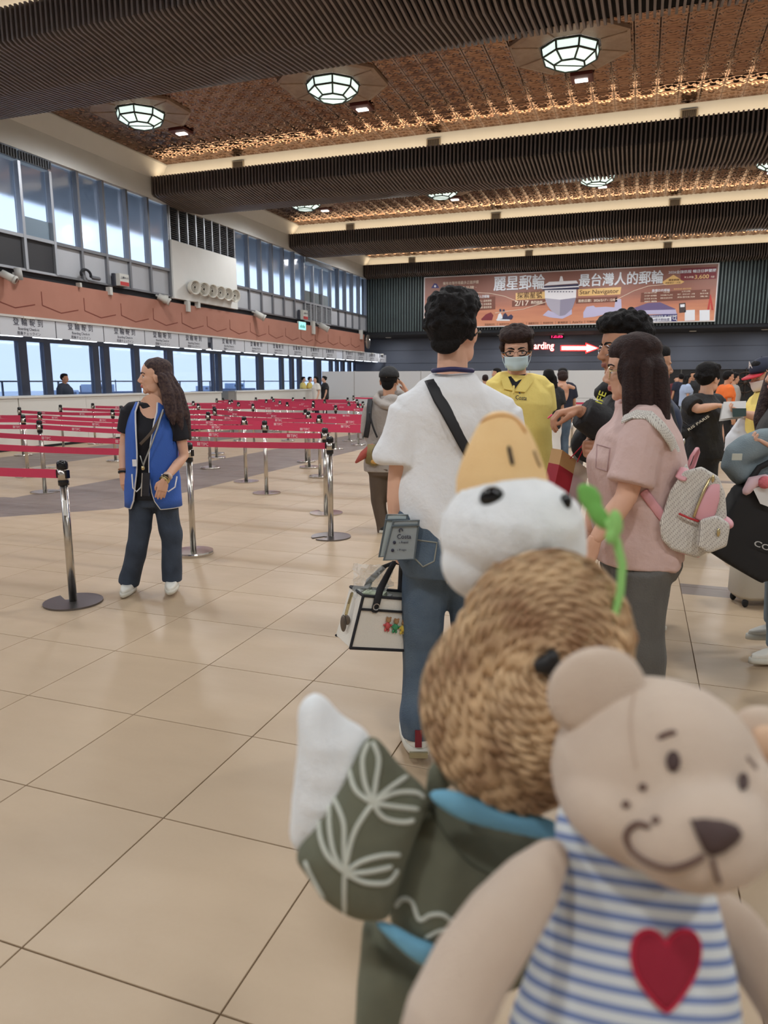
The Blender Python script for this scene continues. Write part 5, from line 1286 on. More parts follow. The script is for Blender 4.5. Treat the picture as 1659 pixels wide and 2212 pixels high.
# clear pouches with documents
pouch = mat('grey pouch', (150, 158, 162), .35, alpha=None); pedge = mat('pouch edge', (92, 102, 108), .5)
for n, (pts, f, lab) in enumerate((([(836, 1112), (880, 1112), (872, 1200), (819, 1203)], .1, 'clear travel document pouch half hidden behind the other pouch'), ([(850, 1126), (905, 1124), (895, 1208), (829, 1210)], .13, 'grey travel document pouch printed with a cruise logo'))):
    Q = [w(x, y, f) for x, y in pts]; c_ = sum(Q) / 4; t = thing('document_pouch', lab, 'pouch', tuple(c_), 'document pouches in the man\'s hand')
    mb = MB().add([q - c_ for q in Q] + [q - c_ - TOC * .014 for q in Q], [(0, 1, 2, 3), (7, 6, 5, 4), (0, 4, 5, 1), (1, 5, 6, 2), (2, 6, 7, 3), (3, 7, 4, 0)]); mb.build('sleeve', pouch if n else mat('pale pouch', (186, 198, 200), .3), t)
    MB().tube([q - c_ for q in Q], .004, 6, closed=True).build('edge_binding', pedge, t)
    MB().tube([Q[0] * .88 + Q[3] * .12 - c_ + TOC * .003, Q[1] * .88 + Q[2] * .12 - c_ + TOC * .003], .004, 6).build('zip', pedge, t)
    if n:
        for s_, x, y, h in (('Costa', 858, 1164, .017), ('› Avanti', 862, 1174, .009), ('› Prego', 858, 1191, .009)):
            fit_text(s_, w(x, y, f + .004), SR, (0, 0, 1), h * (2.9 if s_ == 'Costa' else 3.6), h, navy, t, .01)
        MB().tube([w(866 + 4 * math.cos(a), 1146 + 4 * math.sin(a), f + .005) - c_ for a in np.linspace(2.2, 6.6, 9)], .002, 5).build('emblem', navy, t)
        for x, y in ((852, 1172), (848, 1189)): MB().ell(w(x, y, f + .003) - c_, (.006, .003, .006)).build('dot', navy, t, True)

# --- cap man in grey hoodie -------------------------------------------------------------------
d = 6.87
B0 = fl(832, 1160)
def w(x, y, f=0.0): return W(x, y, d - f)
P = person('man in grey hooded jacket and black cap with brown shoulder strap', B0, FA - .15, 1.66, 'warm', 1.08, dict(nek=w(840, 855), shL=w(802, 880), shR=w(882, 880), elL=w(795, 930), wrL=w(812, 965, -.12), elR=w(905, 905, -.02), wrR=w(878, 846, -.16), pel=w(833, 1000), wai=w(836, 950), che=w(838, 905), hiL=w(818, 1010), hiR=w(852, 1010), knL=w(818, 1085, -.02), anL=w(828, 1145), knR=w(855, 1085), anR=w(862, 1150)),
    (FA - .25, -.02, 0, w(841, 852)), dict(m=greyc, sleeve=1.9, hem=.84, inf=.024, wr=.007, name='hooded_jacket', r=(.085, .08, .06)), dict(m=olivep, thigh=.095, knee=.075, hem=.055, wr=.006), (shoe_b, sole_w), vox=.013, hh=.25)
hair(P, [((0, -.1, .6), (.345, .38, .3)), ((0, -.28, .4), (.25, .15, .25))], HAIRM['black'], .008)
def cap(P, m, mv, vis_y=.52, back=False):
    mb = MB(); mb.ell(P.h(0, -.06, .70), np.array((.385, .44, .36)) * P.hh, P.HM, 24, 16)
    V = np.array(mb.v); keep = [q for q in mb.f if all(((V[list(q)] - P.HP) @ P.HM / P.hh)[:, 2] > .6)]; mb.f = keep; mb.mi = [0] * len(keep)
    o = part(P, mb, 'cap_crown', m); s = o.modifiers.new('s', 'SOLIDIFY'); s.thickness = .006
    mb = MB(); n = 11; R1 = [P.h(.33 * math.sin(a), .02 + .36 * math.cos(a), .62) for a in np.linspace(-1.25, 1.25, n)]; R2 = [P.h(.35 * math.sin(a), .08 + .62 * math.cos(a) ** .8, .56) for a in np.linspace(-1.25, 1.25, n)]
    mb.add(R1 + R2, [(i, i + 1, n + i + 1, n + i) for i in range(n - 1)]); o2 = part(P, mb, 'cap_visor', mv); s = o2.modifiers.new('s', 'SOLIDIFY'); s.thickness = .008
    part(P, MB().ell(P.h(0, -.06, 1.06), .02 * P.hh), 'cap_button', m)
    return o
cap(P, blk, blk)
mb = MB(); mb.tube([w(812, 862, .08), w(826, 875, .14), w(845, 880, .16), w(866, 874, .14), w(878, 860, .08), w(868, 850, 0), w(820, 850, 0)], .035, 10, closed=True); mb.ell(w(846, 868, .1), (.1, .05, .07)); part(P, MB(), 'x', greyc) if False else link('hood', finish(remesh(mb, .012, 3), greyc, P.base, .004, 5), P.t)
strap(P, [w(800, 862, .06), w(798, 880, .12), w(796, 910, .16), w(790, 945, .15)], .05, .01, blackl, 'shoulder_strap', SR)
strap(P, [w(880, 862, .06), w(878, 880, .13), w(850, 915, .17), w(822, 955, .18), w(805, 978, .17)], .05, .008, mat('brown webbing', (84, 64, 60), .7), 'bag_strap', SR)
strap(P, [w(798, 890, .15), w(805, 920, .17), w(815, 945, .17)], .018, .006, blackl, 'thin_strap', SR)
c_ = w(808, 978, .12); t = thing('shoulder_bag', 'small patchwork shoulder bag on the hip of the cap man', 'bag', tuple(c_)); mb = MB(); mb.rings([[np.array(SR * x + TOC * y * .05 + np.array((0, 0, z))) for x, y in ((-a, 0), (-a * .7, 1), (a * .7, 1), (a, 0), (a * .7, -1), (-a * .7, -1))] for a, z in ((.02, -.12), (.08, -.1), (.09, 0), (.06, .08))]); mb.build('body', mat('olive patch', (140, 124, 84), .8), t, True); MB().ell(-SR * .0 + np.array((0, 0, -.08)), (.07, .06, .04)).build('yellow_panel', mat('ochre patch', (206, 158, 84), .8), t, True); MB().tube([np.array((0, 0, .05)) - SR * .02, -SR * .1 + np.array((0, 0, -.02)), -SR * .17 + np.array((0, 0, -.09))], [.04, .04, .012], 8).build('red_scarf', mat('red patch', (176, 84, 74), .8), t, True)

# --- man in yellow polo -----------------------------------------------------------------------
d = 4.3
def w(x, y, f=0.0): return W(x, y, d - f)
B0 = W(1128, 900, d)
P = person('man in a yellow polo shirt with face mask and curly brown hair', B0, FC_ + .1, 1.76, 'light', .98, dict(nek=w(1122, 812), shR=w(1078, 830), shL=w(1170, 836), elL=w(1176, 920, -.02), wrL=w(1168, 1000, .03), elR=w(1070, 910), wrR=w(1075, 990), che=w(1124, 870), wai=w(1126, 940), pel=w(1127, 1000)),
    (FC_ - .2, -.1, .04, w(1116, 803, .04)), dict(m=yel, sleeve=.62, hem=.8, inf=.014, wr=.006, r=(.08, .078, .05), name='polo_shirt'), dict(m=blk), (shoe_b, sole_w), vox=.009, hh=.236)
eyes(P); glasses(P, capm, .1, .012, False)
hair(P, [((0, -.04, .84), (.38, .42, .27)), ((0, -.2, .62), (.37, .3, .34)), ((0, .2, .84), (.34, .2, .19)), ((.32, -.02, .64), (.09, .2, .2)), ((-.32, -.02, .64), (.09, .2, .2))], HAIRM['curlbrown'], .006, curls=460, curl_r=.065, seed=9, smooth=1)
mask(P, mat('pale blue mask', (206, 226, 230), .7))
for l_ in ([(1098, 816), (1109, 846), (1090, 843), (1083, 822)], [(1137, 812), (1112, 847), (1133, 849), (1151, 824)]):
    Q = [onto(P, P.shirt, x, y, .012, w(x, y, .08)) for x, y in l_]; o_ = part(P, MB().add(Q, [(0, 1, 2, 3)]), 'collar_flap', yel, False); so = o_.modifiers.new('s', 'SOLIDIFY'); so.thickness = .008; so.offset = 0
part(P, MB().add([onto(P, P.shirt, x, y, .009, w(x, y, .1)) for x, y in ((1099, 815), (1136, 811), (1111, 843))], [(0, 1, 2)]), 'undershirt', tee_b, False)
part(P, MB().tube([w(1110, 834, .165), w(1109, 850, .175)], .006, 6), 'placket', yel)
C_ = w(1113, 868, .19); o = fit_text('Costa', onto(P, P.shirt, 1113, 864, .012, w(1113, 862, .2)), SR + np.array((0, 0, -.08)), (0, 0, 1), .064, .024, navy, P.t, .01)
part(P, MB().tube([onto(P, P.shirt, 1127 + 5 * math.cos(a), 848 + 5 * math.sin(a), .004, w(1127, 848, .19)) for a in np.linspace(2.4, 5.9, 9)], [.001, .003, .004, .0045, .005, .0045, .004, .003, .001], 5), 'shirt_emblem', mat('blue print', (50, 80, 150), .6))

# --- man in the black jacket, profile ---------------------------------------------------------
d = 3.4
def w(x, y, f=0.0): return W(x, y, d - f)
B0 = W(1385, 900, d)
P = person('man in a black jacket with thin glasses pointing his hand, seen in profile', B0, FLT + .25, 1.77, 'tan', 1.1, dict(nek=w(1368, 830), shL=w(1385, 868, .14), shR=w(1348, 862, -.18), elL=w(1330, 935, .2), wrL=w(1250, 886, .22), elR=w(1275, 955, -.1), wrR=w(1268, 965, .1), che=w(1375, 905), wai=w(1382, 990), pel=w(1388, 1060), hdL=-SR + np.array((0, 0, -.12)), pnL=np.array((0, 0, -1.))),
    (FLT + .12, -.03, 0, w(1342, 815)), dict(m=blk, sleeve=1.92, hem=.86, inf=.03, wr=.012, name='jacket', r=(.095, .088, .07)), dict(m=blk), (shoe_b, sole_w), vox=.01, hands=(.75, .75), hh=.265)
eyes(P); glasses(P, silverm, .1, .009)
hair(P, [((0, -.06, .86), (.37, .42, .27)), ((0, -.22, .68), (.36, .28, .32)), ((0, .2, .9), (.3, .2, .17)), ((.31, -.1, .66), (.06, .16, .16)), ((-.31, -.1, .66), (.06, .16, .16))], HAIRM['black'], .006, curls=330, curl_r=.06, seed=12, smooth=1)
mb = MB(); mb.tube([w(1295, 850, .05), w(1310, 838, .1), w(1345, 830, .15), w(1390, 835, .14)], [.03, .035, .035, .03], 8); part(P, mb, 'jacket_collar', blk)
fit_text('LIFE', w(1296, 884, .25), SR * .35 + np.array((0, 0, 1.)), -SR * .94 + np.array((0, 0, .3)), .075, .032, mat('lime print', (226, 226, 90), .7), P.t, .01)
part(P, MB().tube([w(1192, 896, .02), w(1184, 903, .02)], .004, 6), 'pink_fingertip_band', mat('pink plastic', (255, 90, 130), .4))
# red paper bag
Q = [(1215, 972), (1272, 1015), (1252, 1110), (1190, 1085)]; c_ = w(1232, 1040, .05); t = thing('paper_bag', 'red and kraft paper bag hanging from the black jacket man', 'bag', tuple(c_))
kraft = mat('kraft paper', (196, 154, 104), .8); redp = mat('crimson paper', (160, 28, 44), .5)
F0 = [w(x, y, .05) - c_ for x, y in Q]; K0 = F0[0] * .72 + F0[3] * .28; K1 = F0[1] * .72 + F0[2] * .28; nn = -TOC * .09 - SR * .03
def slab(a, b, c, e, m, nm):
    P4 = [a, b, c, e]; MB().add(P4 + [p + nn for p in P4], [(0, 1, 2, 3), (7, 6, 5, 4), (0, 4, 5, 1), (1, 5, 6, 2), (2, 6, 7, 3), (3, 7, 4, 0)]).build(nm, m, t)
slab(F0[0], F0[1], K1, K0, kraft, 'kraft_band'); slab(K0, K1, F0[2], F0[3], redp, 'red_panel')
for a, b in (((1232, 990), (1258, 962)), ((1246, 1000), (1262, 965))): MB().tube([w(*a, .055) - c_, w(*b, .1) - c_], .003, 6).build('cord_handle', mat('red cord', (180, 40, 60), .7), t)
MB().add([w(1236, 975, 0) - c_, w(1262, 985, 0) - c_, w(1258, 1010, .0) - c_, w(1240, 1000, 0) - c_], [(0, 1, 2, 3)]).build('white_paper', mat('white paper', (226, 224, 222), .7), t)
o = MB().add([p + TOC * .01 for p in (F0[0] * .5 + F0[1] * .5, F0[1], F0[2], F0[3] * .5 + F0[2] * .5)], [(0, 1, 2, 3)]).build('clear_wrap', clear, t)

# --- woman in pink T-shirt with a backpack -------------------------------------------------------
d = 2.75
def w(x, y, f=0.0): return W(x, y, d - f)
B0 = W(1375, 1200, d)
P = person('woman in a dusty pink T-shirt with straight dark hair and pale backpack', B0, FLT - .1, 1.6, 'light', 1.15, dict(nek=w(1385, 872), shL=w(1395, 918, .17), shR=w(1362, 912, -.17), elL=w(1352, 1075, .2), wrL=w(1285, 1165, .22), elR=w(1300, 1060, -.16), wrR=w(1272, 1150, -.08), che=w(1378, 990), wai=w(1376, 1090), pel=w(1378, 1180), hiL=w(1385, 1215, .1), hiR=w(1372, 1215, -.1), knL=w(1382, 1370, .1), knR=w(1378, 1370, -.1), anL=w(1392, 1530, .1), anR=w(1378, 1530, -.1), hdL=-SR * .35 + np.array((0, 0, -1.)), pnL=-TOC),
    (FLT - .32, -.06, 0, w(1364, 866)), dict(m=pinkc, sleeve=.8, hem=.865, inf=.024, wr=.016, r=(.086, .084, .06), hemw=.168), dict(m=grey_p, thigh=.115, knee=.1, hem=.085, wr=.009), (shoe_w, sole_w), vox=.009, fem=True, hh=.235, hands=(.75, .75))
eyes(P, HAIRM['brown']); glasses(P, steel_, .115, .01)
hair(P, [((0, -.06, .8), (.38, .42, .28)), ((0, -.16, .5), (.39, .36, .4)), ((.33, -.02, .5), (.1, .24, .36)), ((-.33, -.02, .5), (.1, .24, .36)), ((0, .12, .86), (.3, .18, .15))], HAIRM['brown'], .006,
     tubes=[([(x * .36, y, .55), (x * .4, y, .1), (x * .42, y - .02, -.3), (x * .4, y - .03, -.5)], [.15, .17, .16, .1], .75) for x in (-1, 1) for y in (.02, -.2)] + [([(x * .2, -.4, .5), (x * .24, -.44, .0), (x * .26, -.44, -.32), (x * .25, -.43, -.5)], [.17, .18, .17, .1], .8) for x in (-1, 1)], wr=.0025, seed=6)
cloth_line(P, P.shirt, [(1290, 962), (1288, 1010), (1312, 1018), (1318, 968), (1290, 960)], .0025, 'pocket_seam', mat('pink seam', (180, 148, 146), .8), .001)
# backpack
bp_w = mat('monogram coated canvas', (206, 200, 190), .6)
nt = bp_w.node_tree; bs = nt.nodes['Principled BSDF']; tc = nt.nodes.new('ShaderNodeTexCoord'); mp = nt.nodes.new('ShaderNodeMapping'); mp.inputs['Rotation'].default_value = (.3, .3, .78); mp.inputs['Scale'].default_value = (55, 55, 55)
ck = nt.nodes.new('ShaderNodeTexBrick'); nt.links.new(tc.outputs['Object'], mp.inputs[0]); nt.links.new(mp.outputs[0], ck.inputs[0]); ck.inputs['Color1'].default_value = C3(236, 232, 224); ck.inputs['Color2'].default_value = C3(222, 216, 208); ck.inputs['Mortar'].default_value = C3(160, 152, 146); ck.inputs['Scale'].default_value = 1.0; ck.inputs['Mortar Size'].default_value = .035; nt.links.new(ck.outputs[0], bs.inputs['Base Color'])
pkl = mat('pink leather', (226, 164, 172), .5)
c_ = w(1500, 1110, .02); t = thing('backpack', 'pale monogram backpack with pink leather panels on the pink T-shirt woman', 'backpack', tuple(c_))
def bpk(x, y, f): return w(x, y, f) - c_
def slab_blob(poly, f0, f1, vox, sm, name, m, wr=0):
    n_ = len(poly); V = [bpk(x, y, f0) for x, y in poly] + [bpk(x, y, f1) for x, y in poly]
    mb = MB().add(V, [tuple(range(n_)), tuple(range(2 * n_ - 1, n_ - 1, -1))] + [(j, n_ + j, n_ + (j + 1) % n_, (j + 1) % n_) for j in range(n_)])
    return link(name, finish(remesh(mb, vox, sm), m, (0, 0, 0), wr, 3, 18), t)
slab_blob([(1476, 1018), (1515, 1008), (1552, 1030), (1566, 1065), (1570, 1115), (1555, 1180), (1505, 1205), (1450, 1188), (1428, 1165), (1424, 1130), (1446, 1060)], .23, .02, .007, 9, 'body', bp_w, .003)
slab_blob([(1512, 1122), (1548, 1112), (1578, 1132), (1570, 1180), (1530, 1196), (1504, 1180)], .27, .06, .007, 10, 'front_pocket', bp_w)
mb = MB(); mb.ell(bpk(1556, 1126, .18), (.032, .085, .026), np.array(Matrix.Rotation(.34, 3, 'Z'))); link('pocket_flap', finish(remesh(mb, .007, 2), pkl), t)
MB().tube([bpk(1546, 1044, .225), bpk(1537, 1072, .24), bpk(1526, 1100, .24), bpk(1516, 1122, .24)], [.016, .03, .036, .034], 10, side=SR, flat=.25).build('pink_panel', pkl, t, True)
MB().tube([bpk(1534, 1030, .225), bpk(1520, 1062, .24), bpk(1506, 1096, .24), bpk(1499, 1116, .24)], .005, 6).build('zip', steel_, t, True)
MB().tube([bpk(1468, 1110, .24), bpk(1488, 1119, .245), bpk(1508, 1126, .245)], .004, 6).build('red_zip', mat('red zip', (190, 50, 56), .5), t, True)
MB().tube([bpk(1484, 1012, .05), bpk(1494, 985, .05), bpk(1506, 968, .05), bpk(1508, 975, .04), bpk(1498, 1005, .03), bpk(1488, 1020, .03)], .012, 8, side=TOC, flat=.35).build('grab_handle', pkl, t, True)
S_ = [onto(P, P.shirt, x, y, .01) for x, y in ((1352, 908), (1372, 900), (1400, 902), (1425, 922), (1445, 952))]; S_ = [q - c_ for q in S_ if q is not None] + [bpk(1470, 1000, .14), bpk(1484, 1030, .18)]
MB().tube(S_, .022, 10, side=np.cross(SR * .8 + np.array((0, 0, -.55)), TOC + np.array((0, 0, .5))), flat=.25).build('shoulder_strap', bp_w, t, True)
S_ = [onto(P, P.shirt, x, y, .008) for x, y in ((1390, 1062), (1405, 1085), (1422, 1108), (1438, 1128))]; S_ = [q - c_ for q in S_ if q is not None] + [bpk(1446, 1138, .22)]
MB().tube(S_, .017, 8, side=np.array((0, 0, 1.)), flat=.25).build('lower_strap', pkl, t, True)
MB().tube([bpk(1436, 1172, .19), bpk(1475, 1194, .21), bpk(1508, 1202, .2)], .005, 6).build('bottom_piping', pkl, t, True)
MB().ell(bpk(1552, 1150, .275), (.006, .006, .016)).build('zip_pull', steel_, t, True); MB().ell(bpk(1540, 1034, .23), (.006, .006, .014)).build('zip_pull', steel_, t, True)
MB().tube([bpk(1470, 1034, .23), bpk(1480, 1014, .2)], .02, 8, side=SR, flat=.3).build('pink_tab', pkl, t, True)

# --- woman in black, short hair ---------------------------------------------------------------
d = 6.2
def w(x, y, f=0.0): return W(x, y, d - f)
B0 = W(1512, 950, d)
P = person('short-haired woman in black with a lettered bag strap reaching for papers', B0, FRT + .5, 1.61, 'light', 1.1, dict(nek=w(1520, 852), shR=w(1490, 872, .12), shL=w(1548, 868, -.1), elR=w(1508, 884, .2), wrR=w(1550, 876, .22), elL=w(1552, 920, -.1), wrL=w(1558, 960, -.05), che=w(1517, 895), wai=w(1515, 935), pel=w(1512, 975), hdR=SR, pnR=np.array((0, 0, -1.))),
    (FRT + .45, .05, 0, w(1530, 848)), dict(m=blk, sleeve=.7, hem=.86, inf=.02, r=(.085, .085, .06), name='polo_shirt'), dict(m=blk, thigh=.1, knee=.085, hem=.08), (shoe_b, sole_w), vox=.011, fem=True, hh=.24, hands=(.75, .25))
eyes(P); hair(P, SHORT + [((0, -.1, .8), (.38, .42, .3)), ((.3, 0, .62), (.09, .2, .22)), ((-.3, 0, .62), (.09, .2, .22))], HAIRM['black'], .009, curls=120, curl_r=.07, seed=5)
sp = [w(1478, 925, .16), w(1500, 918, .2), w(1525, 900, .2), w(1545, 878, .15)]
strap(P, sp, .035, .006, blackl, 'bag_strap', np.array((0, 0, 1.)))
fit_text('RIS PARIS', w(1488, 931, .235), w(1540, 896, .235) - w(1488, 931, .235), np.array((0, 0, 1.)), .2, .022, mat('cream print', (220, 214, 200), .7), P.t, .01)
part(P, MB().box(w(1548, 905, .12), (.06, .006, .09), np.array(Matrix.Rotation(.34, 3, 'Z'))), 'name_badge', mat('badge', (110, 118, 132), .3), False)
c_ = w(1472, 935, .14); t = thing('sling_bag', 'small black sling bag at the hip of the short-haired woman', 'bag', tuple(c_)); mb = MB(); mb.ell((0, 0, 0), (.06, .07, .075)); mb.build('body', blk, t, True); MB().tube([(-.02, -.05, .07), (0, -.06, .1), (.04, -.05, .07)], .008, 6).build('handle', blackl, t); MB().ell((0.02, -.07, -.07), (.012, .012, .03)).build('charm', silverm, t, True)
# --- person in yellow with red visor cap -----------------------------------------------------------
d = 5.6
def w(x, y, f=0.0): return W(x, y, d - f)
B0 = W(1650, 950, d)
P = person('person in yellow shirt, navy cap with red visor and face mask', B0, FLT + .2, 1.68, 'light', 1.1, dict(nek=w(1658, 848), shL=w(1668, 868, .12), shR=w(1640, 868, -.12), elL=w(1655, 905, .2), wrL=w(1606, 893, .2), elR=w(1625, 900, -.15), wrR=w(1600, 890, -.1), hdL=-SR, pnL=np.array((0, 0, 1.)), che=w(1656, 895), wai=w(1655, 940), pel=w(1654, 985)),
    (FLT + .1, -.3, 0, w(1655, 842)), dict(m=yel, sleeve=.9, hem=.86, inf=.022, r=(.09, .09, .06)), dict(m=charc), (shoe_w, sole_w), vox=.012, hh=.24, hands=(.75, .75))
eyes(P); hair(P, SHORT, HAIRM['black'], .009); mask(P, mat('white mask', (228, 214, 212), .7)); cap(P, mat('navy cap', (34, 40, 62), .7), mat('red visor', (206, 44, 60), .6))
fit_text('A', P.h(.12, .36, .82), -P.HM[:, 0], P.HM[:, 2], .05, .055, mat('cap letter', (232, 228, 226), .6), P.t, .03)
c_ = w(1586, 887, .2); t = thing('paper_sheets', 'sheaf of white papers in clear sleeves held toward the woman in black', 'papers', tuple(c_)); MB().add([w(x, y, f) - c_ for x, y, f in ((1563, 868, .2), (1612, 866, .2), (1610, 898, .25), (1556, 906, .25))], [(0, 1, 2, 3)]).build('top_sheet', mat('white paper', (226, 224, 222), .7), t); MB().add([w(x, y, f) - c_ for x, y, f in ((1560, 872, .19), (1608, 872, .19), (1606, 903, .24), (1553, 910, .24))], [(0, 1, 2, 3)]).build('lower_sheet', mat('cream paper', (214, 212, 208), .7), t)
c_ = w(1597, 889, .26); t = thing('passport', 'dark green booklet lying on the white papers', 'passport', tuple(c_)); mb = MB().add([w(x, y, f) - c_ for x, y, f in ((1583, 882, .27), (1612, 882, .27), (1612, 899, .29), (1584, 901, .29))] + [w(x, y, f) - c_ - TOC * .01 for x, y, f in ((1583, 882, .27), (1612, 882, .27), (1612, 899, .29), (1584, 901, .29))], [(0, 1, 2, 3), (7, 6, 5, 4), (0, 4, 5, 1), (1, 5, 6, 2), (2, 6, 7, 3), (3, 7, 4, 0)]); mb.build('cover', mat('green cover', (34, 58, 54), .5), t)
c_ = w(1592, 945, .15); t = thing('plastic_bag', 'white plastic shopping bag hanging under the papers', 'bag', tuple(c_)); mb = MB(); mb.ell((0, 0, -.03), (.085, .05, .1)); mb.ell((.02, 0, -.1), (.1, .05, .07)); mb.tube([(.0, 0, .05), (.03, 0, .16)], [.05, .02], 8); link('bag_body', finish(remesh(mb, .01, 3), mat('thin white plastic', (224, 226, 232), .4), (0, 0, 0), .008, 3, 50), t)
# --- person at the edge with denim jackets ---------------------------------------------------------
d = 3.64
def w(x, y, f=0.0): return W(x, y, d - f)
B0 = (fl(1668, 1428) + fl(1672, 1372)) / 2
P = person('person in a charcoal jacket at the picture edge carrying a denim jacket', B0, FLT + .1, 1.63, 'light', 1.08, dict(nek=w(1712, 862), shL=w(1716, 905, .17), shR=w(1690, 900, -.17), elL=w(1700, 985, .2), wrL=w(1672, 968, .24), elR=w(1680, 985, -.18), wrR=w(1640, 960, -.1), che=w(1706, 940), wai=w(1704, 1030), pel=w(1702, 1110), hiL=w(1702, 1130, .1), hiR=w(1694, 1130, -.1), knL=w(1692, 1270, .1), knR=w(1688, 1255, -.1), anL=w(1692, 1395, .09), anR=w(1682, 1345, -.12), hdL=-SR, pnL=np.array((0, 0, 1.)), toeL=-SR + TOC * .2, toeR=-SR + TOC * .2),
    (FLT + .1, 0, 0, w(1692, 858)), dict(m=charc, sleeve=1.9, hem=.82, inf=.03, wr=.008, name='jacket', r=(.095, .09, .07)), dict(m=jean_l, thigh=.095, knee=.085, hem=.08, drop=.0), (shoe_w, sole_w, 1.1), vox=.011, hh=.235, hands=(.75, .75))
eyes(P); hair(P, [((0, -.06, .8), (.37, .41, .28)), ((0, -.2, .5), (.38, .3, .4))], HAIRM['longbrown'], .009, tubes=[([(x * .36, .05, .55), (x * .42, .12, 0), (x * .44, .2, -.5), (x * .42, .2, -.95)], [.14, .17, .16, .06], .8) for x in (-1, 1)], wr=.006, seed=8)
c_ = w(1635, 985, .2); t = thing('denim_jacket', 'folded light denim jacket draped over an arm at the picture edge', 'jacket', tuple(c_))
mb = MB(); pts = [(1690, 945), (1650, 955), (1615, 972), (1590, 985), (1582, 1002), (1600, 1020), (1640, 1018)]
mb.tube([w(x, y, .22) - c_ for x, y in pts], [.05, .07, .075, .065, .06, .06, .05], 12); mb.tube([w(1668, 985, .2) - c_, w(1650, 1030, .2) - c_, w(1630, 1045, .2) - c_], [.08, .09, .05], 12); link('cloth', finish(remesh(mb, .012, 3), mat('pale denim', (134, 148, 154), .85, noise=(9, .6, (112, 126, 134)), bump=(160, .3)), (0, 0, 0), .008, 3, 30), t)
MB().box(w(1592, 987, .39) - c_, (.045, .005, .03), np.array(Matrix.Rotation(.34, 3, 'Z'))).build('woven_label', mat('label cloth', (196, 198, 186), .8), t)
c_ = w(1625, 1150, .3); t = thing('shoulder_tote', 'large black tote bag with pale lettering at the picture edge', 'bag', tuple(c_))
Q = [(1608, 1052), (1720, 1030), (1730, 1240), (1648, 1262), (1590, 1228), (1535, 1192), (1545, 1160)]
pp = [w(x, y, .3) - c_ for x, y in Q]; mb = MB().add([p + TOC * .0 for p in pp] + [p - TOC * .12 for p in pp], [tuple(range(6, -1, -1)), tuple(range(7, 14))] + [(j, (j + 1) % 7, 7 + (j + 1) % 7, 7 + j) for j in range(7)])
link('bag_body', finish(remesh(mb, .014, 4), mat('black tote cloth', (30, 29, 31), .75), (0, 0, 0), .004, 4, 14), t)
fit_text('COLLEGE', w(1627, 1178, .32), SR * .94 + np.array((0, 0, -.36)), np.array((0, 0, 1.)), .235, .028, mat('silver print', (190, 188, 186), .5), t, .015)
MB().tube([w(1612, 1050, .28) - c_, w(1640, 1010, .3) - c_, w(1690, 985, .28) - c_], .014, 8).build('handle', blk, t, True)
c_ = w(1640, 1065, .34); t = thing('paper_leaflet', 'white leaflet tucked in the top of the black tote', 'paper', tuple(c_)); MB().add([w(x, y, .33) - c_ for x, y in ((1626, 1055), (1668, 1045), (1668, 1098), (1642, 1088))], [(0, 1, 2, 3)]).build('sheet', mat('white paper', (226, 224, 222), .7), t)
c_ = w(1645, 1045, .3); t = thing('pink_scarf', 'soft pink scarf with a knitted ball at the top of the black tote', 'scarf', tuple(c_)); mb = MB(); mb.tube([w(1612, 1062, .31) - c_, w(1625, 1042, .31) - c_, w(1655, 1035, .31) - c_], [.02, .03, .025], 8); mb.build('cloth', mat('pale pink cloth', (230, 196, 202), .8), t, True); MB().ell(w(1652, 1042, .34) - c_, .03).build('knitted_ball', mat('coral wool', (226, 120, 128), .9, bump=(120, .8)), t, True)
# suitcase behind
p = fl(1628, 1312); t = thing('suitcase', 'pale grey ribbed suitcase standing behind the person at the edge', 'suitcase', (p[0] + .03, p[1] + .1, 0), rz=.35); mb = MB()
mb.rings([[np.array((a * math.cos(q) * abs(math.cos(q)) ** -.45 * .0 + .17 * np.sign(math.cos(q)) * abs(math.cos(q)) ** .5 * s, .12 * np.sign(math.sin(q)) * abs(math.sin(q)) ** .5 * s, z)) for q in np.linspace(.01, 6.293, 29)[:-1] for a in (1,)] for s, z in ((.86, .05), (1, .08), (1, .28), (1, .48), (.9, .52))]); mb.build('shell', mat('pale grey shell', (190, 184, 172), .4), t, True)
for x in (-.12, .12):
    for y in (-.08, .08): MB().ell((x, y, .03), (.02, .02, .03)).build('wheel', blk, t, True)
MB().tube([(-.06, .1, .5), (-.06, .1, .78), (.06, .1, .78), (.06, .1, .5)], .01, 6).build('pull_handle', alu, t)

# --- small figures far off --------------------------------------------------------------------------
def far(label, px, py, dh, face, H, sm, pm_, hm='black', sleeve=.7, long=False, J=None, sk='warm', bun=False, group=None, shoe=shoe_b, fem=False, skirt=False):
    b = W(px, py, dh)
    P = person(label, b, face, H, sk, 1.0, J, None, dict(m=sm, sleeve=sleeve, inf=.03, r=(.09, .08, .06)), dict(m=pm_, thigh=.1 if not skirt else .13, knee=.075 if not skirt else .14, hem=.065 if not skirt else .12, hemz=.7 if skirt else None), (shoe, sole_w), vox=.018, fem=fem, group=group)
    tb_ = [([(x * .3, -.2, .5), (x * .36, -.28, -.1), (x * .34, -.32, -.8)], [.2, .2, .1], .8) for x in (-1, 0, 1)] if long else []
    hair(P, SHORT + ([((0, -.42, .75), (.16, .14, .15))] if bun else []), HAIRM[hm], .012, tubes=tb_)
    return P
cream_c = mat('cream cotton', (226, 220, 210), .85); navyc = mat('navy cotton', (36, 40, 58), .85); lblue = mat('pale blue cotton', (176, 192, 222), .85); orange = mat('orange vest', (246, 120, 50), .8); whitec = mat('white skirt cotton', (232, 228, 224), .85)
far('counter clerk in yellow nearest the glazing', 655, 850, 31.3, FRT, 1.62, yel, navyc, sk='light'); far('second counter clerk in yellow beside the other clerk', 669, 850, 31.6, FRT, 1.62, yel, navyc, sk='light')
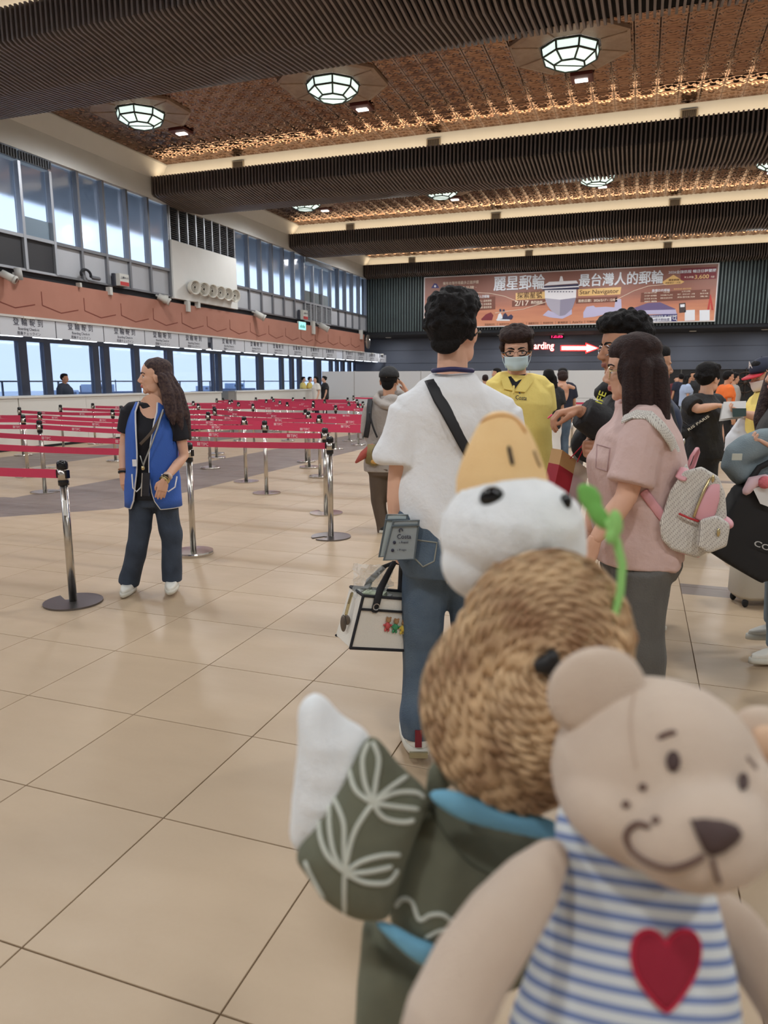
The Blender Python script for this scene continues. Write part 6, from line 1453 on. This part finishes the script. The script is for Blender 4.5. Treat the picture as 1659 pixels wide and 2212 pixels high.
far('traveller in white with loose dark hair standing at the far counter', 684, 860, 27.0, FLT + .4, 1.6, cream_c, navyc, long=True, sk='light', fem=True)
far('traveller in black with a hair bun standing at the far counter', 702, 860, 27.4, FLT + .2, 1.62, blk, blk, bun=True, sk='light', fem=True)
far('woman with long black hair and white skirt beyond the yellow polo man', 1182, 900, 10.2, FA, 1.6, blk, whitec, long=True, shoe=shoe_w, fem=True, skirt=True)
P = far('adult in a navy T-shirt carrying a child beyond the yellow polo man', 1212, 900, 12.5, FA + .2, 1.66, navyc, jean_b, shoe=shoe_w)
far('small child with brown hair held by the adult in navy', 1208, 860, 12.9, FC_, 1.0, cream_c, navyc, hm='curlbrown', sk='light') if False else None
t = thing('person', 'small child peeking over the shoulder of the adult in navy', 'person', tuple(W(1214, 835, 12.35))); 
mb = MB(); mb.ell((0, 0, -.1), (.12, .1, .2)); mb.ell((0, 0, .14), (.075, .085, .1)); 
for s in (-1, 1): mb.tube([(s * .1, 0, 0), np.array((s * .16, 0, -.02)) + TOC * .14, TOC * .2 + np.array((s * .05, 0, .02))], .03, 8)
link('body', finish(remesh(mb, .012, 3), SKINS['light'][0]), t); mb = MB(); mb.ell((0, 0, .2), (.09, .1, .075)); mb.ell(np.array((0, 0, .16)) + TOC * .03, (.088, .09, .08)); mb.build('hair', HAIRM['curlbrown'], t, True)
far('dark-haired traveller behind the white T-shirt man near the partitions', 1048, 830, 19.0, FA, 1.6, navyc, navyc, hm='brown', bun=True, fem=True); far('traveller in a black cap behind the yellow polo man', 1075, 825, 16.0, FLT, 1.72, blk, blk)
far('woman in a pale blue shirt queuing at the far dark doors', 1480, 870, 19.5, FRT, 1.6, lblue, jean_l, long=True, shoe=shoe_w, fem=True); far('traveller in black taking a photo by the far dark doors', 1492, 865, 21.0, FC_, 1.72, blk, blk); far('traveller in dark clothes at the far dark doors', 1468, 865, 22.0, FA, 1.66, navyc, navyc); far('traveller with a reddish top at the far dark doors', 1458, 865, 24.0, FC_, 1.6, mat('maroon cotton', (110, 50, 56), .85), navyc, sk='light')
far('worker in an orange vest by the far belt line', 1566, 870, 13.0, FRT, 1.62, orange, blk, sleeve=.6); far('person in grey standing by the far belt line', 1580, 868, 15.0, FRT, 1.6, greyc, navyc, sleeve=1.9)
P = person('man in a navy jacket mostly hidden behind the pink T-shirt woman', W(1398, 900, 4.15), FRT, 1.64, 'warm', 1.15, None, None, dict(m=mat('navy nylon', (40, 52, 80), .6), sleeve=1.9, inf=.03, name='jacket'), dict(m=blk), (shoe_b, sole_w), vox=.014); hair(P, SHORT, HAIRM['black'], .01)
P = person('hooded figure in dark clothes behind the counter against the glazing', onX(140, 850, -13.55), FRT, 1.62, 'tan', 1.25, None, None, dict(m=mat('dark grey wool', (60, 66, 80), .9), sleeve=1.9, inf=.04, name='coat'), dict(m=navyc), (shoe_b, sole_w), vox=.016); hair(P, SHORT, HAIRM['black'], .012)
# ------------------------------------------------------------------ plush toys held up close
def camp(px, py, dep): return np.array(((px - CX) * dep / FPX, -(py - CY) * dep / FPX, -dep))
class Toy:
    def __init__(s, name, label, px, py, dep, f=1.0):
        s.f = f; s.o = camp(px, py, dep * f); s.dep = dep
        s.t = thing(name, label, 'plush toy'); s.t.matrix_basis = CAMMAT @ Matrix.Translation(Vector(s.o))
    def p(s, px, py, dep=None): return camp(px, py, (dep or s.dep) * s.f) - s.o
    def k(s, dep=None): return (dep or s.dep) * s.f / FPX
    def ell(s, mb, px, py, dep, rx, ry, rz, rot=0):
        u = s.k(dep); mb.ell(s.p(px, py, dep), (rx * u, ry * u, rz * u), Matrix.Rotation(rot, 3, 'Z'), 24, 16)
    def blob(s, mb, name, m, vox, smooth=4, wr=0, fq=200, parent=None, seed=1):
        e = finish(remesh(mb, vox, smooth), m, (0, 0, 0), wr, seed, fq, (.6, .6, .6)); return link(name, e, parent or s.t)
    def bvh(s, *obs):
        V, F = [], []
        for o in obs:
            n = len(V); V += [v.co.copy() for v in o.data.vertices]; F += [[i + n for i in q.vertices] for q in o.data.polygons]
        return BVHTree.FromPolygons(V, F)
    def hit(s, b, px, py, lift=0.0):
        d = Vector(camp(px, py, 1.0)).normalized(); h, n, _, _ = b.ray_cast(Vector(-s.o), d)
        if h is None: return None, None
        if n.dot(d) > 0: n = -n
        return np.array(h) + np.array(n) * lift, np.array(n)
    def stitch(s, b, pts, rad, name, m, lift=.0006, n=7, flat=.6, sub=5, parent=None, rads=None):
        P = []
        for i in range(len(pts) - 1):
            p0, p1, p2, p3 = (np.array(pts[min(max(j, 0), len(pts) - 1)], float) for j in (i - 1, i, i + 1, i + 2))
            for t_ in np.linspace(0, 1, sub + 1)[:-1]: P.append(.5 * (2 * p1 + (p2 - p0) * t_ + (2 * p0 - 5 * p1 + 4 * p2 - p3) * t_ ** 2 + (3 * p1 - p0 - 3 * p2 + p3) * t_ ** 3))
        P.append(np.array(pts[-1], float)); Q = []
        for q in P:
            h, nn = s.hit(b, q[0], q[1], lift)
            if h is not None: Q.append(h)
        if len(Q) < 2: return
        r = rad * s.k()
        return MB().tube(Q, [r * (.75 if i in (0, len(Q) - 1) else 1) for i in range(len(Q))], n, side=(0, 0, 1)).build(name, m, parent or s.t, True)
    def patch(s, b, poly, name, m, lift=.001, rings=5, dome=.0, parent=None):
        c = np.mean(np.array(poly, float), 0); n = len(poly); V = []; h, nn = s.hit(b, c[0], c[1], lift + dome); V.append(h)
        for r in range(1, rings + 1):
            for q in poly:
                f = r / rings; x = c + (np.array(q) - c) * f; h, nn = s.hit(b, x[0], x[1], lift + dome * math.sqrt(max(0, 1 - f * f)))
                V.append(h if h is not None else V[-1])
        F = [(0, 1 + j, 1 + (j + 1) % n) for j in range(n)]
        for r in range(rings - 1): F += [(1 + r * n + j, 1 + (r + 1) * n + j, 1 + (r + 1) * n + (j + 1) % n, 1 + r * n + (j + 1) % n) for j in range(n)]
        o = MB().add(V, F).build(name, m, parent or s.t, True); so = o.modifiers.new('s', 'SOLIDIFY'); so.thickness = .0012; so.offset = 0; return o
    def pillow(s, poly, dep, thick, name, m, sub=4, wr=0, parent=None, fq=150, tilt=0.0):
        pts = [np.array(p, float) for p in poly]; P = []; n0 = len(pts)
        for i in range(n0):
            p0, p1, p2, p3 = (pts[j % n0] for j in (i - 1, i, i + 1, i + 2))
            for t_ in np.linspace(0, 1, sub + 1)[:-1]: P.append(.5 * (2 * p1 + (p2 - p0) * t_ + (2 * p0 - 5 * p1 + 4 * p2 - p3) * t_ ** 2 + (3 * p1 - p0 - 3 * p2 + p3) * t_ ** 3))
        c = np.mean(P, 0); n = len(P); V = [s.p(c[0], c[1], dep) + (0, 0, thick)]; K = 9
        for r in range(1, K):
            a = math.pi / 2 * r / (K - 1)
            for q in P: x = c + (q - c) * math.sin(a) ** .8; V.append(s.p(x[0], x[1], dep) + np.array((0, 0, thick * math.cos(a))))
        nb = len(V)
        for r in range(K - 2, 0, -1):
            a = math.pi / 2 * r / (K - 1)
            for q in P: x = c + (q - c) * math.sin(a) ** .8; V.append(s.p(x[0], x[1], dep) + np.array((0, 0, -thick * math.cos(a))))
        V.append(s.p(c[0], c[1], dep) + (0, 0, -thick)); F = [(0, 1 + (j + 1) % n, 1 + j) for j in range(n)]; R_ = 2 * K - 3
        for r in range(R_ - 1): F += [(1 + r * n + j, 1 + r * n + (j + 1) % n, 1 + (r + 1) * n + (j + 1) % n, 1 + (r + 1) * n + j) for j in range(n)]
        L = len(V) - 1; k_ = 1 + (R_ - 1) * n; F += [(k_ + j, k_ + (j + 1) % n, L) for j in range(n)]
        mb = MB().add(V, F)
        return s.blob(mb, name, m, .0028, 3, wr, fq, parent, 3)
plush = mat('beige plush', (226, 202, 180), .95, noise=(30, .35, (214, 188, 166)), bump=(900, .5), sheen=.4)
brownt = mat('brown embroidery', (108, 82, 72), .8); bearn = mat('brown nose felt', (72, 52, 48), .7); redf = mat('red felt', (160, 32, 56), .9, bump=(800, .4)); redf2 = mat('red felt border', (196, 38, 66), .9)
def stripes():
    m = mat('blue and white striped jersey', (220, 228, 232), .9); nt = m.node_tree; b = nt.nodes['Principled BSDF']; L = nt.links.new
    tc = nt.nodes.new('ShaderNodeTexCoord'); sp = nt.nodes.new('ShaderNodeSeparateXYZ'); L(tc.outputs['Object'], sp.inputs[0])
    a = nt.nodes.new('ShaderNodeMath'); a.operation = 'MULTIPLY_ADD'; L(sp.outputs[0], a.inputs[0]); a.inputs[1].default_value = .13; L(sp.outputs[1], a.inputs[2])
    z = nt.nodes.new('ShaderNodeMath'); z.operation = 'MULTIPLY_ADD'; L(sp.outputs[2], z.inputs[0]); z.inputs[1].default_value = -.35; L(a.outputs[0], z.inputs[2])
    q = nt.nodes.new('ShaderNodeMath'); q.operation = 'MULTIPLY'; L(z.outputs[0], q.inputs[0]); q.inputs[1].default_value = 2 * math.pi / .0103
    s = nt.nodes.new('ShaderNodeMath'); s.operation = 'SINE'; L(q.outputs[0], s.inputs[0])
    r = nt.nodes.new('ShaderNodeMapRange'); r.inputs[1].default_value = .05; r.inputs[2].default_value = .5; L(s.outputs[0], r.inputs[0])
    mx = nt.nodes.new('ShaderNodeMix'); mx.data_type = 'RGBA'; mx.inputs[6].default_value = C3(224, 230, 234); mx.inputs[7].default_value = C3(122, 142, 192); L(r.outputs[0], mx.inputs[0]); L(mx.outputs[2], b.inputs['Base Color']); return m
bear = Toy('teddy_bear', 'beige plush teddy bear in a striped vest with a red heart', 1400, 2150, .42)
B = bear
mb = MB(); B.ell(mb, 1415, 1668, .45, 222, 204, 200); B.ell(mb, 1500, 1792, .40, 160, 118, 150, .15); B.ell(mb, 1350, 1745, .43, 140, 100, 150, -.3); B.ell(mb, 1560, 1720, .43, 120, 120, 140)
bh = B.blob(mb, 'head', plush, .0026, 10)
mb = MB(); B.ell(mb, 1288, 1494, .445, 110, 97, 44, .35); B.blob(mb, 'ear', plush, .002, 5)
mb = MB(); B.ell(mb, 1652, 1592, .47, 78, 66, 40, -.4); er = B.blob(mb, 'ear', plush, .002, 5)
mb = MB(); B.ell(mb, 1662, 1606, .458, 48, 40, 20, -.4); B.blob(mb, 'inner_ear', mat('peach ear lining', (222, 186, 156), .9), .002, 4)
bb_ = B.bvh(bh)
def ring_poly(cx, cy, rx, ry, rot=0, n=16): return [(cx + rx * math.cos(a) * math.cos(rot) - ry * math.sin(a) * math.sin(rot), cy + rx * math.cos(a) * math.sin(rot) + ry * math.sin(a) * math.cos(rot)) for a in np.linspace(0, 6.283, n + 1)[:-1]]
B.patch(bb_, ring_poly(1453, 1645, 14, 22), 'eye', bearn, .001, 4, .0012); B.patch(bb_, ring_poly(1603, 1690, 10, 20), 'eye', bearn, .001, 4, .0012)
for x, y in ((1389, 1700), (1352, 1739), (1418, 1773)): B.patch(bb_, ring_poly(x, y, 8, 8, n=10), 'freckle', brownt, .0008, 2, .0006)
B.stitch(bb_, [(1424, 1594), (1440, 1586), (1457, 1582)], 6, 'eyebrow', brownt); B.stitch(bb_, [(1614, 1636), (1624, 1648), (1632, 1660)], 5, 'eyebrow', mat('pale brown thread', (150, 130, 118), .8))
B.patch(bb_, [(1492, 1774), (1520, 1772), (1560, 1776), (1588, 1786), (1599, 1802), (1588, 1820), (1562, 1838), (1536, 1847), (1522, 1838), (1508, 1810)], 'nose', bearn, .0015, 5, .004)
B.stitch(bb_, [(1538, 1856), (1544, 1878), (1553, 1906)], 5, 'mouth_seam', brownt); B.stitch(bb_, [(1402, 1787), (1380, 1780), (1360, 1790), (1353, 1810), (1368, 1838), (1402, 1862), (1442, 1874), (1480, 1868), (1518, 1850)], 6.5, 'mouth', brownt)
B.stitch(bb_, [(1376, 1475), (1362, 1560), (1375, 1660)], 2, 'seam', mat('plush seam', (204, 178, 156), .9))
mb = MB(); rows = [(1740, 1330, 120, 80), (1790, 1345, 145, 105), (1860, 1362, 162, 130), (1950, 1366, 180, 150), (2080, 1366, 214, 172), (2212, 1350, 246, 185), (2360, 1335, 262, 190), (2520, 1330, 220, 150), (2580, 1330, 110, 80)]
mb.rings([[B.p(cx + hw * math.cos(a), y, .455) + np.array((0, 0, hd * B.k() * math.sin(a))) for a in np.linspace(0, 6.283, 33)[:-1]] for y, cx, hw, hd in rows])
bt = B.blob(mb, 'striped_vest', stripes(), .0028, 4)
mb = MB(); mb.tube([B.p(1195, 1845, .435), B.p(1150, 1905, .425), B.p(1085, 1990, .41), B.p(1020, 2085, .4), B.p(965, 2200, .39), B.p(930, 2330, .39)], [40 * B.k(), 66 * B.k(), 80 * B.k(), 84 * B.k(), 86 * B.k(), 84 * B.k()], 18); B.blob(mb, 'arm', plush, .0026, 5)
mb = MB(); mb.tube([B.p(1510, 1945, .47), B.p(1580, 2000, .47), B.p(1650, 2090, .46), B.p(1720, 2200, .45)], [55 * B.k(), 66 * B.k(), 70 * B.k(), 70 * B.k()], 16); B.blob(mb, 'arm', plush, .0026, 5)
for sx in (-1, 1):
    mb = MB(); mb.tube([B.p(1335 + sx * 120, 2480, .45), B.p(1335 + sx * 170, 2640, .42), B.p(1335 + sx * 185, 2760, .39)], [85 * B.k(), 85 * B.k(), 80 * B.k()], 16); B.blob(mb, 'leg', plush, .003, 4)
bv = B.bvh(bt)
heart = [(1436, 2040), (1422, 2018), (1402, 2008), (1380, 2015), (1367, 2038), (1366, 2075), (1378, 2112), (1400, 2145), (1424, 2172), (1438, 2180), (1455, 2166), (1478, 2134), (1498, 2096), (1506, 2060), (1504, 2030), (1490, 2012), (1468, 2008), (1448, 2020)]
hp_ = B.patch(bv, heart, 'heart_patch', redf, .0015, 6, .0015); B.stitch(bv, heart + [heart[0]], 4.5, 'heart_border', redf2, .0018, parent=None)
# ---- duck -----------------------------------------------------------------------------------
fluff = mat('white fluffy plush', (246, 247, 248), .95, noise=(60, .4, (228, 231, 233)), bump=(420, .35), sheen=.5)
felt = mat('apricot felt', (248, 208, 150), .9, noise=(40, .3, (240, 194, 132)), bump=(700, .3)); oliv = mat('olive cotton', (118, 119, 100), .9, noise=(60, .4, (104, 106, 90)), bump=(900, .4)); skyb = mat('sky blue lining', (120, 178, 206), .85); thr = mat('white embroidery thread', (206, 208, 196), .9)
straw = mat('woven straw', (216, 182, 140), .85, noise=(60, .9, (150, 112, 80)), bump=(500, .8)); strawl = mat('light straw strand', (228, 194, 152), .8, noise=(26, 1.0, (158, 118, 86)))
duck = Toy('plush_duck', 'white plush duck in an olive coat with apricot beak', 1050, 1900, .5, 1.14)
D_ = duck
mb = MB(); D_.ell(mb, 1105, 1150, .53, 156, 128, 150); D_.ell(mb, 1050, 1215, .53, 98, 85, 100); D_.ell(mb, 1185, 1170, .53, 78, 110, 110)
dh_ = D_.blob(mb, 'head', fluff, .0026, 4, .0009, 300)
mb = MB(); mb.rings([[D_.p(cx + hw * math.cos(a), y, .535) + np.array((0, 0, hd * D_.k() * math.sin(a))) for a in np.linspace(0, 6.283, 29)[:-1]] for y, cx, hw, hd in ((1075, 1085, 100, 95), (1035, 1084, 99, 92), (1000, 1083, 88, 82), (960, 1084, 73, 66), (925, 1084, 56, 48), (902, 1081, 38, 32), (889, 1079, 16, 14))]); bk = D_.blob(mb, 'beak', felt, .0024, 4)
bbk = D_.bvh(bk); D_.stitch(bbk, [(1099, 966), (1103, 985), (1107, 1003)], 4.5, 'nostril', mat('black thread', (34, 26, 26), .8)); D_.stitch(bbk, [(1153, 975), (1160, 995), (1166, 1008)], 3.5, 'nostril', mat('faded thread', (150, 124, 90), .8)); D_.stitch(bbk, [(1012, 945), (1040, 912), (1078, 898), (1112, 905), (1135, 935)], 3, 'beak_seam', mat('beak seam', (214, 158, 96), .9))
bd = D_.bvh(dh_)
for x, y, rx, ry in ((1062, 1073, 27, 22), (1222, 1084, 13, 19)):
    h, nn = D_.hit(bd, x, y); mb = MB(); mb.ell(h, (rx * D_.k(), ry * D_.k(), 16 * D_.k()), Matrix.Rotation(.3 if rx > 20 else 0, 3, 'Z'), 20, 14); mb.build('eye', mat('glossy black bead', (12, 12, 14), .08), D_.t, True)
wtip = [(640, 1838), (626, 1790), (632, 1720), (642, 1620), (646, 1535), (664, 1504), (690, 1499), (740, 1545), (800, 1592), (800, 1680), (760, 1770), (690, 1840)]
D_.pillow(wtip, .5, .02, 'wing_tip', fluff, wr=.0009, fq=300)
slv = [(800, 1590), (862, 1650), (926, 1716), (908, 1780), (882, 1850), (858, 1930), (840, 1976), (800, 1986), (755, 1976), (700, 1940), (660, 1885), (640, 1842), (690, 1765), (738, 1685)]
sl = D_.pillow(slv, .49, .024, 'sleeve', oliv); bs_ = D_.bvh(sl)
EM = [[(745, 1972), (746, 1885), (765, 1800), (803, 1738)]]
for n_, L_ in (((805, 1735), [[(768, 1705), (757, 1650), (778, 1605)], [(788, 1690), (784, 1640), (796, 1606)], [(812, 1690), (818, 1640), (806, 1606)], [(838, 1705), (878, 1678)], [(850, 1714), (895, 1712), (914, 1722)], [(850, 1742), (902, 1748)], [(828, 1766), (868, 1776), (893, 1772)]]), ((746, 1885), [[(706, 1845), (690, 1785), (704, 1722)], [(722, 1845), (712, 1780), (714, 1725)], [(744, 1830), (742, 1775), (722, 1725)], [(778, 1862), (825, 1848), (862, 1846)], [(790, 1884), (845, 1872)], [(786, 1905), (835, 1906), (858, 1880)]]), ((700, 1940), [[(672, 1890), (660, 1862)]])):
    EM += [[n_] + q for q in L_]
for q in EM: D_.stitch(bs_, q, 5.2, 'leaf_embroidery', thr, .0004)
coat = [(905, 1730), (960, 1720), (1080, 1770), (1210, 1800), (1240, 1950), (1180, 2080), (1060, 2150), (960, 2110), (890, 2050), (842, 1985), (852, 1900), (880, 1810)]
co_ = D_.pillow(coat, .51, .03, 'coat', oliv); bc = D_.bvh(co_)
D_.stitch(bc, [(856, 1958), (870, 1942), (890, 1948), (906, 1986), (930, 1976), (958, 1976), (986, 1998)], 5, 'cloud_embroidery', thr, .0004); D_.stitch(bc, [(925, 1735), (960, 1800), (1010, 1860), (1060, 1890)], 2, 'coat_fold', mat('olive seam', (80, 82, 66), .9)); D_.stitch(bc, [(920, 2025), (950, 2010), (980, 2008)], 4, 'cloud_embroidery', thr, .0004)
skirt = [(790, 1985), (850, 2030), (920, 2085), (1010, 2110), (1060, 2200), (1050, 2330), (900, 2360), (775, 2330), (768, 2180), (778, 2060)]
D_.pillow(skirt, .525, .026, 'coat_skirt', oliv)
D_.pillow([(924, 1718), (950, 1704), (1010, 1716), (1100, 1752), (1200, 1772), (1205, 1815), (1090, 1796), (1000, 1772), (950, 1745)], .47, .007, 'collar_lining', skyb)
D_.pillow([(806, 1990), (845, 1996), (900, 2026), (950, 2048), (945, 2088), (905, 2080), (855, 2042)], .485, .006, 'hem_lining', skyb)
mb = MB(); mb.tube([D_.p(930, 1725, .5), D_.p(948, 1680, .505), D_.p(985, 1640, .51), D_.p(1010, 1660, .5)], [14 * D_.k(), 30 * D_.k(), 40 * D_.k(), 30 * D_.k()], 12); D_.blob(mb, 'coat_collar', oliv, .0025, 3)
for x in (900, 1040): mb = MB(); D_.ell(mb, x, 2400, .5, 70, 60, 110); D_.blob(mb, 'foot', felt, .003, 3)
# ---- straw hat -----------------------------------------------------------------------------------
hat = Toy('straw_hat', 'woven straw hat resting on the back of the plush duck', 1150, 1500, .47, 1.14); hat.t['category'] = 'hat'
mb = MB(); hat.ell(mb, 1178, 1375, .49, 186, 196, 190, -.1); hat.ell(mb, 1112, 1530, .485, 208, 232, 110, .25); hat.ell(mb, 1200, 1500, .47, 170, 210, 150)
hb = hat.blob(mb, 'hat_body', straw, .0028, 6); bhh = hat.bvh(hb)
mb = MB(); rr = random.Random(5); cx0, cy0 = 1205, 1445
R0 = 26
while R0 < 420:
    a = rr.uniform(0, .5); da = rr.uniform(44, 62) / R0
    while a < 6.283:
        seg_ = []
        for q in np.linspace(a, a + da * .92, 4):
            h, nn = hat.hit(bhh, cx0 + R0 * (.92 + .05 * math.sin(2 * q + R0 / 60)) * math.cos(q) + 6 * math.sin(q * 3 + R0 / 40), cy0 + R0 * math.sin(q) + 5 * math.cos(q * 2 + R0 / 30))
            if h is None: seg_ = []; break
            seg_.append((h, nn))
        if len(seg_) == 4 and max(np.linalg.norm(seg_[i][0] - seg_[i + 1][0]) for i in range(3)) < .012:
            mb.tube([h + n_ * (.0002 + (.0010 if 0 < i < 3 else -.0008)) for i, (h, n_) in enumerate(seg_)], [.0013, .0021, .0021, .0013], 6)
        a += da * rr.uniform(.95, 1.1)
    R0 += 13.5
mb.build('straw_weave', strawl, hat.t, True, kind='stuff')
h0, nn = hat.hit(bhh, 1190, 1438); mb = MB(); u_ = hat.k()
for dx, dy, rx, ry, rt_ in ((-14, 6, 26, 20, .5), (12, -10, 24, 20, -.6), (0, 20, 14, 18, 0), (6, -24, 12, 14, .3)): mb.ell(h0 + np.array((dx * u_, dy * u_, .005)), (rx * u_, ry * u_, .006), Matrix.Rotation(rt_, 3, 'Z'))
hat.blob(mb, 'ribbon_bow', mat('black ribbon', (20, 19, 20), .5), .0018, 2)
# ---- green sprout clip ------------------------------------------------------------------------------
spr = Toy('sprout_clip', 'green felt sprout clip standing on the straw hat', 1320, 1300, .445, 1.14); spr.t['category'] = 'hair clip'
grn = mat('green felt leaf', (122, 188, 92), .9, bump=(700, .3)); grn2 = mat('pale green felt', (150, 206, 118), .9)
mb = MB(); mb.tube([spr.p(1308, 1400), spr.p(1322, 1350), spr.p(1340, 1280), spr.p(1344, 1220), spr.p(1332, 1170), spr.p(1312, 1128)], [6 * spr.k(), 7.5 * spr.k(), 8.5 * spr.k(), 9 * spr.k(), 9.5 * spr.k(), 10 * spr.k()], 10); mb.build('stem', grn2, spr.t, True)
mb = MB(); spr.ell(mb, 1274, 1076, .447, 25, 34, 9, .55); spr.ell(mb, 1292, 1112, .446, 20, 38, 9, .6); spr.ell(mb, 1262, 1060, .447, 17, 18, 8); spr.blob(mb, 'leaf', grn, .0016, 3)
mb = MB(); spr.ell(mb, 1330, 1130, .443, 17, 32, 8, .1); spr.ell(mb, 1320, 1158, .443, 14, 20, 8, -.2); spr.blob(mb, 'leaf', grn2, .0016, 3)
bpy.data.scenes.remove(TMP)
